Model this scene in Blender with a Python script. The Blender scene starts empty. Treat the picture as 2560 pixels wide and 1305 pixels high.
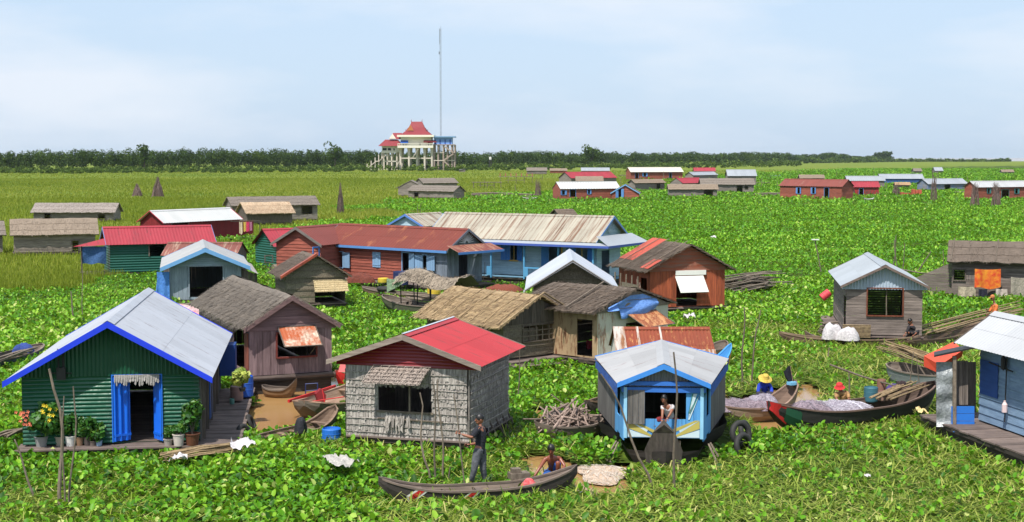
import bpy, bmesh, math, random
import numpy as np
from mathutils import Vector, Matrix
random.seed(7)
RS = np.random.RandomState(11)
scene = bpy.context.scene
COL = scene.collection
# ------------------------------------------------------------------ camera
FPX = 3555.6; CAMH = 7.5; HORY = 393.0
PITCH = math.atan((652.5 - HORY) / FPX)
cd = bpy.data.cameras.new('camera'); cam = bpy.data.objects.new('camera', cd); COL.objects.link(cam)
cd.lens = 50.0; cd.sensor_width = 36.0; cd.clip_end = 40000; cd.clip_start = 0.5
cam.location = (0, 0, CAMH); cam.rotation_euler = (math.pi/2 - PITCH, 0, 0)
scene.camera = cam
# ------------------------------------------------------------------ light
SUN_EL = math.radians(60); SUN_AZ = math.radians(208)      # compass azimuth, 0 = +Y, clockwise
sdir = Vector((math.sin(SUN_AZ)*math.cos(SUN_EL), math.cos(SUN_AZ)*math.cos(SUN_EL), math.sin(SUN_EL)))
ld = bpy.data.lights.new('sun', 'SUN'); ld.energy = 4.9; ld.angle = math.radians(0.5); ld.color = (1, .955, .88)
sun = bpy.data.objects.new('sun', ld); COL.objects.link(sun)
sun.rotation_euler = (-sdir).to_track_quat('-Z', 'Y').to_euler()
w = bpy.data.worlds.new('World'); scene.world = w; w.use_nodes = True
nt = w.node_tree; nt.nodes.clear()
out = nt.nodes.new('ShaderNodeOutputWorld'); bg = nt.nodes.new('ShaderNodeBackground')
sky = nt.nodes.new('ShaderNodeTexSky'); sky.sky_type = 'NISHITA'; sky.sun_disc = False
sky.sun_elevation = SUN_EL; sky.sun_rotation = SUN_AZ
sky.air_density = 1.0; sky.dust_density = 1.5; sky.ozone_density = 1.6; sky.altitude = 0
tc = nt.nodes.new('ShaderNodeTexCoord')
mp = nt.nodes.new('ShaderNodeMapping'); mp.inputs['Scale'].default_value = (1.6, 1.6, 6)
nz = nt.nodes.new('ShaderNodeTexNoise'); nz.inputs['Scale'].default_value = 1.9; nz.inputs['Detail'].default_value = 7; nz.inputs['Roughness'].default_value = .55
cr = nt.nodes.new('ShaderNodeValToRGB'); cr.color_ramp.elements[0].position = .45; cr.color_ramp.elements[1].position = .68
cr.color_ramp.elements[0].color = (0, 0, 0, 1); cr.color_ramp.elements[1].color = (.7, .7, .7, 1)
mx = nt.nodes.new('ShaderNodeMixRGB'); mx.inputs['Color2'].default_value = (5.5, 5.75, 6.2, 1)
# thin veil of milky high cloud over the whole sky
mv = nt.nodes.new('ShaderNodeMixRGB'); mv.inputs['Fac'].default_value = .8; mv.inputs['Color2'].default_value = (3.8, 4.8, 6.1, 1)
L = nt.links.new
L(tc.outputs['Generated'], mp.inputs['Vector']); L(mp.outputs[0], nz.inputs['Vector']); L(nz.outputs['Fac'], cr.inputs['Fac'])
L(sky.outputs[0], mv.inputs['Color1']); L(mv.outputs[0], mx.inputs['Color1']); L(cr.outputs[0], mx.inputs['Fac'])
L(mx.outputs[0], bg.inputs['Color']); bg.inputs['Strength'].default_value = .13; L(bg.outputs[0], out.inputs[0])
scene.view_settings.view_transform = 'Standard'; scene.view_settings.look = 'None'
scene.view_settings.exposure = 0.35; scene.view_settings.gamma = 1.0
scene.cycles.max_bounces = 6; scene.cycles.transparent_max_bounces = 8

# ------------------------------------------------------------------ pixel <-> world
_c, _s = math.cos(PITCH), math.sin(PITCH)
def ray(px, py):
    x = px - 1280.0; y = FPX; z = -(py - 652.5)
    return Vector((x, y*_c + z*_s, -y*_s + z*_c))
def P(px, py, z=0.0):
    d = ray(px, py); t = (z - CAMH)/d.z
    return Vector((d.x*t, d.y*t, z))
def PD(px, py, D):
    d = ray(px, py); t = D/d.y
    return Vector((d.x*t, D, CAMH + d.z*t))
def proj(p):
    x, y, z = p[0], p[1], p[2]-CAMH
    yy = y*_c - z*_s; zz = y*_s + z*_c
    return (1280 + x/yy*FPX, 652.5 - zz/yy*FPX)
def hitplane(px, py, o, n):
    d = ray(px, py); c = Vector((0, 0, CAMH))
    t = (o - c).dot(n)/d.dot(n)
    return c + d*t

# ------------------------------------------------------------------ tagging
def tag(o, label=None, cat=None, group=None, kind=None):
    if label: o['label'] = label
    if cat: o['category'] = cat
    if group: o['group'] = group
    if kind: o['kind'] = kind
    return o
def empty(name, loc, rz=0, label=None, cat=None, group=None):
    o = bpy.data.objects.new(name, None); COL.objects.link(o); o.empty_display_size = .3
    o.location = loc; o.rotation_euler = (0, 0, rz)
    return tag(o, label, cat, group)
def children(o): return [c for c in bpy.data.objects if c.parent == o]
def copy_tree(o, parent=None):
    c = o.copy(); COL.objects.link(c); c.parent = parent
    for ch in list(o.children): copy_tree(ch, c)
    return c

# ------------------------------------------------------------------ materials
def s2l(v):
    v = v/255.0
    return v/12.92 if v <= .04045 else ((v+.055)/1.055)**2.4
def rgb(r, g, b, k=1.0): return (s2l(r)*k, s2l(g)*k, s2l(b)*k, 1)
MATS = {}
def base_mat(name):
    m = bpy.data.materials.new(name); m.use_nodes = True; n = m.node_tree
    b = n.nodes['Principled BSDF']; return m, n, b
def _noise(n, scale, vec, detail=5, rough=.6):
    z = n.nodes.new('ShaderNodeTexNoise'); z.inputs['Scale'].default_value = scale
    z.inputs['Detail'].default_value = detail; z.inputs['Roughness'].default_value = rough
    n.links.new(vec, z.inputs['Vector']); return z.outputs['Fac']
def _map(n, sc):
    t = n.nodes.new('ShaderNodeTexCoord'); m = n.nodes.new('ShaderNodeMapping'); m.inputs['Scale'].default_value = sc
    n.links.new(t.outputs['Object'], m.inputs['Vector']); return m.outputs[0]
def _ramp(n, fac, p0, p1, c0=(0,0,0,1), c1=(1,1,1,1)):
    r = n.nodes.new('ShaderNodeValToRGB'); r.color_ramp.elements[0].position = p0; r.color_ramp.elements[1].position = p1
    r.color_ramp.elements[0].color = c0; r.color_ramp.elements[1].color = c1
    n.links.new(fac, r.inputs['Fac']); return r.outputs['Color']
def _mix(n, f, a, b, mode='MIX'):
    m = n.nodes.new('ShaderNodeMixRGB'); m.blend_type = mode
    for s, v in (('Fac', f), ('Color1', a), ('Color2', b)):
        if hasattr(v, 'is_output'): n.links.new(v, m.inputs[s])
        else: m.inputs[s].default_value = v
    return m.outputs[0]
def _rnd(n, lo, hi):
    a = n.nodes.new('ShaderNodeAttribute'); a.attribute_name = 'rnd'
    r = n.nodes.new('ShaderNodeMapRange'); r.inputs['To Min'].default_value = lo; r.inputs['To Max'].default_value = hi
    n.links.new(a.outputs['Fac'], r.inputs['Value'])
    return r.outputs[0]
def _bump(n, b, h, st, dist=.02):
    u = n.nodes.new('ShaderNodeBump'); u.inputs['Strength'].default_value = st; u.inputs['Distance'].default_value = dist
    n.links.new(h, u.inputs['Height']); n.links.new(u.outputs[0], b.inputs['Normal'])
def mat(kind, c, c2=None, k=None, st=(1, 1, 1), rough=.8, var=.25, amt=.5, metal=0.0, scale=1.0, cov=None, name=None):
    """kind: wood / thatch / metal / plain / cloth; cached"""
    key = (kind, c, c2, st, rough, var, amt, metal, scale, cov)
    if key in MATS: return MATS[key]
    m, n, b = base_mat(name or kind); lk = n.links.new
    c4 = (*c[:3], 1); c24 = (*(c2 or c)[:3], 1)
    if kind == 'wood':
        v = _map(n, tuple(a*scale for a in st))
        g = _noise(n, 3.0, v, 8, .7)
        base = _mix(n, _ramp(n, g, .36, .66), c4, c24)
        g2 = _noise(n, .9*scale, _map(n, (1, 1, 1)), 4)
        base = _mix(n, _ramp(n, g2, .35, .7, (.0,)*3+(1,), (amt,)*3+(1,)), base, (c[0]*.45, c[1]*.43, c[2]*.42, 1))
        base = _mix(n, 1.0, base, _rnd(n, 1-var, 1+var), 'MULTIPLY')
        lk(base, b.inputs['Base Color']); _bump(n, b, g, .55, .01)
    elif kind == 'thatch':
        v = _map(n, tuple(a*scale for a in st))
        g = _noise(n, 5.0, v, 9, .8)
        base = _mix(n, _ramp(n, g, .34, .64), c4, c24)
        g2 = _noise(n, .8, _map(n, (1, 1, 1)), 5)
        base = _mix(n, _ramp(n, g2, .35, .75, (0,)*3+(1,), (amt,)*3+(1,)), base, (c[0]*.5, c[1]*.47, c[2]*.45, 1))
        base = _mix(n, 1.0, base, _rnd(n, 1-var, 1+var), 'MULTIPLY')
        lk(base, b.inputs['Base Color']); _bump(n, b, g, .9, .03)
    elif kind == 'metal':
        v = _map(n, st)
        g = _noise(n, 1.6*scale, v, 8, .72)
        lo = .72 - amt*.55 if cov is None else cov
        f = _ramp(n, g, lo, lo+.13)
        dirt = _noise(n, .6, _map(n, (1, 1, 1)), 6, .65)
        cc = _mix(n, _ramp(n, dirt, .3, .75, (0,)*3+(1,), (.35,)*3+(1,)), c4, (c[0]*.62, c[1]*.6, c[2]*.57, 1))
        fine = _noise(n, 9, v, 4)
        r2 = _mix(n, _ramp(n, fine, .35, .65), c24, (c24[0]*.5, c24[1]*.42, c24[2]*.4, 1))
        base = _mix(n, f, cc, r2) if amt > 0 else cc
        base = _mix(n, 1.0, base, _rnd(n, 1-var, 1+var), 'MULTIPLY')
        lk(base, b.inputs['Base Color']); b.inputs['Metallic'].default_value = metal
        _bump(n, b, dirt, .35, .12)
    elif kind == 'cloth':
        g = _noise(n, 14*scale, _map(n, (1, 1, 1)), 4)
        base = _mix(n, _ramp(n, g, .3, .7), c4, c24)
        lk(base, b.inputs['Base Color']); _bump(n, b, _noise(n, 5*scale, _map(n, (1, 1, 1)), 3), .8, .06)
    else:
        g = _noise(n, 4*scale, _map(n, (1, 1, 1)), 6)
        base = _mix(n, _ramp(n, g, .3, .75, (0,)*3+(1,), (amt,)*3+(1,)), c4, c24 if c2 else (c[0]*.5, c[1]*.5, c[2]*.5, 1))
        base = _mix(n, 1.0, base, _rnd(n, 1-var, 1+var), 'MULTIPLY')
        lk(base, b.inputs['Base Color'])
    b.inputs['Roughness'].default_value = rough
    MATS[key] = m; return m

# ------------------------------------------------------------------ mesh builder
class MB:
    def __init__(s): s.v = []; s.f = []; s.r = []; s.m = []; s.smooth = False; s.mi = 0; s.ch = []
    def add(s, vs, fs, M=None, r=None):
        o = len(s.v); s.ch.append((o, len(s.f)))
        if M is not None: vs = [M @ Vector(p) for p in vs]
        s.v.extend([tuple(p) for p in vs])
        if r is None: r = random.random()
        for f in fs: s.f.append(tuple(i+o for i in f)); s.r.append(r); s.m.append(s.mi)
    def quad(s, a, b, c, d, M=None, r=None): s.add([a, b, c, d], [(0, 1, 2, 3)], M, r)
    def box(s, x0, y0, z0, x1, y1, z1, M=None, r=None):
        s.add([(x0,y0,z0),(x1,y0,z0),(x1,y1,z0),(x0,y1,z0),(x0,y0,z1),(x1,y0,z1),(x1,y1,z1),(x0,y1,z1)],
              [(3,2,1,0),(4,5,6,7),(0,1,5,4),(1,2,6,5),(2,3,7,6),(3,0,4,7)], M, r)
    def prism(s, uz, n0, n1, M=None, r=None):
        """polygon in the (u,z) plane extruded along n (middle coordinate)"""
        k = len(uz)
        vs = [(u, n0, z) for u, z in uz] + [(u, n1, z) for u, z in uz]
        fs = [tuple(range(k)), tuple(range(2*k-1, k-1, -1))] + [(i, i+k, (i+1) % k+k, (i+1) % k) for i in range(k)]
        s.add(vs, fs, M, r)
    def tube(s, pts, rad, n=6, M=None, r=None, cap=True):
        pts = [Vector(p) for p in pts]
        if not hasattr(rad, '__len__'): rad = [rad]*len(pts)
        vs = []; fs = []
        for i, p in enumerate(pts):
            t = (pts[min(i+1, len(pts)-1)] - pts[max(i-1, 0)])
            t = t.normalized() if t.length > 1e-9 else Vector((0, 0, 1))
            a = t.cross(Vector((0, 0, 1)) if abs(t.z) < .9 else Vector((1, 0, 0))).normalized(); b = t.cross(a)
            for k in range(n):
                q = 2*math.pi*k/n; vs.append(p + (a*math.cos(q) + b*math.sin(q))*rad[i])
        for i in range(len(pts)-1):
            for k in range(n):
                k2 = (k+1) % n; fs.append((i*n+k, i*n+k2, (i+1)*n+k2, (i+1)*n+k))
        if cap: fs.append(tuple(range(n-1, -1, -1))); fs.append(tuple(range((len(pts)-1)*n, len(pts)*n)))
        s.add(vs, fs, M, r)
    def lathe(s, prof, n=16, M=None, r=None):
        vs = []; fs = []
        for (rr, z) in prof:
            for k in range(n): q = 2*math.pi*k/n; vs.append((rr*math.cos(q), rr*math.sin(q), z))
        for i in range(len(prof)-1):
            for k in range(n): fs.append((i*n+k, i*n+(k+1) % n, (i+1)*n+(k+1) % n, (i+1)*n+k))
        s.add(vs, fs, M, r)
    def torus(s, R, rr, n=20, k=8, M=None, r=None):
        vs = []; fs = []
        for i in range(n):
            a = 2*math.pi*i/n
            for j in range(k):
                b = 2*math.pi*j/k; q = R + rr*math.cos(b); vs.append((q*math.cos(a), q*math.sin(a), rr*math.sin(b)))
        for i in range(n):
            for j in range(k): fs.append((i*k+j, ((i+1) % n)*k+j, ((i+1) % n)*k+(j+1) % k, i*k+(j+1) % k))
        s.add(vs, fs, M, r)
    def grid(s, fn, nu, nv, M=None, r=None):
        vs = [fn(i/nu, j/nv) for j in range(nv+1) for i in range(nu+1)]
        fs = [(j*(nu+1)+i, j*(nu+1)+i+1, (j+1)*(nu+1)+i+1, (j+1)*(nu+1)+i) for j in range(nv) for i in range(nu)]
        s.add(vs, fs, M, r)
    def each(s, name, mats, parent=None, smooth=None):
        """every added piece becomes an object of its own"""
        r = []
        for i, (v0, f0) in enumerate(s.ch):
            v1, f1 = s.ch[i+1] if i+1 < len(s.ch) else (len(s.v), len(s.f))
            q = MB(); q.v = s.v[v0:v1]; q.f = [tuple(k-v0 for k in f) for f in s.f[f0:f1]]; q.r = s.r[f0:f1]; q.m = s.m[f0:f1]
            r.append(q.build(name, mats, parent, None, smooth))
        return r
    def build(s, name, mats, parent=None, M=None, smooth=None):
        me = bpy.data.meshes.new(name); me.from_pydata(s.v, [], s.f)
        a = me.attributes.new('rnd', 'FLOAT', 'FACE'); a.data.foreach_set('value', s.r)
        if not isinstance(mats, (list, tuple)): mats = [mats]
        for m in mats: me.materials.append(m)
        if len(mats) > 1: me.polygons.foreach_set('material_index', s.m)
        if smooth if smooth is not None else s.smooth: me.polygons.foreach_set('use_smooth', [True]*len(s.f))
        me.update()
        o = bpy.data.objects.new(name, me); COL.objects.link(o)
        if parent is not None: o.parent = parent
        if M is not None: o.matrix_local = M
        return o
def np_mesh(name, V, F, R, mats, parent=None, smooth=False, extra=None):
    """V (n,3) F (m,4) quads or (m,3), R (m,) face attribute"""
    me = bpy.data.meshes.new(name); k = F.shape[1]
    me.vertices.add(len(V)); me.vertices.foreach_set('co', V.astype(np.float32).ravel())
    me.loops.add(F.size); me.loops.foreach_set('vertex_index', F.astype(np.int32).ravel())
    me.polygons.add(len(F)); me.polygons.foreach_set('loop_start', np.arange(0, F.size, k, dtype=np.int32))
    try: me.polygons.foreach_set('loop_total', np.full(len(F), k, dtype=np.int32))
    except Exception: pass
    a = me.attributes.new('rnd', 'FLOAT', 'FACE'); a.data.foreach_set('value', R.astype(np.float32))
    if extra:
        for nm, arr in extra.items():
            a = me.attributes.new(nm, 'FLOAT', 'POINT'); a.data.foreach_set('value', arr.astype(np.float32))
    me.materials.append(mats)
    if smooth: me.polygons.foreach_set('use_smooth', np.ones(len(F), dtype=bool))
    me.update(calc_edges=True)
    o = bpy.data.objects.new(name, me); COL.objects.link(o)
    if parent is not None: o.parent = parent
    return o
def hash2(ix, iy, seed=0):
    h = (ix.astype(np.int64)*374761393 + iy.astype(np.int64)*668265263 + seed*1442695041) & 0xffffffff
    h = ((h ^ (h >> 13))*1274126177) & 0xffffffff
    return ((h ^ (h >> 16)) & 0xffff)/65535.0
def vnoise(x, y, sc, seed=0, octv=2):
    t = 0; amp = 1; tot = 0
    for o in range(octv):
        X = np.asarray(x)/sc*2**o; Y = np.asarray(y)/sc*2**o
        ix = np.floor(X); iy = np.floor(Y); fx = X-ix; fy = Y-iy; fx = fx*fx*(3-2*fx); fy = fy*fy*(3-2*fy)
        a = hash2(ix, iy, seed+o); b = hash2(ix+1, iy, seed+o); c = hash2(ix, iy+1, seed+o); d = hash2(ix+1, iy+1, seed+o)
        t = t + amp*((a*(1-fx)+b*fx)*(1-fy)+(c*(1-fx)+d*fx)*fy); tot += amp; amp *= .5
    return t/tot
def inpoly(x, y, poly):
    r = np.zeros(len(x), bool); n = len(poly)
    for i in range(n):
        x0, y0 = poly[i][0], poly[i][1]; x1, y1 = poly[(i+1) % n][0], poly[(i+1) % n][1]
        c = ((y0 > y) != (y1 > y))
        with np.errstate(divide='ignore', invalid='ignore'):
            r ^= c & (x < (x1-x0)*(y-y0)/((y1-y0) if y1 != y0 else 1e-9)+x0)
    return r
KEEPOUT = []      # world polygons without plants (houses, boats)
WATER = []        # world polygons of open water
# ------------------------------------------------------------------ walls
def _rng(a, b, st, cuts=(), jit=0.0):
    n = max(1, int(round((b-a)/st))); v = [a + (b-a)*i/n for i in range(n+1)]
    if jit: v = [v[0]] + [q + random.uniform(-jit, jit)*st for q in v[1:-1]] + [v[-1]]
    for c in cuts:
        if a < c < b: v.append(c)
    v = sorted(v); o = [v[0]]
    for q in v[1:]:
        if q - o[-1] > 1e-3: o.append(q)
    return o
def _span(lo, hi, ops, a, b, axis):
    """segments of [lo,hi] left after removing openings overlapping the strip [a,b]"""
    seg = [(lo, hi)]; m = (a+b)/2
    for op in ops:
        u0, z0, u1, z1 = op
        if axis == 'u': inn = u0 < m < u1; c0, c1 = z0, z1
        else: inn = z0 < m < z1; c0, c1 = u0, u1
        if inn:
            ns = []
            for (p, q) in seg:
                if c1 <= p or c0 >= q: ns.append((p, q)); continue
                if c0 > p: ns.append((p, c0))
                if c1 < q: ns.append((c1, q))
            seg = ns
    return [(p, q) for p, q in seg if q-p > 1e-3]
def wall_geo(mb, W, z0, top, ops=(), style='v', bw=.18, t=.025, M=None, cuts=(), jag=0.0):
    """wall in (u,n,z); top(u) gives the upper edge, n is outward"""
    zmax = max(top(W*i/40) for i in range(41))
    if style in ('v', 'sheet', 'corrv'):
        if style == 'corrv':
            us = _rng(0, W, bw/4, [o[0] for o in ops]+[o[2] for o in ops]+list(cuts)); panel = {}
            for i in range(len(us)-1):
                a, b = us[i], us[i+1]; na = .35*bw*math.sin(2*math.pi*a/bw)*.5; nb = .35*bw*math.sin(2*math.pi*b/bw)*.5
                r = panel.setdefault(int(a/.8), random.random())
                for (p, q) in _span(z0, 1e3, ops, a, b, 'u'):
                    if q > 100: qa, qb = top(a), top(b)
                    else: qa = qb = q
                    if max(qa, qb) <= p: continue
                    mb.quad((a, na, p), (b, nb, p), (b, nb, max(qb, p)), (a, na, max(qa, p)), M, r)
            return
        us = _rng(0, W, bw, [o[0] for o in ops]+[o[2] for o in ops]+list(cuts), .15)
        for i in range(len(us)-1):
            a, b = us[i], us[i+1]; g = .004 if style == 'v' else 0
            dn = random.uniform(-.006, .006); r = random.random()
            for (p, q) in _span(z0, 1e3, ops, a, b, 'u'):
                if q > 100: qa, qb = top(a+g), top(b-g)
                else: qa = qb = q
                if max(qa, qb) <= p+.01: continue
                pj = p - (random.uniform(0, jag) if p == z0 else 0)
                mb.prism([(a+g, pj), (b-g, pj), (b-g, max(qb, p)), (a+g, max(qa, p))], dn-t, dn, M, r)
    elif style in ('h', 'corrh', 'clap'):
        st = bw/4 if style == 'corrh' else bw
        zs = _rng(z0, zmax, st, [o[1] for o in ops]+[o[3] for o in ops], 0 if style == 'corrh' else .12)
        def ext(z):
            if z <= min(top(0), top(W))+1e-6: return (0, W)
            lo = hi = None
            N = 200
            for i in range(N+1):
                u = W*i/N
                if top(u) >= z-1e-6:
                    if lo is None: lo = u
                    hi = u
            return (lo, hi) if lo is not None else (W/2, W/2)
        pr = {}
        for i in range(len(zs)-1):
            a, b = zs[i], zs[i+1]
            ea, eb = ext(a), ext(b)
            segs = _span(min(ea[0], eb[0]), max(ea[1], eb[1]), ops, a, b, 'z')
            for (p, q) in segs:
                pa, pb = max(p, ea[0]), max(p, eb[0]); qa, qb = min(q, ea[1]), min(q, eb[1])
                if qa-pa < 1e-3 and qb-pb < 1e-3: continue
                if style == 'corrh':
                    na = .11*bw*math.sin(2*math.pi*a/bw); nb = .11*bw*math.sin(2*math.pi*b/bw)
                    r = pr.setdefault(int(a/.8), random.random())
                    mb.quad((pa, na, a), (qa, na, a), (qb, nb, b), (pb, nb, b), M, r)
                elif style == 'clap':
                    r = random.random(); d = random.uniform(-.003, .003)
                    mb.add([(pa, -.01+d, a), (qa, -.01+d, a), (qb, -.035+d, b+.01), (pb, -.035+d, b+.01),
                            (pa, .016+d, a), (qa, .016+d, a), (qb, -.012+d, b+.01), (pb, -.012+d, b+.01)],
                           [(0,1,2,3),(7,6,5,4),(0,4,5,1),(1,5,6,2),(2,6,7,3),(3,7,4,0)], M, r)
                else:
                    # split long boards
                    nn = max(1, int((q-p)/3.2)); dn = random.uniform(-.006, .006)
                    for k in range(nn):
                        fa = lambda x0, x1, f: x0+(x1-x0)*f
                        mb.prism([(fa(pa, qa, k/nn), a+.004), (fa(pa, qa, (k+1)/nn), a+.004), (fa(pb, qb, (k+1)/nn), b-.004), (fa(pb, qb, k/nn), b-.004)], dn-t, dn, M)
    elif style == 'thatch':
        # backing + hanging palm leaf strips + split bamboo battens
        wall_geo(mb, W, z0, top, ops, 'h', .5, .02, M)
        zs = _rng(z0+.1, zmax, bw)
        for zi, z in enumerate(zs):
            x = 0.0
            while x < W:
                ww_ = random.uniform(.03, .06); h = bw*random.uniform(.95, 1.45)
                xc = x + ww_/2
                ok = z < top(min(W, max(0, xc)))+.02 and not any(o[0] < xc < o[2] and (o[1] < z-h*.3 < o[3]) for o in ops)
                if ok:
                    zz = z; zb = max(z-h, z0-.07)
                    n1 = .012+random.uniform(0, .012); n2 = n1+random.uniform(.0, .03); sk = random.uniform(-.015, .015)
                    mb.quad((x, n1, zz), (x+ww_, n1+.004, zz), (x+ww_+sk, n2, zb), (x+sk, n2+.006, zb), M)
                x += ww_*random.uniform(.8, 1.0)
    elif style == 'leafmat':
        wall_geo(mb, W, z0, top, ops, 'h', .32, .02, M)
BAT = []
def battens(mb, W, z0, top, ops, sp, M, n=.045, r=.011):
    z = z0+.05
    while z < max(top(W*i/20) for i in range(21)):
        lo = hi = None
        for i in range(101):
            u = W*i/100
            if top(u) >= z:
                lo = u if lo is None else lo; hi = u
        if lo is not None and hi-lo > .1:
            for (p, q) in _span(lo, hi, ops, z-.001, z+.001, 'z'):
                k = max(2, int((q-p)/.6)); ph = random.random()*9
                mb.tube([(p+(q-p)*i/k, n, z+.012*math.sin(i*1.3+ph)) for i in range(k+1)], r, 5, M)
        z += sp*random.uniform(.85, 1.15)

# ------------------------------------------------------------------ roofs
def roof_geo(mb, L, ew, he, hr, style='corr', ewB=None, wave=.14, courses=5, strands=0, thick=.09, y0=0.0, sides=(-1, 1), lap=True, fr=.0, sag=0.0):
    ewB = ew if ewB is None else ewB; dz = hr-he
    E = lambda y: ew + (ewB-ew)*(y-y0)/L
    nl = math.hypot(ew, dz)
    for s in sides:
        nx, nz_ = s*dz/nl, ew/nl
        if style == 'corr':
            ys = _rng(y0, y0+L, wave/4); pr = {}
            rows = [(0, .52), (.5, 1.0)] if lap else [(0, 1.0)]
            for ri, (t0, t1) in enumerate(rows):
                lift = .006*(len(rows)-ri)
                for i in range(len(ys)-1):
                    a, b = ys[i], ys[i+1]; am = .09 if wave < .15 else .04; fa = am*wave*math.sin(2*math.pi*a/wave)+lift; fb = am*wave*math.sin(2*math.pi*b/wave)+lift
                    r = pr.setdefault((int(a/.82), ri), random.random())
                    q = []
                    for (y, t, f) in ((a, t0, fa), (b, t0, fb), (b, t1, fb), (a, t1, fa)):
                        q.append((s*t*E(y)+nx*f, y, hr-dz*t+nz_*f - sag*math.sin(math.pi*(y-y0)/L)))
                    if s < 0: q = [q[1], q[0], q[3], q[2]]
                    mb.quad(*q, r=r)
        else:
            ny = max(4, int(L/.5))
            def pt(y, t, up):
                j = .022*math.sin(y*1.7+t*4+s)+.012*math.sin(y*5.1+s*2)
                return (s*t*E(y)+nx*up, y, hr-dz*t+nz_*up+j*.6 - sag*math.sin(math.pi*(y-y0)/L))
            tj = [0]+[(c+random.uniform(-.12, .12))/courses for c in range(1, courses)]+[1.0+fr]
            for c in range(courses):
                t0 = tj[c]; t1 = tj[c+1]+(.03 if c < courses-1 else 0); rc_ = random.random(); NY = max(6, int(L/.25)); e = [random.gauss(0, .014) for _ in range(NY+1)]
                vs = []; fs = []
                for i in range(NY+1):
                    y = y0+L*i/NY; te = t1+e[i]+.012*math.sin(y*1.9+c); q = random.uniform(0, .012)
                    vs += [pt(y, t0, thick*.8), pt(y, te, thick+.006+q), pt(y, te, -.0 if c == courses-1 else thick*.5), pt(y, t0, -.02)]
                for i in range(NY):
                    b = i*4; fs += [(b, b+4, b+5, b+1), (b+1, b+5, b+6, b+2), (b+3, b+2, b+6, b+7)]
                fs += [(0, 1, 2, 3), (NY*4, NY*4+3, NY*4+2, NY*4+1)]
                mb.add(vs, fs, r=.35+.3*rc_)
            for k in range(int(strands*L*nl)):
                y = y0 + random.random()*L; t = random.random()**.8
                ln = random.uniform(.15, .5); w_ = random.uniform(.008, .022); dy = random.gauss(0, .16)*ln
                t2 = t+ln/nl
                if t > .86: t2 = min(t2, 1.0+.12/nl+random.random()*.1)
                else: t2 = min(t2, 1.02)
                u1 = thick+.015+random.random()*.02; u2 = u1+random.uniform(.0, .04)
                a = pt(y, t, u1); b = pt(y+dy, t2, u2); 
                mb.quad(a, (a[0], a[1]+w_, a[2]), (b[0], b[1]+w_, b[2]), b)
            # ragged gable edges
            if strands:
                for yy, sg in ((y0, -1), (y0+L, 1)):
                    for k in range(int(nl*22)):
                        t = random.random(); a = pt(yy, t, thick*random.random()); ln = random.uniform(.04, .16)
                        b = (a[0]+s*ln*.6, a[1]+sg*ln*.5, a[2]-ln*.6)
                        mb.quad(a, (a[0]+.015*s, a[1], a[2]-.01), (b[0]+.012*s, b[1], b[2]), b)

under = mat('wood', rgb(84, 74, 66, .8), rgb(48, 42, 38, .8), st=(.8, .8, 8), var=.2, amt=.5)
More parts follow.
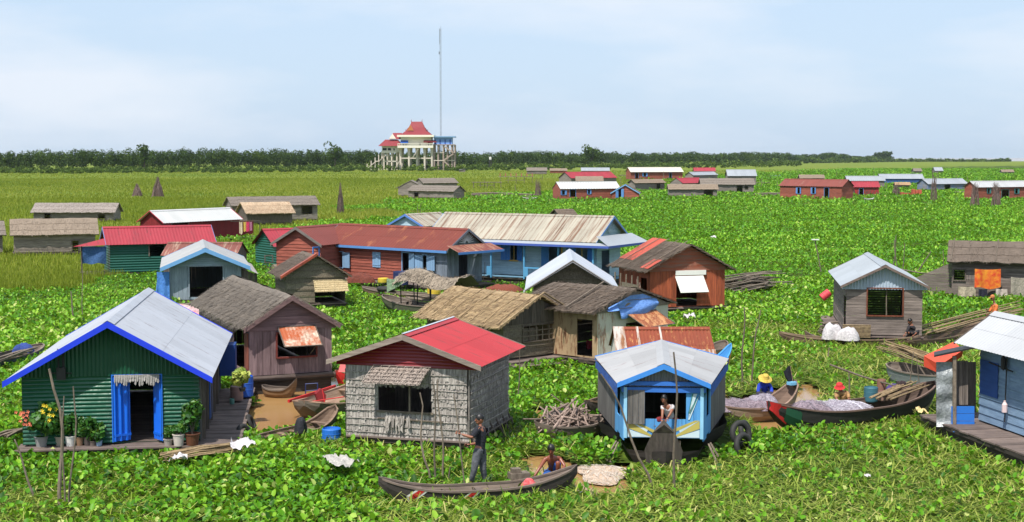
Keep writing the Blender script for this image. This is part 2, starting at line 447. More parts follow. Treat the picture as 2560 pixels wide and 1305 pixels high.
# ------------------------------------------------------------------ house
INFO = []
class House:
    def __init__(s, name, label, A, B, by, E, ref='g', slope=.55, og=.35, ob=.25, os=.3, z0=.35, hr=None, sx=None, cat='house', group=None, gx=None, L=None, wfac=None, zr=None, keep=True):
        s.ref = ref; s.z0 = z0
        zr = z0 if zr is None else zr
        def solve(hr_):
            a = P(A[0], A[1], hr_); b = P(B[0], B[1], hr_)
            Y = (b-a); Y.z = 0; Ln = Y.length; Y.normalize(); X = Vector((Y.y, -Y.x, 0))
            sg = (1 if X.y < 0 else -1) if sx is None else sx
            if ref == 'g':
                h = hitplane(E[0], E[1], a, Y); ew = abs((h-a).dot(X)); he = h.z
                g = a + Y*og; g.z = zr; py = proj(g)[1]
            else:
                nrm = (X*sg*slope + Vector((0, 0, 1))).normalized()
                h = hitplane(E[0], E[1], a, nrm); ew = abs((h-a).dot(X)); he = h.z
                ww_ = ew-os if wfac is None else ew*wfac
                g = a + X*sg*ww_ + Y*min(Ln/2, 4); g.z = zr; py = proj(g)[1]
            return py, a, Y, X, sg, ew, he, Ln
        if hr is None:
            lo, hi = .8, 7.2
            if A[1] < HORY: lo, hi = 7.6, 60
            for _ in range(60):
                mid = (lo+hi)/2; py = solve(mid)[0]
                if py < by: lo = mid
                else: hi = mid
            hr = (lo+hi)/2
        py, a, Y, X, sg, ew, he, Ln = solve(hr)
        s.hr, s.he, s.ew, s.L, s.sg = hr, he, ew, (L or Ln), sg
        s.og, s.ob, s.os = og, ob, os
        s.ww = ew-os if wfac is None else ew*wfac
        s.root = empty(name, (a.x, a.y, 0), math.atan2(Y.y, Y.x)-math.pi/2, label, cat, group)
        s.root['label'] = label
        s.Mw = Matrix.Translation((a.x, a.y, 0)) @ Matrix.Rotation(math.atan2(Y.y, Y.x)-math.pi/2, 4, 'Z')
        s.Mi = s.Mw.inverted()
        INFO.append('%-22s A=(%.1f,%.1f) yaw=%4.0f L=%.1f ew=%.2f he=%.2f hr=%.2f' % (label[:22], a.x, a.y, math.degrees(math.atan2(Y.y, Y.x)-math.pi/2), s.L, ew, he, hr))
        s.ops = {'front': [], 'back': [], 'left': [], 'right': []}
        s.x0, s.x1, s.y0, s.y1 = -s.ww, s.ww, og, s.L-ob
        if keep: s.keep(.12)
    def keep(s, e, x0=None, y0=None, x1=None, y1=None):
        x0 = s.x0 if x0 is None else x0; x1 = s.x1 if x1 is None else x1
        y0 = s.y0 if y0 is None else y0; y1 = s.y1 if y1 is None else y1
        KEEPOUT.append([tuple((s.Mw @ Vector(p))[:2]) for p in ((x0-e, y0-e, 0), (x1+e, y0-e, 0), (x1+e, y1+e, 0), (x0-e, y1+e, 0))])
    def M(s, side):
        o, u, n = {'front': ((s.x0, s.y0, 0), (1, 0, 0), (0, -1, 0)), 'right': ((s.x1, s.y0, 0), (0, 1, 0), (1, 0, 0)),
                   'left': ((s.x0, s.y1, 0), (0, -1, 0), (-1, 0, 0)), 'back': ((s.x1, s.y1, 0), (-1, 0, 0), (0, 1, 0))}[side]
        m = Matrix.Identity(4)
        for i in range(3): m[i][0] = u[i]; m[i][1] = n[i]; m[i][2] = (0, 0, 1)[i]; m[i][3] = o[i]
        return m
    def near(s): return 'right' if s.sg > 0 else 'left'
    def W(s, side): return (s.x1-s.x0) if side in ('front', 'back') else (s.y1-s.y0)
    def uz(s, side, px, py, n=0.0):
        M = s.Mw @ s.M(side); o = M @ Vector((0, n, 0)); nn = (M.to_3x3() @ Vector((0, 1, 0)))
        h = hitplane(px, py, o, nn); q = M.inverted() @ h
        return q.x, q.z
    def rect(s, side, r):
        x0, y0, x1, y1 = r; ym = (y0+y1)/2; xm = (x0+x1)/2
        u0 = s.uz(side, x0, ym)[0]; u1 = s.uz(side, x1, ym)[0]; za = s.uz(side, xm, y1)[1]; zb = s.uz(side, xm, y0)[1]
        return min(u0, u1), max(za, s.z0+.02), max(u0, u1), zb
    def op(s, side, r, px=True):
        q = s.rect(side, r) if px else r
        s.ops[side].append(q); return q
    def top(s, side):
        f = lambda x: s.hr-(s.hr-s.he)*abs(x)/s.ew-.02
        if side in ('front', 'back'): return lambda u: f(u+s.x0) if side == 'front' else f(s.x1-u)
        return lambda u: f(s.x1 if side == 'right' else s.x0)
    def walls(s, styles, default, gable=None, gz=None):
        """styles: side -> (style, bw, mat); gable (style,bw,mat)"""
        for side in ('front', 'right', 'left', 'back'):
            st = styles.get(side, default)
            if st is None: continue
            W = s.W(side); T = s.top(side); M = s.M(side)
            if side in ('front', 'back') and gable is not None and side in gable:
                g = gable[side]; zc = gz if gz is not None else T(0)
                zc2 = zc
                lo = lambda u, T=T, zc=zc2: min(T(u), zc)
                mb = MB(); wall_geo(mb, W, s.z0, lo, s.ops[side], st[0], st[1], M=M)
                if st[0] in ('thatch', 'leafmat'): battens(mb, W, s.z0, lo, s.ops[side], .2 if st[0] == 'thatch' else .32, M)
                mb.build('wall', st[2], s.root, smooth=st[0].startswith('corr'))
                # gable above zc: shift so that it sits on top
                mb = MB()
                hw = min(s.ew*.97, (s.hr-.02-zc)/(s.hr-s.he)*s.ew); xc = W/2
                hw = min(hw, W/2+ (s.os*.9 if g[0] != 'thatch' else 0))
                Mg = M @ Matrix.Translation((xc-hw, .03, 0))
                TT = lambda u, T=T, hw=hw, xc=xc: T(u+xc-hw)
                wall_geo(mb, 2*hw, zc-.03, TT, [], g[0], g[1], M=Mg, cuts=(hw,))
                if g[0] in ('leafmat',): battens(mb, 2*hw, zc, TT, [], .3, Mg)
                mb.build('gable', g[2], s.root, smooth=g[0].startswith('corr'))
            else:
                mb = MB(); wall_geo(mb, W, s.z0, T, s.ops[side], st[0], st[1], M=M, cuts=(W/2,) if side in ('front', 'back') else ())
                if st[0] in ('thatch', 'leafmat'): battens(mb, W, s.z0, T, s.ops[side], .2 if st[0] == 'thatch' else .32, M)
                mb.build('wall', st[2], s.root, smooth=st[0].startswith('corr'))
    def roof(s, m, style='corr', barge=None, bw=.16, name='roof', cap=True, rafter=None, **k):
        mb = MB(); roof_geo(mb, s.L, s.ew, s.he, s.hr, style, **k)
        r = mb.build(name, m, s.root, smooth=(style == 'corr'))
        if style == 'corr' and cap:
            mb = MB(); dz = s.hr-s.he; q = .16/s.ew
            for sd in (-1, 1): mb.quad((0, 0, s.hr+.045), (0, s.L, s.hr+.045), (sd*.17, s.L, s.hr+.04-dz*q), (sd*.17, 0, s.hr+.04-dz*q))
            mb.build('ridge_cap', m, r)
        if barge is not None:
            ewB = k.get('ewB') or s.ew
            for yy, e in ((-.03, s.ew), (s.L+.005, ewB)):
                mb = MB(); t = .1/s.ew if style != 'corr' else 0
                for sd in (-1, 1):
                    up = .03
                    pts = [(0, s.hr+up), (sd*e, s.he+up), (sd*e, s.he-bw+up), (0, s.hr-bw*1.1+up)]
                    mb.prism(pts, yy, yy+.025)
                mb.build('bargeboard', barge, s.root)
        return r
    def eave(s, m, h=.1, both=True):
        for sd in ((-1, 1) if both else (s.sg,)):
            mb = MB(); x = sd*(s.ew+.01); mb.box(min(x, x+sd*.02), 0.02, s.he-h, max(x, x+sd*.02), s.L-.02, s.he+.0); mb.build('eave_board', m, s.root)
    def floor(s, m, e=.1, floatm=None, logs=0, ex=None):
        x0, y0, x1, y1 = ex or (s.x0-e, s.y0-e, s.x1+e, s.y1+e)
        mb = MB(); n = max(2, int((y1-y0)/.22))
        for i in range(n):
            a = y0+(y1-y0)*i/n; d = random.uniform(-.008, .008)
            mb.box(x0+random.uniform(0, .06), a+.005, s.z0-.09+d, x1-random.uniform(0, .06), y0+(y1-y0)*(i+1)/n-.005, s.z0-.05+d)
        f = mb.build('platform', m, s.root)
        mb = MB(); mb.box(x0+.05, y0+.06, s.z0-.2, x1-.05, y1-.06, s.z0-.1)
        mb.box(x0+.12, y0+.15, -.25, x1-.12, y1-.15, s.z0-.2, r=.1); mb.build('float', under, s.root)
        return f
    def frame(s, side, q, m, w=.07, t=.05, sill=True, cross=0, bars=0, door=False):
        u0, z0, u1, z1 = q; M = s.M(side); mb = MB()
        mb.box(u0-w, .0, z1, u1+w, t, z1+w, M)
        if not door: mb.box(u0-w, .0, z0-w, u1+w, t+.02, z0, M)
        mb.box(u0-w, .0, z0, u0, t, z1, M); mb.box(u1, .0, z0, u1+w, t, z1, M)
        for i in range(cross):
            u = u0+(u1-u0)*(i+1)/(cross+1); mb.box(u-.02, -.01, z0, u+.02, .015, z1, M)
        for i in range(bars):
            z = z0+(z1-z0)*(i+1)/(bars+1); mb.box(u0, -.012, z-.02, u1, .012, z+.02, M)
        return mb.build('door_frame' if door else 'window_frame', m, s.root)
    def leaf(s, side, hinge_u, z0, z1, w, ang, m, sgn=1, name='shutter', style='v', t=.03, lab=None):
        """door leaf / shutter hinged at hinge_u, opening outward by ang degrees; sgn=+1 extends to +u when closed"""
        a = math.radians(ang); M = s.M(side) @ Matrix.Translation((hinge_u, .03, 0))
        R = Matrix.Identity(4); R[0][0] = sgn*math.cos(a); R[1][0] = math.sin(a); R[0][1] = -sgn*math.sin(a); R[1][1] = math.cos(a)
        mb = MB(); wall_geo(mb, w, z0, lambda u: z1, [], style, .16, t, M=M @ R)
        mb.box(0, .0, z0+.12, w, .02, z0+.18, M @ R); mb.box(0, .0, z1-.18, w, .02, z1-.12, M @ R)
        o = mb.build(name, m, s.root)
        if lab: o['label'] = lab
        return o
    def awning(s, side, u0, u1, zt, ln, ang, m, style='corr', name='awning', prop=None, rim=None, du=0.0, n0=.05, sk=0.0):
        """flap hinged at zt, tilted outward by ang degrees from hanging"""
        a = math.radians(ang); M = s.M(side); mb = MB()
        f = lambda u, t, o=0: (u0+(u1-u0)*u + sk*t, n0+math.sin(a)*ln*t+math.cos(a)*o, zt-math.cos(a)*ln*t+math.sin(a)*o)
        if style == 'corr':
            nw = max(8, int((u1-u0)/.03))
            for i in range(nw):
                o1 = .003*math.sin(i*1.57); o2 = .003*math.sin((i+1)*1.57)
                mb.quad(f(i/nw, 0, o1), f((i+1)/nw, 0, o2), f((i+1)/nw, 1, o2), f(i/nw, 1, o1), M, .5)
        elif style == 'slat':
            k = int(ln/.12)
            for i in range(k): mb.add([f(0, i/k, .02), f(1, i/k, .02), f(1, (i+.93)/k, .0), f(0, (i+.93)/k, .0), f(0, i/k, 0), f(1, i/k, 0), f(1, (i+.93)/k, -.02), f(0, (i+.93)/k, -.02)],
                [(0,1,2,3),(7,6,5,4),(3,2,6,7),(0,4,5,1),(0,3,7,4),(1,5,6,2)], M)
        else:
            mb.quad(f(0, 0), f(1, 0), f(1, 1), f(0, 1), M)
            for k in range(int((u1-u0)*ln*260)):
                u = random.random(); t = random.random(); l2 = random.uniform(.1, .3)/ln
                a0 = f(u, t, .015); b0 = f(u+random.gauss(0, .01), min(t+l2, 1.06), .03)
                mb.quad(a0, (a0[0]+.02, a0[1], a0[2]), (b0[0]+.02, b0[1], b0[2]), b0, M)
            for t in [i/5 for i in range(6)]: mb.tube([f(-.02, t, .05), f(1.02, t, .05)], .011, 5, M)
            for u in [i/7 for i in range(8)]: mb.tube([f(u, 0, .055), f(u, 1.04, .055)], .01, 5, M)
        o = mb.build(name, m, s.root)
        if rim is not None:
            mb = MB()
            for (p, q) in (((0, 0), (1, 0)), ((1, 0), (1, 1)), ((1, 1), (0, 1)), ((0, 1), (0, 0))): mb.tube([f(*p), f(*q)], .022, 5, M)
            mb.build('flap_frame', rim, o)
        if prop is not None:
            mb = MB(); b = f(.85, .98); mb.tube([(b[0]-.1, .0, b[2]-ln*.5), b], .014, 5, M); mb.build('prop_stick', prop, o)
        return o
    def part(s, mb, name, m, **k): return mb.build(name, m, s.root, **k)
    def parts(s, mb, name, m, **k): return mb.each(name, m, s.root, **k)
def flatpoly(pts, ztop, zbot, mb, M=None): mb.add([(x, y, ztop) for x, y in pts]+[(x, y, zbot) for x, y in pts],
    [tuple(range(len(pts))), tuple(range(2*len(pts)-1, len(pts)-1, -1))]+[(i, i+len(pts), (i+1) % len(pts)+len(pts), (i+1) % len(pts)) for i in range(len(pts))], M)
# ------------------------------------------------------------------ palette (real albedos)
def wv(r, g, b, r2, g2, b2, k=.9, var=.22, amt=.45, rough=.85): return mat('wood', rgb(r, g, b, k), rgb(r2, g2, b2, k), st=(4.5, 4.5, .4), var=var, amt=amt, rough=rough)
def wh(r, g, b, r2, g2, b2, k=.9, var=.22, amt=.45, rough=.85): return mat('wood', rgb(r, g, b, k), rgb(r2, g2, b2, k), st=(.4, .4, 4.5), var=var, amt=amt, rough=rough)
def mroof(r, g, b, r2=120, g2=66, b2=48, k=.62, amt=0, var=.05, rough=.5, cov=None, sc=1.0, st=(.5, 3, .5)): return mat('metal', rgb(r, g, b, k), rgb(r2, g2, b2, k), amt=amt, var=var, rough=rough, st=st, scale=sc, cov=cov)
def mwall(r, g, b, r2=130, g2=72, b2=50, k=.9, amt=0, var=.05, rough=.45, cov=None, sc=1.0): return mat('metal', rgb(r, g, b, k), rgb(r2, g2, b2, k), amt=amt, var=var, rough=rough, st=(3, 3, .7), scale=sc, cov=cov)
def paint(r, g, b, k=.9, amt=.3, rough=.6, var=.06): return mat('plain', rgb(r, g, b, k), amt=amt, rough=rough, var=var)
def cloth(r, g, b, r2=None, g2=None, b2=None, k=.85): return mat('cloth', rgb(r, g, b, k), rgb(r2, g2, b2, k) if r2 is not None else rgb(r*.75, g*.75, b*.75, k), rough=.9)
thatch_grey = mat('thatch', rgb(158, 146, 132, .8), rgb(76, 66, 58, .7), st=(.5, 3, .5), var=.22)
thatch_brown = mat('thatch', rgb(140, 122, 105, .75), rgb(74, 60, 50, .7), st=(.5, 3, .5), var=.25)
thatch_tan = mat('thatch', rgb(212, 184, 140, .85), rgb(120, 92, 62, .7), st=(2.2, .25, 2.2), var=.3, amt=.45)
thatch_far = mat('thatch', rgb(150, 138, 126, .8), rgb(98, 88, 80, .75), st=(.7, 3, .7), var=.15, amt=.3)
palm_wall = mat('thatch', rgb(200, 192, 184, .95), rgb(112, 104, 98, .9), st=(4, 4, .35), var=.26, amt=.25)
palm_dark = mat('thatch', rgb(150, 138, 118, .95), rgb(84, 74, 62, .85), st=(5, 5, 3), var=.22, amt=.4)
deckwood = wh(128, 112, 104, 88, 76, 72)
oldwood = wv(120, 108, 98, 70, 62, 56)
bamboo = mat('wood', rgb(176, 152, 112, .8), rgb(120, 98, 74, .8), st=(3, 3, 3), var=.25, amt=.3)
greypole = mat('wood', rgb(140, 126, 110, .85), rgb(92, 80, 68, .8), st=(4, 4, 2), var=.25, amt=.4)
blue = paint(30, 110, 215); sky_blue = paint(84, 150, 210); deep_blue = paint(25, 65, 215); dark_metal = paint(40, 38, 38)
black_rubber = mat('plain', (.022, .021, .02, 1), rough=.75, var=.15, amt=.5)
white_cloth = cloth(225, 220, 220, 175, 168, 172, k=.8); white_paint = paint(232, 230, 225)

# ------------------------------------------------------------------ 1 green house with grey metal roof
H = House('floating_house', 'green corrugated house with pale grey metal roof and blue double doors', (268, 806), (372, 722), 1107, (531, 946), og=.48, ob=.2, os=.3, z0=.3, wfac=.858)
H1 = H
door = H.op('front', (283, 938, 404, 1108)); H.op('right', (1.4, .35, 2.2, 2.0), px=False); H.op('right', (4.2, 1.0, 5.2, 1.8), px=False)
gw = mat('metal', rgb(18, 92, 66, .8), rgb(60, 110, 90, .8), amt=.5, var=.08, rough=.30, st=(1, 1, .3), cov=.58)
gg = mat('metal', rgb(26, 84, 58, .85), rgb(22, 104, 76, .85), amt=0, var=.03, rough=.4, st=(1, 1, 1))
rs = wv(110, 112, 108, 60, 62, 60)
H.walls({'right': ('v', .22, rs)}, ('corrh', .1, gw), gable={'front': ('corrv', .1, gg), 'back': ('corrv', .1, gg)}, gz=H.uz('front', 300, 936)[1])
H.roof(mroof(212, 216, 226, 170, 160, 156, k=.52, var=.06, rough=.45, amt=.6, cov=.56), 'corr', barge=paint(20, 60, 225), bw=.15, wave=.11)
H.floor(deckwood, ex=(H.x0-.15, H.y0-.42, H.x1+1.05, H.y1+.2)); H.keep(0, H.x0-.1, H.y0-.35, H.x1+1.0, H.y1)
H.frame('front', door, blue, w=.03, door=True)
dl = mat('metal', rgb(20, 105, 225, .9), rgb(20, 105, 225, .9), amt=0, var=.05, rough=.4, st=(1, 1, 1))
H.leaf('front', door[0]+.01, door[1]+.01, door[3]-.02, .46, -32, dl, 1, 'door', 'corrv', lab='blue left door leaf standing open')
H.leaf('front', door[2]-.01, door[1]+.01, door[3]-.02, .42, -58, dl, -1, 'door', 'corrv', lab='blue right door leaf standing open')
mb = MB(); M = H.M('front')                                            # scalloped grey valance over the door
x = door[0]+.05
while x < door[2]-.05:
    w_ = random.uniform(.04, .08); h = random.uniform(.1, .24)
    mb.add([(x, .09, door[3]+.03), (x+w_, .1, door[3]+.03), (x+w_, .11, door[3]-h), (x+w_*.5, .13, door[3]-h-.04), (x, .1, door[3]-h)], [(0, 1, 2, 3, 4)], M); x += w_*.95
H.part(mb, 'valance', cloth(178, 172, 168))
mb = MB()
for k in range(5):
    y = H.y0+.2+k*1.3; mb.box(H.x1+.03, y, H.z0, H.x1+.12, y+.09, H.he-.05)
H.parts(mb, 'side_post', oldwood)
mb = MB(); mb.box(H.x1+.05, 2.9, H.z0+.1, H.x1+.09, 3.9, 1.7); H.part(mb, 'side_door', paint(20, 80, 150))
mb = MB(); mb.box(H.x1+.02, H.y1-.9, .8, H.x1+.5, H.y1-.1, 1.75); H.part(mb, 'tarp_cover', paint(15, 60, 130))
u, z = H.uz('front', 150, 905)                                         # iron cross hanger on gable
mb = MB(); mb.tube([(u-.3, .16, z-.25), (u+.3, .14, z-.27)], .018, 5, M); mb.tube([(u-.03, .12, z+.35), (u, .16, z-.3)], .02, 5, M); mb.box(u-.06, .1, z-.42, u+.16, .2, z-.12, M); mb.tube([(u+.1, .1, z+.25), (u+.1, .12, z-.3)], .03, 5, M)
H.part(mb, 'wall_hanger', dark_metal)

# ------------------------------------------------------------------ 2 brown plank hut
H = House('floating_house', 'brown plank hut with grey thatch roof and rusty sheet flap over its window', (731, 741), (583, 690), 934, (851, 812), og=.25, ob=.3, os=.25, z0=.55, wfac=.86)
H2 = H
win = H.op('front', (693, 832, 789, 890)); H.op('left', (H.y1-2.6-H.y0-.0, .7, H.y1-1.5-H.y0, 1.95) if False else (H.W('left')-2.2, .65, H.W('left')-.35, 2.05), px=False)
pl = wv(158, 132, 134, 108, 86, 88, var=.18, k=.8); plh = wh(150, 122, 124, 104, 82, 84, var=.15, k=.8)
H.walls({'left': ('v', .25, pl)}, ('v', .23, pl), gable={'front': ('h', .24, plh), 'back': ('h', .24, plh)}, gz=H.uz('front', 730, 822)[1])
H.roof(thatch_grey, 'thatch', barge=wh(140, 110, 108, 100, 78, 76, k=.8), bw=.15, courses=9, strands=150, thick=.06, fr=.03)
H.floor(deckwood, ex=(H.x0-.1, H.y0-.12, H.x1+.1, H.y1+.1))
H.frame('front', win, wh(140, 60, 50, 90, 40, 36), w=.05)
H.awning('front', win[0]+.02, win[2]-.02, win[3]+.22, .75, 38, mat('metal', rgb(176, 88, 46, .95), rgb(230, 212, 190, .9), amt=1, var=.03, rough=.6, st=(1, 1, 1), cov=.49, scale=.9), 'corr', rim=oldwood, prop=greypole, sk=.1)['label'] = 'rusty orange sheet flap propped open'
mb = MB(); M = H.M('left'); W = H.W('left'); wall_geo(mb, .5, .7, lambda u: 1.9, [], 'v', .25, M=M @ Matrix.Translation((W-.55, .03, 0))); H.part(mb, 'door', wv(150, 80, 62, 110, 56, 44))
mb = MB(); 
for k in range(3):
    a = (-H.ew*.5*(k+.6)/2, .6+k*1.5, 0)
mb.box(H.x0-.1, H.y0-.08, H.z0-.14, H.x1+.1, H.y0-.02, H.z0-.02); H.part(mb, 'sill_beam', deckwood)

# ------------------------------------------------------------------ 3 red roofed palm hut
H = House('floating_house', 'palm leaf hut with bright red metal roof and lattice window flap', (1006, 839), (1134, 796), 1090, (1203, 918), og=.32, ob=.3, os=.3, z0=.38, wfac=.8)
H3 = H
win = H.op('front', (946, 958, 1082, 1030))
q = H.op('front', (1168, 925, 1181, 1088))
H.walls({}, ('thatch', .17, palm_wall), gable={'front': ('corrh', .09, mat('metal', rgb(140, 24, 36, .7), rgb(140, 24, 36, .7), amt=0, var=.03, rough=.35, st=(1, 1, 1))), 'back': ('leafmat', .3, palm_dark)}, gz=H.uz('front', 1000, 914)[1])  # front gable red is darkened: shade below the roof edge put into its colour
H.roof(mroof(208, 58, 66, 178, 78, 80, k=.56, var=.07, rough=.6, amt=.6, cov=.54), 'corr', barge=wh(165, 150, 138, 120, 106, 96), bw=.13, wave=.12)
mb = MB(); dz = H.hr-H.he
for (t0, t1) in ((0, .2),):
    mb.quad((-.02, -.03, H.hr+.06), (-.02, H.L+.02, H.hr+.06), (-H.ew*.3, H.L+.02, H.hr+.05-dz*.3), (-H.ew*.3, -.03, H.hr+.05-dz*.3))
    mb.quad((-.02, -.03, H.hr+.06), (-.02, H.L+.02, H.hr+.06), (.04, H.L+.02, H.hr+.05), (.04, -.03, H.hr+.05))
    mb.quad((0, .0, H.hr+.065), (0, .62, H.hr+.065), (H.ew*.02, .62, H.hr+.055-dz*.02), (H.ew*.02, 0, H.hr+.055-dz*.02))
H.part(mb, 'ridge_sheet', mroof(215, 222, 236, k=.62))
H.floor(deckwood, ex=(H.x0-.05, H.y0-.1, H.x1+.05, H.y1+.1))
mb = MB()
for k in range(7): y = H.y0+.1+k*(H.y1-H.y0-.2)/6; mb.tube([(H.x1+.35, y, -.1), (H.x1+.0, y, .55)], .03, 5)
mb.tube([(H.x1+.3, H.y0, .05), (H.x1+.3, H.y1, .1)], .035, 6); mb.tube([(H.x1+.12, H.y0, .35), (H.x1+.12, H.y1, .35)], .03, 6)
H.parts(mb, 'brace', oldwood)
H.awning('front', win[0]-.08, win[2]-.05, H.uz('front', 1000, 918)[1], .62, 55, mat('thatch', rgb(190, 176, 165, .95), rgb(120, 105, 96, .9), st=(4, 4, 3), var=.3), 'straw', 'lattice_flap', sk=-.12)
mb = MB(); M = H.M('front'); u0, z0, u1, z1 = win
mb.box(u0-.03, 0, z0-.03, u1+.03, .06, z0+.02, M); mb.box((u0+u1)/2+.1, .0, z0, (u0+u1)/2+.14, .04, z1, M); mb.tube([(u0, .06, z0-.18), (u1+.3, .07, z0-.2)], .018, 5, M)
H.part(mb, 'window_frame', greypole)
mb = MB()
for k in range(30): 
    u = random.uniform(u0+.2, u0+.85); z = z0-.02-random.uniform(0, .12); mb.quad((u, .07, z), (u+.05, .08, z), (u+.06+random.uniform(-.08, .08), .13, z-.32*random.random()-.1), (u+.02, .12, z-.38*random.random()-.1), M)
H.part(mb, 'leaf_patch', palm_wall)

# ------------------------------------------------------------------ 4 blue painted boathouse
H = House('houseboat', 'blue painted houseboat with grey tapered roof and sunray panels at its bow', (1660, 913), (1654, 852), 1095, (1777, 963), og=.22, ob=.2, os=.15, z0=.62, wfac=.84, cat='houseboat')
H4 = H
ewB = H.ew*1.62
win = H.op('front', (1612, 977, 1715, 1048))
grv = wv(120, 116, 112, 72, 70, 68)
sunp = wv(96, 168, 222, 70, 140, 205, var=.06, amt=.15)
H.ops['front'].append(win)
# front wall is blue panels, tapered sides are grey planks
mb = MB(); wall_geo(mb, H.W('front'), H.z0, lambda u: min(H.top('front')(u), H.uz('front', 1660, 968)[1]), [win], 'v', .24, M=H.M('front')); H.part(mb, 'wall', sunp)
zc = H.uz('front', 1660, 968)[1]
mb = MB(); wall_geo(mb, H.W('front'), zc, H.top('front'), [], 'corrv', .08, M=H.M('front') @ Matrix.Translation((0, -.05, 0))); H.part(mb, 'gable', mwall(140, 142, 140), smooth=True)
M = H.M('front')
for (n, e0, e1, zz, hh, nn) in (('lintel', -.12, .12, zc+.05, .1, .1), ('lintel', -.08, .08, zc-.12, .12, .06)):
    mb = MB(); mb.box(e0, 0, zz, H.W('front')+e1, nn, zz+hh, M); H.part(mb, n, paint(50, 115, 205))
mb = MB(); mb.box(-.02, .0, .62, .06, .07, zc, M); mb.box(H.W('front')-.06, 0, .62, H.W('front')+.02, .07, zc, M); H.part(mb, 'corner_post', paint(150, 205, 235))
# painted rays radiating from below the window (flat boards set proud)
def rays(cx, cz, spec, u0, u1, z0, z1, m, name):
    mb = MB()
    for a0, a1, r0, r1 in spec:
        pts = []
        for a, r in ((a0, r0), (a0, r1), (a1, r1), (a1, r0)):
            pts.append((min(max(cx+math.cos(math.radians(a))*r, u0), u1), min(max(cz+math.sin(math.radians(a))*r, z0), z1)))
        mb.prism(pts, .008, .014, M)
    return H.parts(mb, name, m)
W = H.W('front'); b0 = H.z0
yl = paint(190, 175, 90); wt = paint(205, 225, 232); gn = paint(60, 135, 130)
rays(W*.5, b0-.05, [(13, 22, .3, 1.3), (36, 50, .35, 1.2), (130, 144, .3, 1.2), (158, 167, .3, 1.3)], .07, W-.07, b0+.02, win[1]-.02, yl, 'painted_ray')
rays(W*.5, b0-.05, [(1, 11, .3, 1.4), (169, 179, .3, 1.4), (25, 33, .45, 1.2), (147, 155, .45, 1.2)], .07, W-.07, b0+.02, win[1]-.02, wt, 'painted_ray')
rays(W*.5+.3, b0-.05, [(52, 57, .55, 2), (75, 78, .5, 2.0)], win[2]+.05, W-.07, win[1], zc-.15, wt, 'painted_ray')
rays(W*.5+.3, b0+.0, [(60, 66, .7, 2.2), (69, 71, .6, 1.2)], win[2]+.05, W-.07, win[1], zc-.15, gn, 'painted_ray')
H.leaf('front', win[0]-.0, win[1]-.12, win[3]+.02, .42, 178, grv, 1, 'shutter', lab='grey plank shutter folded open')
# tapered side walls: from bow width to wider stern
wB = ewB-.12
for sd in (-1, 1):
    for (y0, y1, f, m_) in ((H.y0, 1.5, 1, sunp), (1.5, H.y1, 1, grv)):
        mb = MB(); pth = lambda y: sd*(H.ww+(wB-H.ww)*(y-H.y0)/(H.y1-H.y0))
        n = int((y1-y0)/.22)
        for i in range(n):
            ya = y0+(y1-y0)*i/n; yb = y0+(y1-y0)*(i+1)/n-.008; xa, xb = pth(ya), pth(yb)
            gap = (y0 < 1 and .25 < (ya-y0)/(y1-y0) < .75)
            for (za, zb) in (((.62, 1.05), (H.he*.98-.1, H.he-.02)) if gap else ((.55, H.he-.02),)):
                mb.add([(xa, ya, za), (xb, yb, za), (xb, yb, zb), (xa, ya, zb), (xa+.03*sd, ya, za), (xb+.03*sd, yb, za), (xb+.03*sd, yb, zb), (xa+.03*sd, ya, zb)],
                       [(0,1,2,3),(7,6,5,4),(0,4,5,1),(1,5,6,2),(2,6,7,3),(3,7,4,0)])
        H.part(mb, 'wall', m_)
mb = MB(); mb.box(-wB, H.y1-.02, .5, wB, H.y1, H.he); mb.prism([(-wB, H.he), (wB, H.he), (0, H.hr-.05)], H.y1-.02, H.y1); H.part(mb, 'wall', grv)
H.roof(mroof(206, 206, 208, 170, 130, 124, k=.50, amt=.25, var=.10, rough=.6), 'corr', barge=paint(60, 140, 225), bw=.12, ewB=ewB, wave=.13, cap=True)
for sd in (-1, 1):
    mb = MB(); mb.add([(sd*H.ew, .02, H.he-.01), (sd*ewB*.98, H.L*.9, H.he-.01), (sd*ewB*.98, H.L*.9, H.he-.22), (sd*H.ew, .02, H.he-.3)], [(0, 1, 2, 3)]); H.part(mb, 'side_tarp', cloth(45, 100, 190))
# hull: boat shape with high stem
mb = MB(); st = []
prof = [(-.8, .05, .5), (-.5, .3, .42), (0, .9, .38), (.5, H.ww+.05, .42), (1.4, H.ww*1.16, .54), (H.y1*.6, wB-.02, .58), (H.y1+.3, wB-.05, .6)]
for (y, hw, zt) in prof: st.append([(-hw, y, zt), (-hw*.93, y, .25), (-hw*.6, y, -.25), (hw*.6, y, -.25), (hw*.93, y, .25), (hw, y, zt)])
# stem rises in front
vs = [p for r in st for p in r]; fs = []
for i in range(len(st)-1):
    for k in range(5): fs.append((i*6+k, i*6+k+1, (i+1)*6+k+1, (i+1)*6+k))
fs.append((0, 1, 2, 3, 4, 5)); fs.append(tuple(range(len(vs)-6, len(vs)))); mb.add(vs, fs)
H.part(mb, 'hull', wh(62, 54, 48, 38, 33, 30))
mb = MB(); mb.add([(-.36, -.5, -.25), (.36, -.5, -.25), (.46, -.5, .45), (.27, -.6, .9), (0, -.7, 1.12), (-.27, -.6, .9), (-.46, -.5, .45), (-.3, -.2, -.25), (.3, -.2, -.25), (.44, -.2, .45), (.18, -.35, .98), (0, -.45, 1.2), (-.18, -.35, .98), (-.44, -.2, .45)],
    [(0,1,2,3,4,5,6), (13,12,11,10,9,8,7)]+[(i, i+7, (i+1) % 7+7, (i+1) % 7) for i in range(7)]); H.part(mb, 'stem_board', wv(86, 78, 70, 48, 42, 38))
H.keep(0, -H.ww-.1, -.6, H.ww+.1, 1.4); H.keep(0, -wB-.1, 1.4, wB+.1, H.L)
mb = MB()
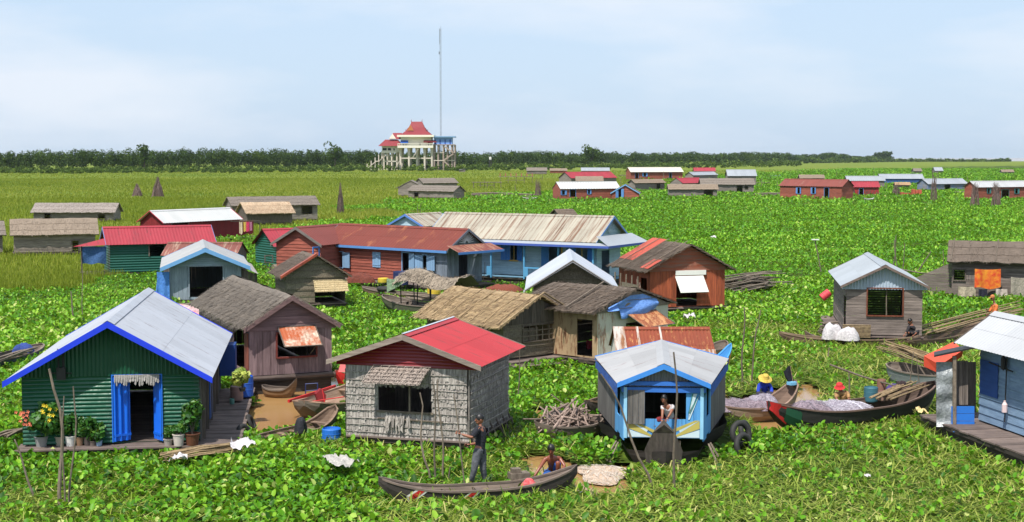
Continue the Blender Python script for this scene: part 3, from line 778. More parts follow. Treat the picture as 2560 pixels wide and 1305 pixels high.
for sd in (-1, 1):
    for k in range(2):
        mb.tube([(sd*(H.ww+.15+.05*k), .2+k*.15, .5), (sd*(H.ww+.35+.1*k), -.1+k*.2, .1), (sd*(H.ww+.2), -.3+.1*k, -.1)], .025, 5)
H.parts(mb, 'fender_rope', greypole)
for i, (yy, zz) in enumerate(((1.6, .55), (1.3, .3), (1.9, .2), (2.5, .4))):
    mb = MB(); mb.torus(.27, .075, 20, 8, Matrix.Translation((wB+.24+.06*i, yy-.3, zz)) @ Matrix.Rotation(math.radians(38+9*i), 4, 'Z') @ Matrix.Rotation(math.radians(76), 4, 'X'))
    H.part(mb, 'fender_tyre', black_rubber, smooth=True)

# rusty-roofed boathouse behind it (long side faces the camera)
H = House('floating_house', 'low house under rust red corrugated sheets behind the blue houseboat', (1532, 820), (1774, 820), 990, (1650, 908), ref='s', slope=.42, og=.1, ob=.1, os=.2, z0=.3, L=None)
H4b = H
H.walls({}, ('corrv', .12, mwall(205, 200, 192, amt=.3)))
sh = s_ = H.sg
H.roof(mat('metal', rgb(156, 72, 42, .62), rgb(222, 168, 100, .8), amt=1, var=.15, rough=.8, st=(1.2, 4.5, 1), cov=.56, scale=1.5), 'corr', wave=.11, cap=True)
mb = MB(); dz = H.hr-H.he
def on(sd, y, t, up=.05): return (sd*t*H.ew, y, H.hr-dz*t+up)
for (a, b, t0, t1) in ((0, .35, 0, 1.02), (H.L*.235, H.L*.26, 0, .66), (H.L*.47, H.L*.49, 0, .66), (.3, H.L*.26, .62, 1.02), (H.L*.66, H.L, .66, 1.02)):
    mb.quad(on(s_, a, t0), on(s_, b, t0), on(s_, b, t1), on(s_, a, t1))
H.part(mb, 'roof_sheets', mroof(225, 215, 205, 190, 130, 80, amt=.5, k=.62))
H.floor(deckwood)

# ------------------------------------------------------------------ 5 tan thatch hut
H = House('floating_house', 'dark palm hut with golden straw roof and barred window', (1353, 741), (1134, 717), 889, (1449, 800), og=.3, ob=.3, os=.3, z0=.4, wfac=.8)
H5 = H
win = H.op('front', (1307, 812, 1388, 850)); H.op('left', (H.W('left')-1.3, .45, H.W('left')-.6, 1.6), px=False)
H.walls({}, ('leafmat', .3, palm_dark), gable={'front': ('v', .2, wv(118, 106, 94, 70, 62, 54, k=.8)), 'back': ('leafmat', .3, palm_dark)}, gz=H.he+.05)
H.roof(thatch_tan, 'thatch', courses=9, strands=170, thick=.06, fr=.04)
mb = MB(); dz = H.hr-H.he
for k in range(7):
    y = .2+k*(H.L-.4)/6.2
    mb.tube([(-.05, y, H.hr+.07), (-H.ew*.55, y+.03, H.hr-dz*.55+.15), (-H.ew*1.02, y-.06, H.he+.12)], .018, 5)
    mb.tube([(.05, y, H.hr+.07), (H.ew*1.02, y, H.he+.12)], .018, 5)
mb.tube([(0, -.15, H.hr+.15), (-H.ew*1.04, -.1, H.he+.1)], .03, 5); mb.tube([(0, -.15, H.hr+.15), (H.ew*1.08, -.1, H.he+.06)], .04, 5)
H.parts(mb, 'roof_pole', bamboo)
H.frame('front', win, greypole, w=.04, cross=4, bars=2)
mb = MB(); wall_geo(mb, (win[2]-win[0])*.5, win[1], lambda u: win[3]-.08, [], 'h', .3, .01, M=H.M('front') @ Matrix.Translation((win[0], -.05, 0))); H.part(mb, 'window_mat', palm_dark)
H.floor(deckwood, ex=(H.x0-.05, H.y0-.5, H.x1+.3, H.y1+.1)); H.keep(0, H.x0, H.y0-.5, H.x1+.3, H.y0)
mb = MB()
for k in range(9): mb.tube([(H.x0-.6+random.random()*.5, H.y0-.15-.09*k, .16+.05*(k % 3)), (H.x1-.3+random.random()*.9, H.y0-.1-.1*k+random.uniform(-.1, .1), .14+.05*(k % 2))], random.uniform(.03, .05), 6)
H.parts(mb, 'float_pole', greypole)

# ------------------------------------------------------------------ 6 hut with blue tarp gable
H = House('floating_house', 'dark thatched hut with blue tarpaulin across its gable', (1592, 723), (1385, 707), 882, (1485, 785), og=.12, ob=.3, os=.2, z0=.4, wfac=.85)
H6 = H
win = H.op('front', (1565, 803, 1640, 850)); H.op('left', (H.W('left')-.95, .45, H.W('left')-.25, 1.75), px=False)
rust = mwall(196, 192, 174, 158, 98, 62, amt=.75, sc=.9, var=.15, cov=.53)
H.walls({'front': ('sheet', .75, rust), 'left': ('sheet', .7, mwall(176, 150, 118, 120, 74, 50, amt=.8, cov=.5))}, ('leafmat', .3, palm_dark), gable={'front': ('leafmat', .3, palm_dark), 'back': ('leafmat', .3, palm_dark)}, gz=H.he+.0)
H.roof(thatch_brown, 'thatch', courses=8, strands=120, thick=.06, fr=.03)
mb = MB(); dz = H.hr-H.he
for k in range(8):
    y = .3+k*(H.L-.6)/7
    for sd in (-1, 1): mb.tube([(sd*.05, y, H.hr+.07), (sd*H.ew*.98, y+random.uniform(-.1, .1), H.he+.10)], .014, 5)
mb.tube([(-.05, 1.5, H.hr+.18), (-H.ew, 1.3, H.he+.15)], .03, 5)
H.parts(mb, 'roof_pole', greypole)
M = H.M('front'); Wf = H.W('front'); T = H.top('front'); mb = MB()
def tarp(u, v):
    uu = Wf*(.1+.72*u); top_ = min(T(uu)-.06, H.hr-.2); bot = H.he-.12-.25*math.sin(math.pi*u)**2-.12*math.sin(u*9)*.6
    if u < .2: bot = H.he+.02
    return (uu, .1+.05*math.sin(v*7+u*5)+.06*v*math.sin(u*11), top_+(bot-top_)*v)
mb.grid(tarp, 26, 14, M); H.part(mb, 'tarpaulin', cloth(128, 172, 235, 96, 142, 220), smooth=True)
H.awning('front', win[0]-.05, win[2]-.1, H.he-.15, .8, 52, mwall(205, 150, 100, 165, 90, 50, amt=.8, cov=.42), 'corr', rim=oldwood, sk=.35)['label'] = 'rusty corrugated window flap propped open'
H.floor(deckwood, ex=(H.x0-.1, H.y0-.3, H.x1+.1, H.y1+.1))
mb = MB(); mb.box(.15, .05, .28, 1.0, .5, .34, M); mb.box(.2, .1, -.1, .26, .16, .28, M); mb.box(.9, .1, -.1, .96, .16, .28, M); H.part(mb, 'step', wh(190, 120, 70, 140, 90, 60))

# ------------------------------------------------------------------ 7 white-roofed palm hut behind
H = House('floating_house', 'dark palm hut with steep white metal roof between thatched huts', (1432, 652), (1424, 624), 835, (1312, 728), og=.5, ob=.2, os=.3, z0=.35, wfac=.82)
H.walls({}, ('leafmat', .35, palm_dark))
H.roof(mroof(214, 220, 232, k=.56, var=.06), 'corr', wave=.13, barge=oldwood, bw=.05)
mb = MB()
for sd in (-1, 1): mb.add([(0, -.02, H.hr+.06), (sd*H.ew*1.03, -.02, H.he+.04), (sd*H.ew*1.03, -.02, H.he-.06), (0, -.02, H.hr-.06)], [(0, 1, 2, 3)])
H.part(mb, 'roof_edge', mroof(226, 230, 238, k=.66, var=.04)); H.floor(deckwood)

# ------------------------------------------------------------------ 8 rust red hut
H = House('floating_house', 'rust red board hut with white slatted window flap and patched thatch roof', (1728, 613), (1632, 600), 766, (1617, 680), og=.35, ob=.3, os=.2, z0=.45, wfac=.86)
H8 = H
win = H.op('front', (1691, 690, 1742, 766)); H.op('left', (H.W('left')-1.1, .5, H.W('left')-.35, 1.8), px=False)
rb = mat('wood', rgb(172, 86, 52, .95), rgb(128, 62, 40, .9), st=(7, 7, .5), var=.22, amt=.25); rbh = mat('wood', rgb(172, 80, 48, .95), rgb(150, 120, 104, .8), st=(.5, .5, 5), var=.2, amt=.25)
H.walls({}, ('v', .22, rb), gable={'front': ('h', .26, rbh), 'back': ('h', .26, rbh)}, gz=H.he-.0)
H.roof(thatch_brown, 'thatch', courses=8, strands=130, thick=.06, fr=.03)
mb = MB(); dz = H.hr-H.he
for (y0, y1, t0, t1) in ((H.L*.62, H.L*1.0, .0, .8), (.0, .9, .66, .98)):
    mb.quad(*[(-t*H.ew, y, H.hr-dz*t+.125) for y, t in ((y0, t0), (y1, t0), (y1, t1), (y0, t1))])
H.parts(mb, 'roof_patch', mroof(206, 84, 56, 160, 80, 60, amt=.4, k=.75))
mb = MB()
for k in range(4): y = .4+k*H.L/4.3; mb.tube([(0, y, H.hr+.17), (-H.ew, y+.1, H.he+.14)], .02, 5)
H.parts(mb, 'roof_pole', greypole)
H.awning('front', win[0]-.1, win[2]+.3, H.uz('front', 1715, 690)[1], .85, 28, paint(238, 236, 228, amt=.15), 'slat', sk=.12)
mb = MB(); M = H.M('front'); u, z = H.uz('front', 1688, 683)
mb.box(u, .02, z-.1, u+1.5*(win[2]-win[0]+.3)/1.3, .08, z+.12, M); H.part(mb, 'window_header', paint(236, 234, 226, amt=.1))
H.floor(deckwood, ex=(H.x0-.4, H.y0-.1, H.x1+.1, H.y1+.1)); 
mb = MB(); M = H.M('left'); W = H.W('left')
for i, (a, h, m_) in enumerate(((.2, 1.0, 0), (.45, 1.15, 0))): mb.box(W-.3-a, .3, .6, W-.18-a, .36, .6+h, M)
H.parts(mb, 'hanging_cloth', cloth(190, 170, 150, 120, 60, 60))
mb = MB()
for k in range(5): mb.tube([(H.x0-.45, .8+k*.7, .2), (H.x0-.42, .8+k*.7, 1.9)], .035, 6)
mb.grid(lambda u, v: (H.x0-.45-.02*math.sin(u*30), .8+2.8*u*.7, .5+1.0*v), 12, 4); H.part(mb, 'porch_screen', palm_dark)

# ------------------------------------------------------------------ 9 long blue house with streaked roof
H = House('floating_house', 'long blue clapboard house with streaked grey roof and veranda', (1536, 541), (1113, 531), 690, (1380, 603), ref='s', slope=.62, og=.35, ob=.3, os=.75, z0=.65)
H9 = H; side = H.near()
cb = mat('wood', rgb(182, 206, 218, .95), rgb(150, 176, 194, .9), st=(.5, .5, 5), var=.06, amt=.25)
w1 = H.op(side, (1276, 613, 1294, 650)); d1 = H.op(side, (1372, 614, 1404, 688))
w2 = H.op(side, (1440, 620, 1470, 652)); H.op('front', (.6, .8, 1.6, 2.2), px=False)
H.walls({}, ('clap', .16, cb))
stk = mat('metal', rgb(196, 188, 170, .62), rgb(156, 118, 92, .6), amt=1, var=.10, rough=.75, st=(.12, 3.2, .12), cov=.48, scale=1.2)
H.roof(stk, 'corr', wave=.28, barge=paint(110, 150, 200), bw=.12)
mb = MB(); W = H.W(side)                                              # flat skirt roof round the eave with scalloped fascia
xe = H.sg*(H.ew-.05); x2 = H.sg*(H.ew+.42)
mb.add([(xe, -.7, H.he-.02), (xe, H.L+.1, H.he-.02), (x2, H.L+.1, H.he-.16), (x2, -.9, H.he-.16)], [(0, 1, 2, 3)])
mb.add([(-H.ew, -.0, H.he+.35), (H.ew, 0, H.he+.35), (H.ew+.42, -.95, H.he-.16), (-H.ew-.42, -.95, H.he-.16)], [(0, 1, 2, 3)])
H.part(mb, 'skirt_roof', mroof(190, 196, 204, 130, 100, 90, amt=.2))
mb = MB(); mb.box(min(x2, x2+.02), -.95, H.he-.28, max(x2, x2+.02), H.L+.1, H.he-.15); mb.box(-H.ew-.42, -.97, H.he-.28, H.ew+.42, -.95, H.he-.15); H.part(mb, 'fascia', paint(70, 95, 175))
for q, sh in ((w1, 1), (w2, 1)):
    H.frame(side, q, paint(215, 170, 70), w=.07, cross=1)
    H.leaf(side, q[0], q[1], q[3], .55, 150, paint(60, 120, 200), 1); H.leaf(side, q[2], q[1], q[3], .55, 150, paint(60, 120, 200), -1)
H.frame(side, d1, paint(215, 170, 70), w=.08, door=True); H.leaf(side, d1[0], d1[1], d1[3], .5, 120, paint(70, 125, 190), 1, 'door')
mb = MB(); xp = H.sg*(H.ew-.02)
for k in range(6): y = .2+k*(H.L-.4)/5; mb.box(xp-.045, y-.045, .5, xp+.045, y+.045, H.he-.15)
H.parts(mb, 'veranda_post', paint(90, 160, 205))
mb = MB()
for y in (.2, H.L*.38, H.L*.6, H.L*.8): mb.box(xp-.05, y, .65, xp, y+.25, 1.15)
mb.box(xp-.03, .2, 1.12, xp+.01, H.L*.4, 1.2); H.parts(mb, 'veranda_rail', paint(90, 160, 205))
H.floor(paint(110, 150, 175), ex=(min(H.x0, H.x0-.1, xp), H.y0-.6, max(H.x1, xp), H.y1+.1)); H.keep(.1, min(H.x0, xp), H.y0, max(H.x1, xp), H.y1)
mb = MB(); M = H.M('front'); Wf = H.W('front')                          # sunburst in the gable
for k in range(9):
    a = math.radians(15+18.7*k); mb.box(0, .02, -.02, .6, .05, .02, M @ Matrix.Translation((Wf/2, .05, H.he+.45)) @ Matrix.Rotation(-a, 4, 'Y'))
H.part(mb, 'gable_sunburst', paint(180, 200, 210))
mb = MB(); mb.box(xp-.5, .4, .65, xp-.1, 1.0, 1.5); mb.box(xp-.5, 1.3, .65, xp-.2, 1.8, 1.35); H.part(mb, 'veranda_furniture', cloth(120, 150, 150, 60, 90, 80))

H = House('floating_house', 'small wing hut with streaked grey roof and blue gable trim behind the red brown house', (1012, 536), (1100, 531), 640, (1062, 566), ref='s', slope=.5, og=.2, ob=.1, os=.2, z0=.6)
H.walls({}, ('clap', .18, cb)); H.roof(stk, 'corr', wave=.28, barge=paint(90, 130, 200), bw=.14); H.floor(deckwood)

# ------------------------------------------------------------------ 10 long red brown house
H = House('floating_house', 'long red brown clapboard house with rusty roof and sunburst gable', (1172, 573), (850, 559), 702, (1112, 627), ref='s', slope=.62, og=.3, ob=.2, os=.35, z0=.5)
H10 = H; side = H.near()
rc = mat('wood', rgb(170, 92, 74, .85), rgb(128, 62, 50, .8), st=(.5, .5, 5), var=.14, amt=.35)
gv = mat('wood', rgb(140, 152, 166, .8), rgb(98, 108, 122, .8), st=(8, 8, .6), var=.15, amt=.35)
w1 = H.op(side, (847, 630, 858, 668)); d1 = H.op(side, (1007, 632, 1024, 700)); w3 = H.op(side, (1058, 638, 1068, 675)); w0 = H.op(side, (932, 630, 952, 668))
df = H.op('front', (1147, 636, 1168, 700))
INFO.append('H10 side openings '+str([tuple(round(v, 2) for v in q) for q in H.ops[side]])+' front '+str(df)+' W '+str(H.W(side)))
M = H.M(side); W = H.W(side); T = H.top(side)
right_end = 'near'
us = sorted([d1[0]]); ucut = d1[0] if side == 'right' else d1[2]
mb = MB(); mb2 = MB()
Ml = M
if side == 'left':       # u runs from far end to near end
    wall_geo(mb, ucut-.0, H.z0, T, [o for o in H.ops[side]], 'clap', .17, M=M)
    wall_geo(mb2, W-ucut, H.z0, T, [(o[0]-ucut, o[1], o[2]-ucut, o[3]) for o in H.ops[side]], 'v', .2, M=M @ Matrix.Translation((ucut, 0, 0)))
else:
    wall_geo(mb, W-ucut, H.z0, T, [(o[0]-ucut, o[1], o[2]-ucut, o[3]) for o in H.ops[side]], 'clap', .17, M=M @ Matrix.Translation((ucut, 0, 0)))
    wall_geo(mb2, ucut, H.z0, T, H.ops[side], 'v', .2, M=M)
H.part(mb, 'wall', rc)['label'] = 'red brown clapboard wall'; H.part(mb2, 'wall', gv)['label'] = 'grey blue board wall'
H.walls({side: None}, ('v', .2, gv), gable={'front': ('h', .22, gv)}, gz=H.he+.25)
H.roof(mat('metal', rgb(134, 58, 44, .62), rgb(196, 120, 78, .66), amt=1, var=.07, rough=.8, st=(.7, 1.2, .7), cov=.56, scale=.7), 'corr', wave=.24, barge=paint(110, 118, 130), bw=.13)
H.eave(paint(90, 140, 200), .14)
mb = MB(); mb.add([(-H.ew-.02, 0, H.he+.28), (H.ew+.02, 0, H.he+.28), (H.ew+.1, -.95, H.he-.05), (-H.ew-.1, -.95, H.he-.05)], [(0, 1, 2, 3)]); H.part(mb, 'skirt_roof', mat('metal', rgb(140, 66, 56, .62), rgb(210, 160, 130, .62), amt=1, var=.05, rough=.7, st=(3, .6, .7), cov=.45))
mb = MB(); mb.box(-H.ew-.1, -.98, H.he-.17, H.ew+.1, -.95, H.he-.04); H.part(mb, 'fascia', paint(80, 135, 205))
mb = MB(); Mf = H.M('front'); Wf = H.W('front')
for k in range(13):
    a = math.radians(8+13.7*k); mb.box(.12, .02, -.02, .62, .05, .02, Mf @ Matrix.Translation((Wf/2, .10, H.he+.34)) @ Matrix.Rotation(-a, 4, 'Y'))
H.part(mb, 'gable_sunburst', paint(190, 195, 195))
bs = paint(130, 165, 200)
for q in (w1, w3):
    H.frame(side, q, bs, w=.05, cross=0); H.leaf(side, q[0], q[1], q[3], .7, 172, bs, 1); H.leaf(side, q[2], q[1], q[3], .7, 172, bs, -1)
H.leaf(side, w0[0], w0[1], w0[3], (w0[2]-w0[0])/2, 4, bs, 1); H.leaf(side, w0[2], w0[1], w0[3], (w0[2]-w0[0])/2, 12, bs, -1)
H.frame(side, d1, bs, w=.06, door=True); H.leaf(side, d1[2] if side == 'left' else d1[0], d1[1], d1[3], .55, 165, bs, -1 if side == 'left' else 1, 'door')
H.leaf('front', df[2], df[1], df[3], .9, 20, gv, 1, 'door')
H.floor(deckwood, ex=(H.x0-1.0 if side == 'left' else H.x0-.1, H.y0-.9, H.x1+1.0 if side == 'right' else H.x1+.1, H.y1+.1)); H.keep(0, H.x0-1.0, H.y0-.9, H.x1+.9, H.y1)
# wing on its far end with a small gable towards the viewer
H = House('floating_house', 'small red board hut with weathered gable left of the red brown house', (739, 568), (850, 560), 690, (790, 615), ref='s', slope=.55, og=.25, ob=.1, os=.25, z0=.5)
side = H.near(); dd = H.op(side, (783, 620, 796, 650))
H.walls({}, ('clap', .2, rc)); H.roof(mat('metal', rgb(140, 66, 56, .62), rgb(186, 104, 68, .62), amt=1, var=.05, rough=.7, st=(.7, 1, .7), cov=.60, scale=.7), 'corr', wave=.24, barge=wh(130, 120, 115, 90, 84, 80), bw=.16)
H.frame(side, dd, paint(70, 130, 200), w=.08, door=True); H.floor(deckwood)

# ------------------------------------------------------------------ 11 blue-grey gabled house
H = House('floating_house', 'grey blue board house with a wide dark doorway and pale blue gable trim', (513, 621), (507, 600), 748, (626, 667), og=.5, ob=.2, os=.3, z0=.35, wfac=.80)
H11 = H
op = H.op('front', (474, 666, 557, 742))
gb = mat('wood', rgb(165, 178, 190, .85), rgb(125, 138, 150, .8), st=(8, 8, .6), var=.08, amt=.3); gbh = mat('wood', rgb(160, 178, 192, .85), rgb(125, 140, 154, .8), st=(.5, .5, 6), var=.08, amt=.3)
H.walls({}, ('v', .22, gb), gable={'front': ('h', .24, gbh), 'back': ('h', .24, gbh)}, gz=H.uz('front', 513, 664)[1])
H.roof(mroof(200, 200, 200, k=.55, var=.05), 'corr', barge=paint(110, 165, 215), bw=.2, wave=.14)
H.frame('front', op, gb, w=.06, door=True); H.floor(deckwood)
mb = MB(); wl = H.ww
mb.grid(lambda u, v: (-wl-.55+.5*v*0+.08*math.sin(u*7)*v-.1*v, .3+1.5*u, H.he-.1-1.6*v), 12, 8); mb.grid(lambda u, v: (-wl-.6+.6*u, .28+.06*math.sin(u*9)*v, H.he-.2-1.5*v), 8, 8)
H.part(mb, 'tarpaulin', cloth(95, 155, 225, 60, 115, 200), smooth=True)
mb = MB(); mb.quad((wl, 0.3, H.he+.0), (wl, H.L, H.he+.0), (wl+.85, H.L, H.he-.4), (wl+.85, .3, H.he-.4)); H.part(mb, 'lean_to_roof', mroof(200, 190, 184, 130, 80, 70, amt=.4))
mb = MB(); wall_geo(mb, .8, .35, lambda u: H.he-.1-.45*u, [], 'v', .2, M=H.M('front') @ Matrix.Translation((H.W('front'), -.1, 0))); wall_geo(mb, 2, .35, lambda u: H.he-.45, [], 'v', .2, M=H.M('right') @ Matrix.Translation((0, .8, 0))); H.part(mb, 'lean_to_wall', oldwood)
H = House('floating_house', 'low shed with rust streaked roof right behind the grey blue house', (420, 606), (607, 607), 715, (500, 640), ref='s', slope=.5, og=.1, ob=.1, os=.2, z0=.35)
H.walls({}, ('v', .2, oldwood)); H.roof(mat('metal', rgb(150, 84, 72, .62), rgb(215, 185, 160, .62), amt=1, var=.15, rough=.7, st=(.3, 3, .3), cov=.5, scale=1.2), 'corr', wave=.24); H.floor(deckwood)

# ------------------------------------------------------------------ 12 palm hut with straw flap
H = House('floating_house', 'palm mat hut with pale straw flap over an open storage bay', (792, 641), (757, 629), 757, (878, 692), og=.3, ob=.2, os=.2, z0=.4, wfac=.86)
H12 = H
win = H.op('front', (787, 722, 866, 756))
H.walls({}, ('leafmat', .26, palm_dark), gable={'front': ('leafmat', .26, palm_dark), 'back': ('leafmat', .26, palm_dark)}, gz=H.he)
H.roof(thatch_brown, 'thatch', courses=8, strands=130, thick=.07, fr=.03)
mb = MB(); dz = H.hr-H.he
mb.prism([(0, H.hr+.16), (-H.ew*1.04, H.he+.12), (-H.ew*1.04, H.he-.0), (0, H.hr+.03)], -.06, .28); H.part(mb, 'rusty_edge_sheet', mroof(190, 90, 55, 150, 70, 50, amt=.5, k=.8))
H.awning('front', win[0]-.06, win[2]-.0, win[3]+.42, .62, 34, mat('thatch', rgb(235, 215, 175, .9), rgb(190, 165, 115, .85), st=(.7, 3, 6), var=.12, amt=.1), 'straw', 'straw_flap')
H.floor(deckwood)

# ------------------------------------------------------------------ 13.. back row left
def sideh(name_label, A, B, by, E, roofm, style='corr', wallm=None, ws=('h', .25), slope=.55, os=.3, z0=.3, wins=(), doors=(), wave=.3, barge=None, strands=0, cat='house', shut=None, og=.25, bwid=.12, group=None, frame=None, floorm=None, fop=()):
    H = House('floating_house', name_label, A, B, by, E, ref='s', slope=slope, og=og, ob=og, os=os, z0=z0, cat=cat, group=group)
    sd = H.near()
    qs = [H.op(sd, r) for r in wins]; ds = [H.op(sd, r) for r in doors]
    H.walls({}, (ws[0], ws[1], wallm))
    if style == 'corr': H.roof(roofm, 'corr', wave=wave, barge=barge, bw=bwid, lap=False)
    else: H.roof(roofm, 'thatch', courses=3, strands=strands, thick=.07, fr=.02, barge=barge)
    for q in qs:
        if shut is not None:
            w_ = min(.55, (q[2]-q[0])*.6); H.leaf(sd, q[0], q[1], q[3], w_, 165, shut, 1); H.leaf(sd, q[2], q[1], q[3], w_, 165, shut, -1)
        H.frame(sd, q, frame or shut or oldwood, w=.06)
    for q in ds: H.frame(sd, q, frame or shut or oldwood, w=.07, door=True)
    H.floor(floorm or deckwood)
    return H
redroof = mroof(194, 56, 72, 170, 66, 76, k=.56, var=.07, rough=.7, amt=.5, cov=.54); greyroof = mroof(190, 196, 204, 150, 120, 110, k=.55, amt=.1, var=.06)
whiteroof = mroof(232, 232, 230, 200, 190, 180, k=.6, var=.04); rbrown = mat('wood', rgb(172, 98, 78, .85), rgb(135, 68, 54, .8), st=(.5, .5, 4), var=.15, amt=.3)
greyh = wh(150, 140, 132, 104, 96, 90, var=.15, amt=.3); bluesh = paint(95, 145, 205)
greenh = mat('metal', rgb(18, 92, 78, .8), rgb(20, 100, 80, .8), amt=0, var=.05, rough=.4, st=(1, 1, 1))
H13 = sideh('green corrugated house under a long red metal roof', (256, 568), (527, 563), 678, (300, 612), redroof, wallm=greenh, ws=('corrh', .16), doors=[(374, 612, 410, 640)], slope=.6, os=.25, barge=paint(120, 130, 180), wave=.2)
H = H13; mb = MB(); sd = H.sg; dz = H.hr-H.he
mb.add([(sd*H.ew*.62, 0, H.hr-dz*.62), (sd*H.ew, 0, H.he), (sd*H.ew, -2.0, H.he-.05), (sd*H.ew*.3, -.2, H.hr-dz*.75)], [(0, 1, 2, 3)]); H.part(mb, 'porch_roof', redroof)
M = H.M(H.near()); W = H.W(H.near()); mb = MB()
uA, zA = H.uz(H.near(), 203, 617); uB, zB = H.uz(H.near(), 266, 658)
mb.grid(lambda u, v: (uA+(uB-uA)*u, .06+.05*math.sin(u*8+v*3), zA+(zB-zA)*v+.04*math.sin(u*12)*v), 16, 6, M); H.part(mb, 'tarpaulin', cloth(75, 115, 165, 45, 80, 130), smooth=True)
mb = MB()
for u in (uA, uA+.0): mb.tube([(uA, .1, -.2), (uA, .1, zA+.1)], .05, 6, M)
mb.box(uA, -2.0, H.z0-.08, uB*0+.2, .02, H.z0, M); H.part(mb, 'porch', oldwood)
H14 = sideh('small green corrugated house with red metal roof beside the rusty roofed one', (655, 573), (752, 570), 668, (690, 617), redroof, wallm=greenh, ws=('corrh', .16), wins=[(663, 640, 680, 655)], slope=.6, os=.15, wave=.2)
H = H14; mb = MB(); mb.tube([(H.sg*(H.ew+.5), -.3, .3), (H.sg*(H.ew+.5), H.L, .3)], .3, 8); H.part(mb, 'porch', palm_dark)
H15 = sideh('white roofed house with dark red board wall and laundry on its porch', (374, 527), (574, 519), 598, (450, 556), whiteroof, wallm=mat('wood', rgb(140, 28, 34, .8), rgb(105, 20, 26, .8), st=(8, 8, .6), var=.1, amt=.2), ws=('v', .3), slope=.6, os=.2, doors=[(430, 558, 470, 590)], barge=paint(200, 60, 80), bwid=.06)
H = H15; mb = MB(); M = H.M(H.near()); sd = H.near()
u0 = H.uz(sd, 597, 580)[0]; u1 = H.uz(sd, 636, 580)[0]
wall_geo(mb, abs(u1-u0), .4, lambda u: H.he-.15, [], 'v', .3, M=M @ Matrix.Translation((min(u0, u1), -.1, 0))); H.part(mb, 'porch_wall', mat('wood', rgb(140, 28, 34, .8), rgb(105, 20, 26, .8), st=(8, 8, .6), var=.1, amt=.2))
mb = MB(); mb.box(min(u0, u1)-6, -.4, .22, max(u0, u1)+.3, .9, .3, M); mb.tube([(max(u0, u1), .7, H.he-.2), (min(u0, u1)-1.5, .5, H.he-.1)], .03, 5, M); mb.tube([(max(u0, u1), .7, .3), (max(u0, u1), .7, H.he-.15)], .04, 5, M); H.part(mb, 'porch', oldwood)
LAUN = [(H, sd, u0, u1)]
mb = MB(); ua = H.uz(sd, 415, 560)[0]; mb.add([(ua-.6, .0, H.he-.25), (ua+.8, 0, H.he-.25), (ua+.9, .9, H.he-.5), (ua-.5, .9, H.he-.5)], [(0, 1, 2, 3)], M); H.part(mb, 'blue_flap', paint(150, 190, 225))
H16 = sideh('long grey brown house of weathered slats with bowed palm roof at the left', (243, 546), (24, 549), 630, (120, 588), mat('thatch', rgb(168, 150, 130, .8), rgb(120, 104, 90, .75), st=(4, .7, 4), var=.1), style='thatch', wallm=wh(165, 152, 140, 110, 98, 90, var=.2), ws=('h', .12), doors=[(181, 602, 196, 628)], slope=.6, strands=25)
H17 = sideh('patched grey hut standing alone at the edge of the meadow', (298, 508), (88, 508), 549, (200, 532), mat('thatch', rgb(178, 166, 158, .8), rgb(118, 106, 98, .75), st=(.7, 1.5, 2), var=.3, amt=.3), style='thatch', wallm=greyh, ws=('h', .2), slope=.6, doors=[(112, 534, 126, 548), (246, 537, 262, 549)], strands=15)
H17b = sideh('plank hut cut off by the left picture edge', (10, 553), (-160, 556), 632, (-60, 590), thatch_far, style='thatch', wallm=greyh, ws=('h', .15), slope=.6)
H18 = sideh('grey thatched hut at the meadow edge behind the white roof', (788, 490), (567, 493), 548, (700, 514), thatch_far, style='thatch', wallm=greyh, slope=.6, strands=20, doors=[(755, 516, 780, 535)])
H18b = sideh('straw covered hut with pale thatch patch in front of the grey one', (723, 505), (600, 507), 557, (680, 534), mat('thatch', rgb(215, 195, 165, .8), rgb(165, 125, 95, .75), st=(.7, 3, .7), var=.3), style='thatch', wallm=oldwood, slope=.6, strands=60, os=.4)
H19b = sideh('brown thatched hut peeking over the long blue house', (1432, 523), (1385, 524), 575, (1420, 537), thatch_brown, style='thatch', wallm=greyh, slope=.6)

# ------------------------------------------------------------------ 19 grey plank hut on the right with light blue gable
H = House('floating_house', 'weathered slat hut with light grey metal roof and pale gable on the right', (2214, 664), (2169, 632), 838, (2325, 719), og=.3, ob=.2, os=.2, z0=.4, wfac=.86)
H19 = H
win = H.op('front', (2169, 722, 2256, 788)); H.op('left', (H.W('left')-1.15, .45, H.W('left')-.1, 1.9), px=False); H.ops['back'].append((H.W('back')-win[2], win[1]+.5, H.W('back')-win[0]+.6, win[3]))
sl = wh(146, 132, 124, 92, 82, 76, var=.2)
H.walls({}, ('h', .11, sl), gable={'front': ('corrv', .12, mwall(176, 190, 206, amt=0)), 'back': ('h', .2, sl)}, gz=H.uz('front', 2214, 722)[1])
H.roof(mroof(200, 208, 216, k=.52, var=.06), 'corr', wave=.14, barge=wh(140, 120, 110, 100, 84, 78), bw=.1)
H.frame('front', win, mwall(176, 130, 90, amt=.8), w=.05); H.floor(deckwood, ex=(H.x0-.6, H.y0-.15, H.x1+.1, H.y1+.1))
mb = MB(); M = H.M('front'); u, z = H.uz('front', 2140, 845)
for k in range(10): mb.tube([(u-.55, .15+.01*k, z+.05+k*.055), (u+.55, .15+.01*k, z+.05+k*.055)], .028, 6, M)
H.parts(mb, 'rack_pole', bamboo)
mb = MB(); 
for k in range(14): mb.tube([(H.x0-1.0+random.random()*.2, H.y0+.8+random.random(), .3+.03*k), (H.x0-.2, H.y0+.4+random.random(), .35+.03*k)], .03, 5)
H.parts(mb, 'stacked_pole', greypole)
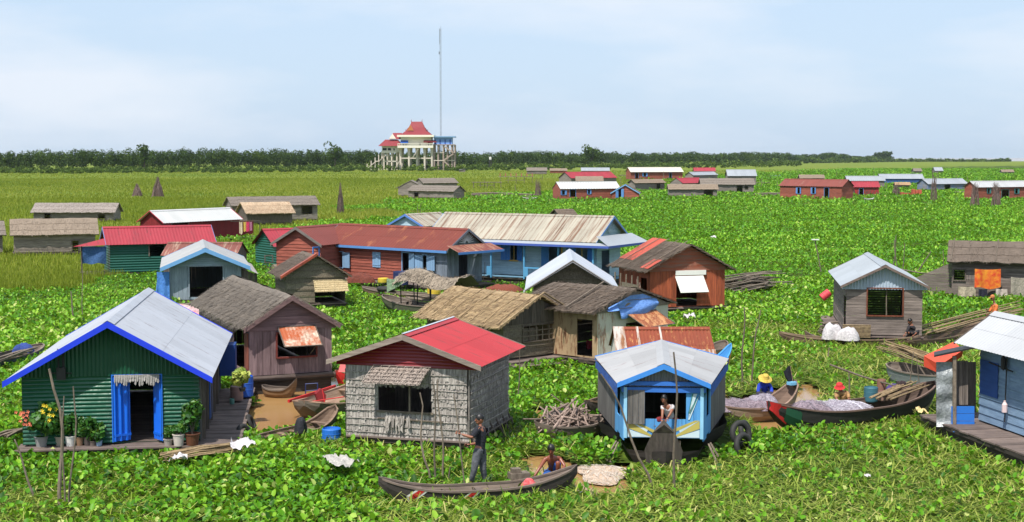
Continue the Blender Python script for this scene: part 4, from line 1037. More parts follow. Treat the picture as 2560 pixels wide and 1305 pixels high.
# ------------------------------------------------------------------ 20 long dark house far right
H20 = sideh('long weathered house with dark flat palm roof at the right edge', (2372, 603), (2690, 609), 742, (2450, 657), mat('thatch', rgb(128, 112, 98, .8), rgb(84, 72, 62, .75), st=(4, .6, 4), var=.15), style='thatch', wallm=wh(140, 128, 120, 92, 82, 76, var=.2), ws=('h', .12), slope=.6, strands=25, wins=[(2385, 675, 2412, 700)], os=.35)
H = H20; mb = MB(); dz = H.hr-H.he
for k in range(7): mb.tube([(0, k*2.2+.3, H.hr+.15), (H.sg*H.ew, k*2.2+.2, H.he+.12)], .03, 5)
H.parts(mb, 'roof_pole', greypole)
mb = MB(); wall_geo(mb, 1.9, .3, lambda u: 2.0-.9*abs(u-1.9)/1.9, [], 'h', .15, M=H.M(H.near()) @ Matrix.Translation((-1.9, -.4, 0)) if H.sg > 0 else H.M(H.near()) @ Matrix.Translation((H.W('left'), -.4, 0))); H.part(mb, 'side_wall', wh(140, 128, 120, 92, 82, 76, var=.2))
# ------------------------------------------------------------------ 21 blue plank house at the right edge
# ------------------------------------------------------------------ far village (long sides face the viewer)
GV = 'small floating houses of the far village'
brownth = mat('thatch', rgb(160, 142, 122, .8), rgb(118, 100, 84, .75), st=(.7, 2, 1), var=.12, amt=.2)
F = []
def fh(label, A, B, by, E, rm, st='corr', wm=None, **k):
    k.setdefault('ws', ('h', .4)); k.setdefault('wave', .5); k.setdefault('group', GV); k.setdefault('slope', .6); k.setdefault('os', .25)
    h = sideh(label, A, B, by, E, rm, style=st, wallm=wm or greyh, **k); F.append(h); return h
fh('brown thatched twin hut alone in the meadow below the temple', (1150, 465), (1032, 463), 494, (1100, 479), thatch_far, 'th', wins=[(1140, 482, 1152, 493)], doors=[(1036, 482, 1046, 493)], strands=3)
fh('grey ridge hut touching the back of the twin hut in the meadow', (1135, 445), (1046, 446), 476, (1100, 458), thatch_far, 'th')
H = House('floating_house', 'lean gabled hut at the left end of the twin huts in the meadow', (1026, 452), (1045, 446), 488, (990, 471), L=8, og=.1, ob=.1, os=.4, z0=.2, group=GV); H.walls({}, ('h', .4, greyh)); H.roof(thatch_far, 'thatch', courses=2); H.floor(deckwood)
fh('grey hut farthest left in the village behind the drying racks', (1368, 419), (1316, 419), 434, (1345, 427), thatch_far, 'th')
fh('low brown hut right of the farthest grey hut', (1418, 421), (1374, 421), 432, (1396, 427), brownth, 'th', wm=rbrown)
fh('grey sheet roofed house behind the left red roof', (1524, 419), (1452, 419), 437, (1480, 427), greyroof)
fh('red roofed house above the brown thatch in the village left', (1527, 429), (1411, 430), 459, (1480, 445), redroof)
fh('brown thatched hut between the red roof and the white roof', (1508, 441), (1438, 441), 466, (1480, 453), brownth, 'th')
fh('white roofed red brown house with laundry in the village left', (1541, 454), (1390, 455), 497, (1460, 472), whiteroof, wm=rbrown, wins=[(1405, 476, 1412, 487), (1470, 474, 1475, 485)], doors=[(1425, 474, 1439, 492)], shut=bluesh, og=.1)
H = House('floating_house', 'small red brown gabled hut with blue door shutters right of the laundry house', (1563, 461), (1572, 456), 497, (1600, 483), L=5, og=.2, ob=.1, os=.2, z0=.3, group=GV)
q = H.op('front', (1546, 472, 1553, 494)); H.walls({}, ('clap', .35, rbrown)); H.roof(thatch_brown, 'thatch', courses=2, barge=paint(120, 175, 220), bw=.18); H.leaf('front', q[0], q[1], q[3], .5, 160, bluesh, 1, 'door'); H.leaf('front', q[2], q[1], q[3], .5, 160, bluesh, -1, 'door'); H.floor(deckwood)
fh('long cream roofed red brown house with blue doors', (1702, 418), (1569, 418.3), 447, (1640, 430), mroof(238, 230, 214, k=.66, var=.03), wm=rbrown, wins=[(1609, 432, 1615, 441)], doors=[(1588, 431, 1596, 446), (1673, 432, 1679, 446)], shut=bluesh, os=.5)
fh('brown thatched hut standing in front of the cream roofed house', (1655, 448), (1577, 449), 475, (1610, 458), brownth, 'th', doors=[(1642, 460, 1650, 472)])
fh('small red roofed house farthest back in the village middle', (1788, 419), (1733, 419), 438, (1760, 428), redroof)
fh('patched grey and brown hut below the farthest red roof', (1785, 429), (1722, 430), 449, (1745, 438), greyroof)
fh('grey metal roofed house with dark gable in the village middle', (1889, 424), (1815, 424), 462, (1850, 440), greyroof, os=.3)
fh('small red roofed house tucked behind the brown thatch', (1748, 444), (1690, 445), 475, (1720, 458), redroof, og=.1)
fh('grey thatched house with pale door panel in the village middle', (1884, 446), (1748, 446), 481, (1820, 462), thatch_far, 'th', doors=[(1842, 465, 1856, 480)], wins=[(1862, 466, 1870, 472)])
fh('brown thatched hut with dark opening in the village front', (1794, 461), (1668, 461), 491, (1735, 474), brownth, 'th', doors=[(1760, 476, 1782, 490)])
fh('rust roofed red board house with two blue shuttered windows', (2122, 449), (1962, 447), 497, (2040, 466), mat('metal', rgb(150, 74, 62, .62), rgb(206, 170, 150, .62), amt=1, var=.05, rough=.7, st=(.25, 1.2, .25), cov=.62, scale=.6), wm=rbrown, wins=[(1994, 469, 2000, 484), (2031, 469, 2037, 484)], doors=[(2061, 470, 2072, 495)], shut=bluesh, os=.2)
fh('brown thatched hut behind the rust roofed red house', (2060, 437), (1996, 437), 462, (2030, 446), brownth, 'th')
fh('grey metal roofed house behind the small red roof on the right', (2210, 440), (2113, 440), 470, (2160, 452), greyroof)
fh('small red roofed house with red and green walls right of the rust roof', (2196, 454), (2128, 454), 489, (2170, 468), redroof, wm=mat('wood', rgb(190, 40, 44, .8), rgb(40, 80, 70, .8), st=(1, 1, .4), var=.1, amt=.2), doors=[(2148, 471, 2158, 488)], shut=bluesh)
fh('pale grey roofed house with blue walls in the back right', (2306, 435), (2196, 435), 458, (2250, 447), greyroof, wm=wh(60, 100, 160, 50, 85, 140))
fh('grey roofed house with blue door between stick bundles on the right', (2406, 446), (2305, 447), 474, (2350, 460), greyroof, doors=[(2362, 462, 2375, 473)], wm=mat('wood', rgb(150, 145, 140, .85), rgb(90, 130, 180, .8), st=(.4, .4, .4), var=.1))
fh('long pale roofed red brown house at the right edge of the village', (2424, 453), (2640, 451), 497, (2480, 468), mroof(205, 205, 206, k=.64, var=.05), wm=rbrown, wins=[(2469, 471, 2474, 483), (2538, 472, 2544, 484)], doors=[(2504, 474, 2522, 495)], shut=paint(60, 120, 120))
fh('tiny tarpaulin hut on the horizon left of the lone far hut', (2355, 418), (2333, 418), 432, (2345, 427), greyroof)
fh('tiny pale hut on the horizon right of the mast', (2303, 421), (2281, 421), 433, (2290, 428), thatch_far, 'th')
fh('lone tiny brown hut at the far right of the marsh', (2533, 424), (2501, 424), 434, (2515, 430), brownth, 'th')
fh('collapsed brown boat shelter between village houses on the right', (2275, 456), (2235, 456), 470, (2250, 463), mat('thatch', rgb(200, 170, 130, .8), rgb(150, 110, 80, .8), st=(1, 2, 1)), 'th')
# laundry in the far village and small porch things
def cloth_sheet(px0, py0, px1, py1, D, m, label, sag=.15, name='laundry', cat='laundry', group=None, n=12):
    a = PD(px0, py0, D); b = PD(px1, py0, D); z1 = PD(px0, py1, D).z; c = (a+b)/2
    mb = MB(); Wd = (b-a).length; Hh = a.z-z1; ph = random.random()*6
    mb.grid(lambda u, v: ((u-.5)*Wd, .04*math.sin(u*9+ph)+.05*v*math.sin(u*14+ph), -Hh*v*(1+.05*math.sin(u*7+ph))-sag*Hh*.3*math.sin(math.pi*u)), n, 8)
    o = mb.build(name, m, None, Matrix.Translation(c), smooth=True); tag(o, label, cat, group)
    return o
Dl = F[8].Mw.translation.y-F[8].ew-1.2
cloth_sheet(1478, 475, 1491, 493, Dl, cloth(200, 30, 50), 'red sheet drying on the wall of the white roofed village house')
cloth_sheet(1492, 475, 1516, 487, Dl, cloth(225, 222, 200), 'cream sheets drying beside the red sheet in the far village')
# ------------------------------------------------------------------ reed cones (bundles of brushwood stood upright)
def brush(px, base, top_, wpx, label, loose=False, n=90):
    p = P(px, base); sc_ = p.y/FPX; h = (base-top_)*sc_; r = wpx*sc_/2
    root = MB()
    for i in range(n):
        a = random.random()*6.283; rr = r*random.uniform(.75, 1.0); hh = h*random.uniform(.62, 1.0)
        t = random.uniform(.0, .22) if not loose else random.uniform(.3, .9)
        b = random.random()*6.283
        root.tube([(math.cos(a)*rr, math.sin(a)*rr, -.05), (math.cos(a)*rr*(.62+t*.2), math.sin(a)*rr*(.62+t*.2), hh*.5), (math.cos(b)*r*t, math.sin(b)*r*t, hh)], [.05*r, .045*r, .02*r], 4)
    o = root.build('brushwood_bundle', mat('wood', rgb(140, 118, 110, .85), rgb(86, 70, 64, .8), st=(2, 2, 1), var=.3), None, Matrix.Translation(p)); tag(o, label, 'brushwood bundle', 'upright brushwood bundles in the marsh')
brush(343, 491, 458, 28, 'shorter of the two brushwood cones in the left meadow')
brush(395, 493, 441, 32, 'taller brushwood cone with pointed top in the left meadow')
brush(851, 534, 455, 20, 'thin dark brushwood cone above the rusty roofed house', n=60)
brush(2334, 508, 430, 18, 'brushwood bundle with splayed top before the blue doored house', True, 40)
brush(2437, 518, 455, 24, 'brushwood bundle before the right edge village house, left of its twin', True, 60)
brush(2489, 519, 455, 26, 'rightmost brushwood bundle, paler and wider at its foot', True, 60)
brush(1345, 495, 445, 18, 'ragged brushwood bundle left of the white roofed village house', True, 40)
brush(2240, 490, 455, 22, 'ragged grey brushwood bundle beside red crates on the right', True, 40)
for (x, b, h, lab, c) in ((2262, 492, 8, 'red brown crate pile on raft right of the brushwood bundle', (180, 80, 60)), (2290, 491, 16, 'orange sheeted box raft far right of the red roofed house', (190, 90, 66))):
    p = P(x, b); sc_ = p.y/FPX; r_ = empty('raft', p, 0, lab, 'raft'); mb = MB(); mb.box(-12*sc_, -.8, 0, 14*sc_, .8, .35); mb.build('hull', under, r_)
    mb = MB()
    for k in range(3): mb.box((-11+8*k)*sc_, -.6, .36, (-4+8*k)*sc_, .5, h*sc_*random.uniform(.7, 1)+.3)
    mb.each('crate', paint(*c), r_)
# drying rack platforms
def platform(px0, px1, py, base, label, red=False):
    p = P((px0+px1)/2, base); sc_ = p.y/FPX; Wd = (px1-px0)*sc_; h = (base-py)*sc_
    r_ = empty('drying_rack', p, 0, label, 'rack'); mb = MB()
    for i in range(12): mb.box(-Wd/2+Wd*i/12, -1.2, h-.12, -Wd/2+Wd*(i+.9)/12, 1.2, h)
    mb.build('top', greypole, r_); mb = MB()
    for i in range(5):
        for y in (-1, 1): mb.tube([(-Wd*.45+Wd*.9*i/4, y, -.1), (-Wd*.45+Wd*.9*i/4, y, h-.1)], .07, 5)
    mb.each('leg', greypole, r_)
    mb = MB(); mb.box(-Wd*.3, -.9, h*.45, Wd*.25, .9, h*.5); mb.build('shelf', greypole, r_)
    if red:
        mb = MB()
        for i in range(7): mb.box(-Wd*.45+Wd*.9*i/6-.12, -.2, h, -Wd*.45+Wd*.9*i/6+.12, .2, h+.9)
        mb.each('stake', cloth(190, 110, 100), r_)
platform(1180, 1256, 455, 470, 'long bare drying rack on legs in the meadow')
platform(1246, 1335, 441, 459, 'rack with a row of reddish stakes left of the village', True)
# ------------------------------------------------------------------ temple on stilts
S = 0.234; TX = 1040; TB = 425; TD = P(TX, TB).y
def tp(x, y): return ((x-TX)*S, (TB-y)*S)
T = empty('stilt_temple', (P(TX, TB).x, TD, 0), 0, 'white pagoda hall with stacked red roofs on tall concrete stilts', 'temple')
cream = paint(235, 228, 212, amt=.12); conc = paint(214, 202, 188, amt=.3); conc_dark = paint(166, 148, 136, amt=.3); tile = mat('metal', rgb(178, 58, 66, .75), rgb(146, 44, 52, .75), amt=.6, var=.06, st=(3, 3, 1), rough=.7); gold = paint(184, 112, 62)
def TBX(mb, x0, y0, x1, y1, d0, d1): a, zb = tp(x0, y1); b, zt = tp(x1, y0); mb.box(a, d0, zb, b, d1, zt)
mb = MB()
for x in (1004, 1025, 1045, 1064, 1082):
    for d in (-9, 0, 9):
        X, _ = tp(x, 0); w_ = .62
        mb.add([(X-w_*1.5, d-w_, tp(0, 369)[1]), (X+w_*1.5, d-w_, tp(0, 369)[1]), (X+w_*1.5, d+w_, tp(0, 369)[1]), (X-w_*1.5, d+w_, tp(0, 369)[1]),
                (X-w_*.7, d-w_*.7, -1), (X+w_*.7, d-w_*.7, -1), (X+w_*.7, d+w_*.7, -1), (X-w_*.7, d+w_*.7, -1),
                (X-w_*.8, d-w_*.8, tp(0, 392)[1]), (X+w_*.8, d-w_*.8, tp(0, 392)[1]), (X+w_*.8, d+w_*.8, tp(0, 392)[1]), (X-w_*.8, d+w_*.8, tp(0, 392)[1])],
               [(0,1,9,8),(1,2,10,9),(2,3,11,10),(3,0,8,11),(8,9,5,4),(9,10,6,5),(10,11,7,6),(11,8,4,7)])
mb.each('stilt', conc, T)
mb = MB(); TBX(mb, 1003, 394, 1083, 397, -9.3, -8.6); TBX(mb, 1003, 394, 1083, 397, 8.6, 9.3); mb.each('tie_beam', conc, T)
mb = MB(); TBX(mb, 998, 364, 1086, 370, -12, 12); mb.build('balcony', cream, T)
mb = MB()
for i in range(22): TBX(mb, 998+i*4.1, 360, 999+i*4.1, 364, -12, -11.7)
TBX(mb, 998, 359, 1086, 360.5, -12.1, -11.6); mb.build('balustrade', cream, T)
mb = MB(); TBX(mb, 1005, 342, 1081, 364, -9, 9); hall = mb.build('hall', cream, T)
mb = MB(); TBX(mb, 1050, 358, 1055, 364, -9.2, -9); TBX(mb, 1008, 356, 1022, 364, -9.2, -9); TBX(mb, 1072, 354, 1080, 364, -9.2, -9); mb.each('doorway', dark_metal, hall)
mb = MB(); TBX(mb, 997, 338, 1088, 343, -12.5, 12.5); mb.build('cornice', cream, T)
mb = MB(); p = tp(1005, 351); q = tp(1024, 351); mb.add([(p[0], -9, p[1]), (q[0], -9, q[1]), (q[0], -11.5, q[1]-1.6), (p[0], -11.5, p[1]-1.6)], [(0, 1, 2, 3)]); mb.build('awning', paint(50, 100, 190), T)
mb = MB(); p = tp(1062, 351); q = tp(1089, 351); mb.add([(p[0], -9, p[1]), (q[0], -9, q[1]), (q[0]+1.5, -12, q[1]-1.2), (p[0], -12, p[1]-1.2)], [(0, 1, 2, 3)]); mb.build('awning', tile, T)
def tiered(mb, cx, y0, y1, w0, w1, d0, d1, gab=False):
    """frustum roof between rows"""
    X, Z0 = tp(cx, y0); _, Z1 = tp(cx, y1); a = w0*S/2; b = w1*S/2
    mb.add([(X-b, -d1, Z1), (X+b, -d1, Z1), (X+b, d1, Z1), (X-b, d1, Z1), (X-a, -d0, Z0), (X+a, -d0, Z0), (X+a, d0, Z0), (X-a, d0, Z0)],
           [(0,1,5,4),(1,2,6,5),(2,3,7,6),(3,0,4,7),(4,5,6,7)])
mb = MB(); tiered(mb, 1043, 329, 338, 56, 76, 7, 11); mb.build('lower_roof', tile, T)
mb = MB()
X0, Z0 = tp(1030, 304); X1, _ = tp(1056, 304); X2, Z2 = tp(1016, 329); X3, _ = tp(1069, 329); Xm0, Zm = tp(1021, 319); Xm1, _ = tp(1064, 319)
prof = [(0, Z0), (3.2, (Z0+Z2)/2-.6), (7, Z2)]
for sd in (-1, 1):
    for i in range(2):
        t0 = i/2; t1 = (i+1)/2; (d0, z0), (d1, z1) = prof[i], prof[i+1]
        mb.quad((X0+(X2-X0)*t0**.8, sd*d0, z0), (X1+(X3-X1)*t0**.8, sd*d0, z0), (X1+(X3-X1)*t1, sd*d1, z1), (X0+(X2-X0)*t1, sd*d1, z1))
mb.build('upper_roof', tile, T)
mb = MB(); mb.add([(X0+.4, 0, Z0-.5), (X2+.9, -6.8, Z2), (X2+.9, 6.8, Z2)], [(0, 1, 2)]); mb.add([(X1-.4, 0, Z0-.5), (X3-.9, -6.8, Z2), (X3-.9, 6.8, Z2)], [(0, 1, 2)]); mb.each('gable', gold, T)
mb = MB(); p = tp(1020, 327); q = tp(1029, 312); r_ = tp(1037, 327)
mb.prism([(p[0], p[1]), (q[0], q[1]), (r_[0], r_[1])], -7.3, -7.1); mb.build('front_gable', gold, T)
mb = MB()
for (x, y) in ((1029, 301), (1056, 301), (1015, 325), (1070, 325)): a, z = tp(x, y); mb.tube([(a, -.0, z-1.2), (a-.1, 0, z), (a+.15, 0, z+.8)], [.25, .15, .03], 5)
mb.each('finial', tile, T)
mb = MB()
for (a, b, w_) in (((1002, 402), (989, 425), 1.4), ((1049, 372), (1035, 393), 1.4)):
    p0, z0 = tp(*a); p1, z1 = tp(*b)
    for dd in (-10.5, -13): mb.add([(p0, dd, z0), (p1, dd, z1), (p1, dd, z1-.6), (p0, dd, z0-.6)], [(0, 1, 2, 3)])
    for k in range(10): t = k/10; x = p0+(p1-p0)*t; z = z0+(z1-z0)*t; mb.box(x-.3, -13, z-.5, x+.3, -10.5, z-.35)
mb.build('stairs', conc, T)
T2 = empty('stilt_hall', (P(978, TB).x, TD+4, 0), 0, 'smaller white hall with hipped red roof on thin stilts left of the pagoda', 'temple hall')
TX = 978
mb = MB(); TBX(mb, 956, 364, 1001, 380, -7, 7); hl = mb.build('hall', cream, T2)
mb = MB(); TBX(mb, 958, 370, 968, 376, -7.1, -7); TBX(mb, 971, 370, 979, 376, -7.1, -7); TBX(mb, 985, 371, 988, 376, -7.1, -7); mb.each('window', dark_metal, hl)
mb = MB(); tiered(mb, 978, 349, 365, 30, 60, 3, 9.5); mb.build('lower_roof', tile, T2)
mb = MB(); X0, Z0 = tp(982, 332); X1, _ = tp(1004, 332); X2, Z2 = tp(973, 348); X3, _ = tp(1006, 348)
for sd in (-1, 1): mb.quad((X0, 0, Z0), (X1, 0, Z0), (X3, sd*4.5, Z2), (X2, sd*4.5, Z2))
mb.build('upper_roof', tile, T2)
mb = MB(); mb.prism([tp(982, 334), tp(973, 347), tp(991, 347)], -4.9, -4.7); mb.build('gable', cream, T2)
mb = MB()
for x in (956, 969, 980, 993):
    for d in (-6, 6): a, z = tp(x, 380); mb.box(a-.4, d-.4, -1, a+.4, d+.4, z)
mb.each('stilt', conc, T2)
mb = MB(); TBX(mb, 955, 379, 995, 382, -7.2, -6.6); TBX(mb, 955, 402, 995, 404, -6.4, -5.8); mb.each('tie_beam', cream, T2)
mb = MB()
for (a, b) in (((914, 424), (940, 403)), ((950, 400), (966, 387))):
    p0, z0 = tp(*a); p1, z1 = tp(*b)
    for dd in (-6, -8): mb.add([(p0, dd, z0), (p1, dd, z1), (p1, dd, z1-.5), (p0, dd, z0-.5)], [(0, 1, 2, 3)])
    for k in range(10): t = k/10; mb.box(p0+(p1-p0)*t-.3, -8, z0+(z1-z0)*t-.5, p0+(p1-p0)*t+.3, -6, z0+(z1-z0)*t-.35)
a, z = tp(940, 402); b, _ = tp(950, 402); mb.box(a, -8, z-.5, b, -6, z)
mb.build('stairs', conc, T2)
mb = MB()
for x in (919, 929, 939, 948): a, z = tp(x, 420-(x-914)*.8); mb.box(a-.25, -7.3, -.5, a+.25, -6.8, z+1.5)
mb.each('stair_post', conc, T2)
T3 = empty('stilt_building', (P(1112, TB).x, TD-2, 0), 0, 'light blue flat roofed building on stilts with zigzag stairs beside the mast', 'building')
TX = 1112
lb = paint(120, 160, 225, amt=.12)
mb = MB(); TBX(mb, 1087, 344, 1132, 362, -6, 6); bd = mb.build('room', lb, T3)
mb = MB()
for x in (1090, 1102, 1114.5, 1127): TBX(mb, x-1.3, 349, x+1.6, 361, -6.15, -6)
mb.each('shutter', paint(30, 70, 160), bd)
mb = MB(); TBX(mb, 1086, 341, 1140, 344, -7.5, 7.5); mb.build('roof', paint(120, 160, 200), T3)
mb = MB(); TBX(mb, 1085, 361, 1138, 363, -7, 7); mb.build('deck', conc_dark, T3)
mb = MB()
for x in (1087, 1097, 1110, 1120, 1131, 1138):
    for d in (-6, 6): a, z = tp(x, 362); mb.box(a-.4, d-.4, -1, a+.4, d+.4, z)
mb.each('stilt', conc_dark, T3)
mb = MB(); TBX(mb, 1086, 381, 1112, 382.5, -6.5, -6); TBX(mb, 1086, 400, 1138, 402, -6.5, -6); TBX(mb, 1126, 380, 1139, 382, -7, -5); mb.each('tie_beam', conc, T3)
for (a, b) in (((1112, 364), (1137, 381)), ((1137, 381), (1112, 398)), ((1112, 401), (1135, 421))):
    mb = MB(); p0, z0 = tp(*a); p1, z1 = tp(*b); mb.add([(p0, -7, z0), (p1, -7, z1), (p1, -7, z1-.9), (p0, -7, z0-.9), (p0, -8.5, z0), (p1, -8.5, z1), (p1, -8.5, z1-.9), (p0, -8.5, z0-.9)], [(0,1,2,3),(7,6,5,4),(0,4,5,1),(3,2,6,7)]); mb.build('stair_flight', conc_dark, T3)
MT = empty('radio_mast', (P(1100, TB).x, TD+9, 0), 0, 'very tall thin lattice radio mast rising beside the pagoda', 'mast'); TX = 1100
mb = MB(); zt = tp(0, 70)[1]; w_ = .42
for k in range(3):
    a = k*2.094; mb.tube([(w_*math.cos(a), w_*math.sin(a), 0), (w_*math.cos(a), w_*math.sin(a), zt)], .13, 5)
z = 0; k = 0
while z < zt-1.2:
    a = k*2.094; mb.tube([(w_*math.cos(a), w_*math.sin(a), z), (w_*math.cos(a+2.094), w_*math.sin(a+2.094), z+1.2)], .06, 4); z += 1.2; k += 1
mb.build('lattice', paint(150, 158, 168), MT)
mb = MB(); mb.tube([(-.5, 0, zt-9), (-.5, 0, zt)], .1, 5); mb.tube([(-.7, 0, zt*.82), (-.7, 0, zt*.82+1.6)], .3, 6); mb.tube([(.3, 0, zt-2), (.3, 0, zt+1.4)], .08, 5); mb.each('antenna', paint(120, 128, 138), MT)
TX = 1226; r_ = empty('water_tank', (P(1226, 421).x, P(1226, 421).y, 0), 0, 'small white tank on a dark post tower before the forest', 'tank'); s_ = P(1226, 421).y/FPX
mb = MB(); mb.lathe([(0, 22*s_), (3*s_, 22*s_), (3*s_, 28*s_), (0, 29*s_)], 12); mb.build('tank', white_paint, r_)
mb = MB()
for a in (-2, 2):
    for b in (-2, 2): mb.box(a*s_-.3, b*s_-.3, -1, a*s_+.3, b*s_+.3, 22*s_)
mb.each('leg', dark_metal, r_)
mb = MB(); p = P(1155, 430); s_ = p.y/FPX
r_ = empty('tent_hut', p, 0, 'tiny hut with pale slanted roof below the blue building', 'hut'); mb.prism([(-9*s_, 1), (-1*s_, 6*s_), (10*s_, 2)], -2, 2); mb.build('roof', greyroof, r_); mb = MB(); mb.box(-7*s_, -1.6, 0, 8*s_, 1.6, 1.4); mb.build('wall', greyh, r_)
H = House('floating_house', 'pale blue plank house with white metal roof cut by the right picture edge', (2487, 781), (2762, 838), 1046, (2385, 857), og=.5, ob=.3, os=.5, z0=.5, sx=1)
H21 = H
bl = mat('wood', rgb(140, 168, 196, .85), rgb(108, 136, 168, .8), st=(.5, .5, 4), var=.06, amt=.35)
pb = wh(50, 92, 165, 40, 78, 145, var=.06)
H.walls({'right': ('clap', .21, bl)}, ('v', .22, wv(130, 140, 150, 90, 98, 108)))
H.roof(mroof(222, 223, 226, k=.56, var=.05), 'corr', wave=.15, barge=oldwood, bw=.08)
q = H.rect('right', (2453, 903, 2497, 990)); M = H.M('right')
mb = MB(); mb.box(q[0], .017, q[1], q[2], .035, q[3], M); H.part(mb, 'window_board', pb)
u, z = H.uz('right', 2524, 920); mb = MB(); mb.tube([(u, .08, z+.3), (u, .1, z-1.4)], .018, 5, M); mb.tube([(u-.9, .07, z+.02), (u+.3, .09, z-.05)], .02, 5, M); mb.lathe([(0, 0), (.06, .05), (.07, .3), (.03, .42), (0, .44)], 8, M @ Matrix.Translation((u-.1, .12, z-.08)))
H.part(mb, 'wall_hanger', dark_metal)
mb = MB(); mb.lathe([(0, 0), (.07, 0), (.07, .2), (.03, .26), (.03, .3), (0, .3)], 10, M @ Matrix.Translation((H.uz('right', 2522, 1030)[0], .12, H.uz('right', 2522, 1030)[1]))); H.part(mb, 'hanging_bottle', paint(225, 200, 200))
H.floor(deckwood, ex=(H.x0-.1, H.y0-1.2, H.x1+1.15, H.y1+.2)); H.keep(.05, H.x0, H.y0-1.2, H.x1+1.1, H.y1)
Wl = H.Mi
def LP(px, py, D): return Wl @ PD(px, py, D)
def quadD(mb, x0, y0, x1, y1, D, t=.03, wav=0, rows=1):
    """board facing the camera at depth D, bounded by a pixel rectangle"""
    for i in range(rows):
        ya = y0+(y1-y0)*i/rows; yb = y0+(y1-y0)*(i+.94)/rows if rows > 1 else y1
        a, b, c, d = PD(x0, ya, D), PD(x1, ya, D), PD(x1, yb, D), PD(x0, yb, D)
        o = Vector((0, t, 0)); mb.add([Wl @ p for p in (a, b, c, d, a+o, b+o, c+o, d+o)], [(0,1,2,3),(7,6,5,4),(0,4,5,1),(1,5,6,2),(2,6,7,3),(3,7,4,0)])
mb = MB()
def sh(u, v): return LP(2341+46*u, 905+162*v, 37.3+.04*math.sin(v*9+u*3)+.03*math.sin(v*23))
mb.grid(sh, 6, 24); H.part(mb, 'plastic_sheet', mat('cloth', rgb(165, 170, 172, .85), rgb(120, 125, 128, .8), rough=.35), smooth=True)
mb = MB(); quadD(mb, 2383, 890, 2391, 1070, 37.2, .08); H.part(mb, 'porch_post', greypole)
mb = MB()
for i in range(6): quadD(mb, 2391+5*i, 902, 2395+5*i, 1012, 37.6, .03)
H.part(mb, 'porch_wall', wv(140, 128, 118, 96, 86, 80))
mb = MB(); quadD(mb, 2379, 1016, 2436, 1072, 37.25, .03, rows=3); H.part(mb, 'half_door', paint(40, 120, 215))
a, b = LP(2378, 1073, 37.2), LP(2448, 1073, 37.2); mb = MB(); a2, b2 = LP(2383, 1080, 36.7), LP(2452, 1080, 36.7); mb.add([a, b, b2, a2], [(0, 1, 2, 3)]); H.part(mb, 'door_step', paint(60, 130, 200))
mb = MB(); p = [LP(2335, 893, 37.1), LP(2440, 871, 37.1), LP(2440, 862, 39.6), LP(2335, 884, 39.6)]; mb.add(p+[q_+Vector((0, 0, .05)) for q_ in p], [(0,1,2,3),(7,6,5,4),(0,4,5,1),(1,5,6,2),(2,6,7,3),(3,7,4,0)]); H.part(mb, 'porch_roof', dark_metal)
mb = MB(); quadD(mb, 2341, 905, 2440, 1070, 39.6, .03); H.part(mb, 'porch_back', oldwood)

# ------------------------------------------------------------------ water, marsh mat
lk = None
def water_mat():
    m, n, b = base_mat('muddy_water'); lk = n.links.new
    v = _map(n, (1, 1, 1)); g = _noise(n, .25, v, 4)
    lk(_mix(n, _ramp(n, g, .3, .7), rgb(190, 150, 98, .68), rgb(174, 132, 82, .68)), b.inputs['Base Color'])
    b.inputs['Roughness'].default_value = .12; b.inputs['IOR'].default_value = 1.33; b.inputs['Specular IOR Level'].default_value = .5
    _bump(n, b, _noise(n, 1.7, _map(n, (1, .45, 1)), 3), .08, .03)
    return m
def leaf_mat(name, cols, rough=.4, trans=.3, spec=.5):
    m, n, b = base_mat(name); lk = n.links.new
    a = n.nodes.new('ShaderNodeAttribute'); a.attribute_name = 'rnd'
    r = n.nodes.new('ShaderNodeValToRGB'); r.color_ramp.interpolation = 'LINEAR'
    while len(r.color_ramp.elements) < len(cols): r.color_ramp.elements.new(.5)
    for e, (p, c) in zip(r.color_ramp.elements, cols): e.position = p; e.color = c
    lk(a.outputs['Fac'], r.inputs['Fac']); lk(r.outputs[0], b.inputs['Base Color'])
    b.inputs['Roughness'].default_value = rough; b.inputs['Specular IOR Level'].default_value = spec
    t = n.nodes.new('ShaderNodeBsdfTranslucent'); hs = _mix(n, .5, r.outputs[0], (.28, .36, .03, 1)); lk(hs, t.inputs['Color'])
    x = n.nodes.new('ShaderNodeMixShader'); x.inputs[0].default_value = trans
    lk(b.outputs[0], x.inputs[1]); lk(t.outputs[0], x.inputs[2]); lk(x.outputs[0], n.nodes['Material Output'].inputs[0])
    return m
def pxpoly(pts, z=0.0): return [tuple(P(x, y, z)[:2]) for x, y in pts]
WATER.append(pxpoly([(648, 968), (860, 968), (862, 1000), (815, 1035), (735, 1068), (640, 1080), (615, 1055), (640, 1000)]))
WATER.append(pxpoly([(1800, 985), (1850, 1000), (2010, 960), (2060, 975), (1960, 1030), (1958, 1066), (1915, 1076), (1870, 1052), (1815, 1040)]))
WATER.append(pxpoly([(1318, 1152), (1352, 1142), (1450, 1160), (1440, 1190), (1350, 1172)]))
WATER.append(pxpoly([(1500, 1028), (1525, 1024), (1525, 1052), (1490, 1055)]))
WATER.append(pxpoly([(1332, 1028), (1358, 1015), (1370, 1030), (1345, 1050)]))
WATER.append(pxpoly([(1436, 1166), (1565, 1158), (1580, 1190), (1530, 1214), (1450, 1214)]))
WATER.append(pxpoly([(600, 935), (860, 935), (860, 970), (620, 975)]))
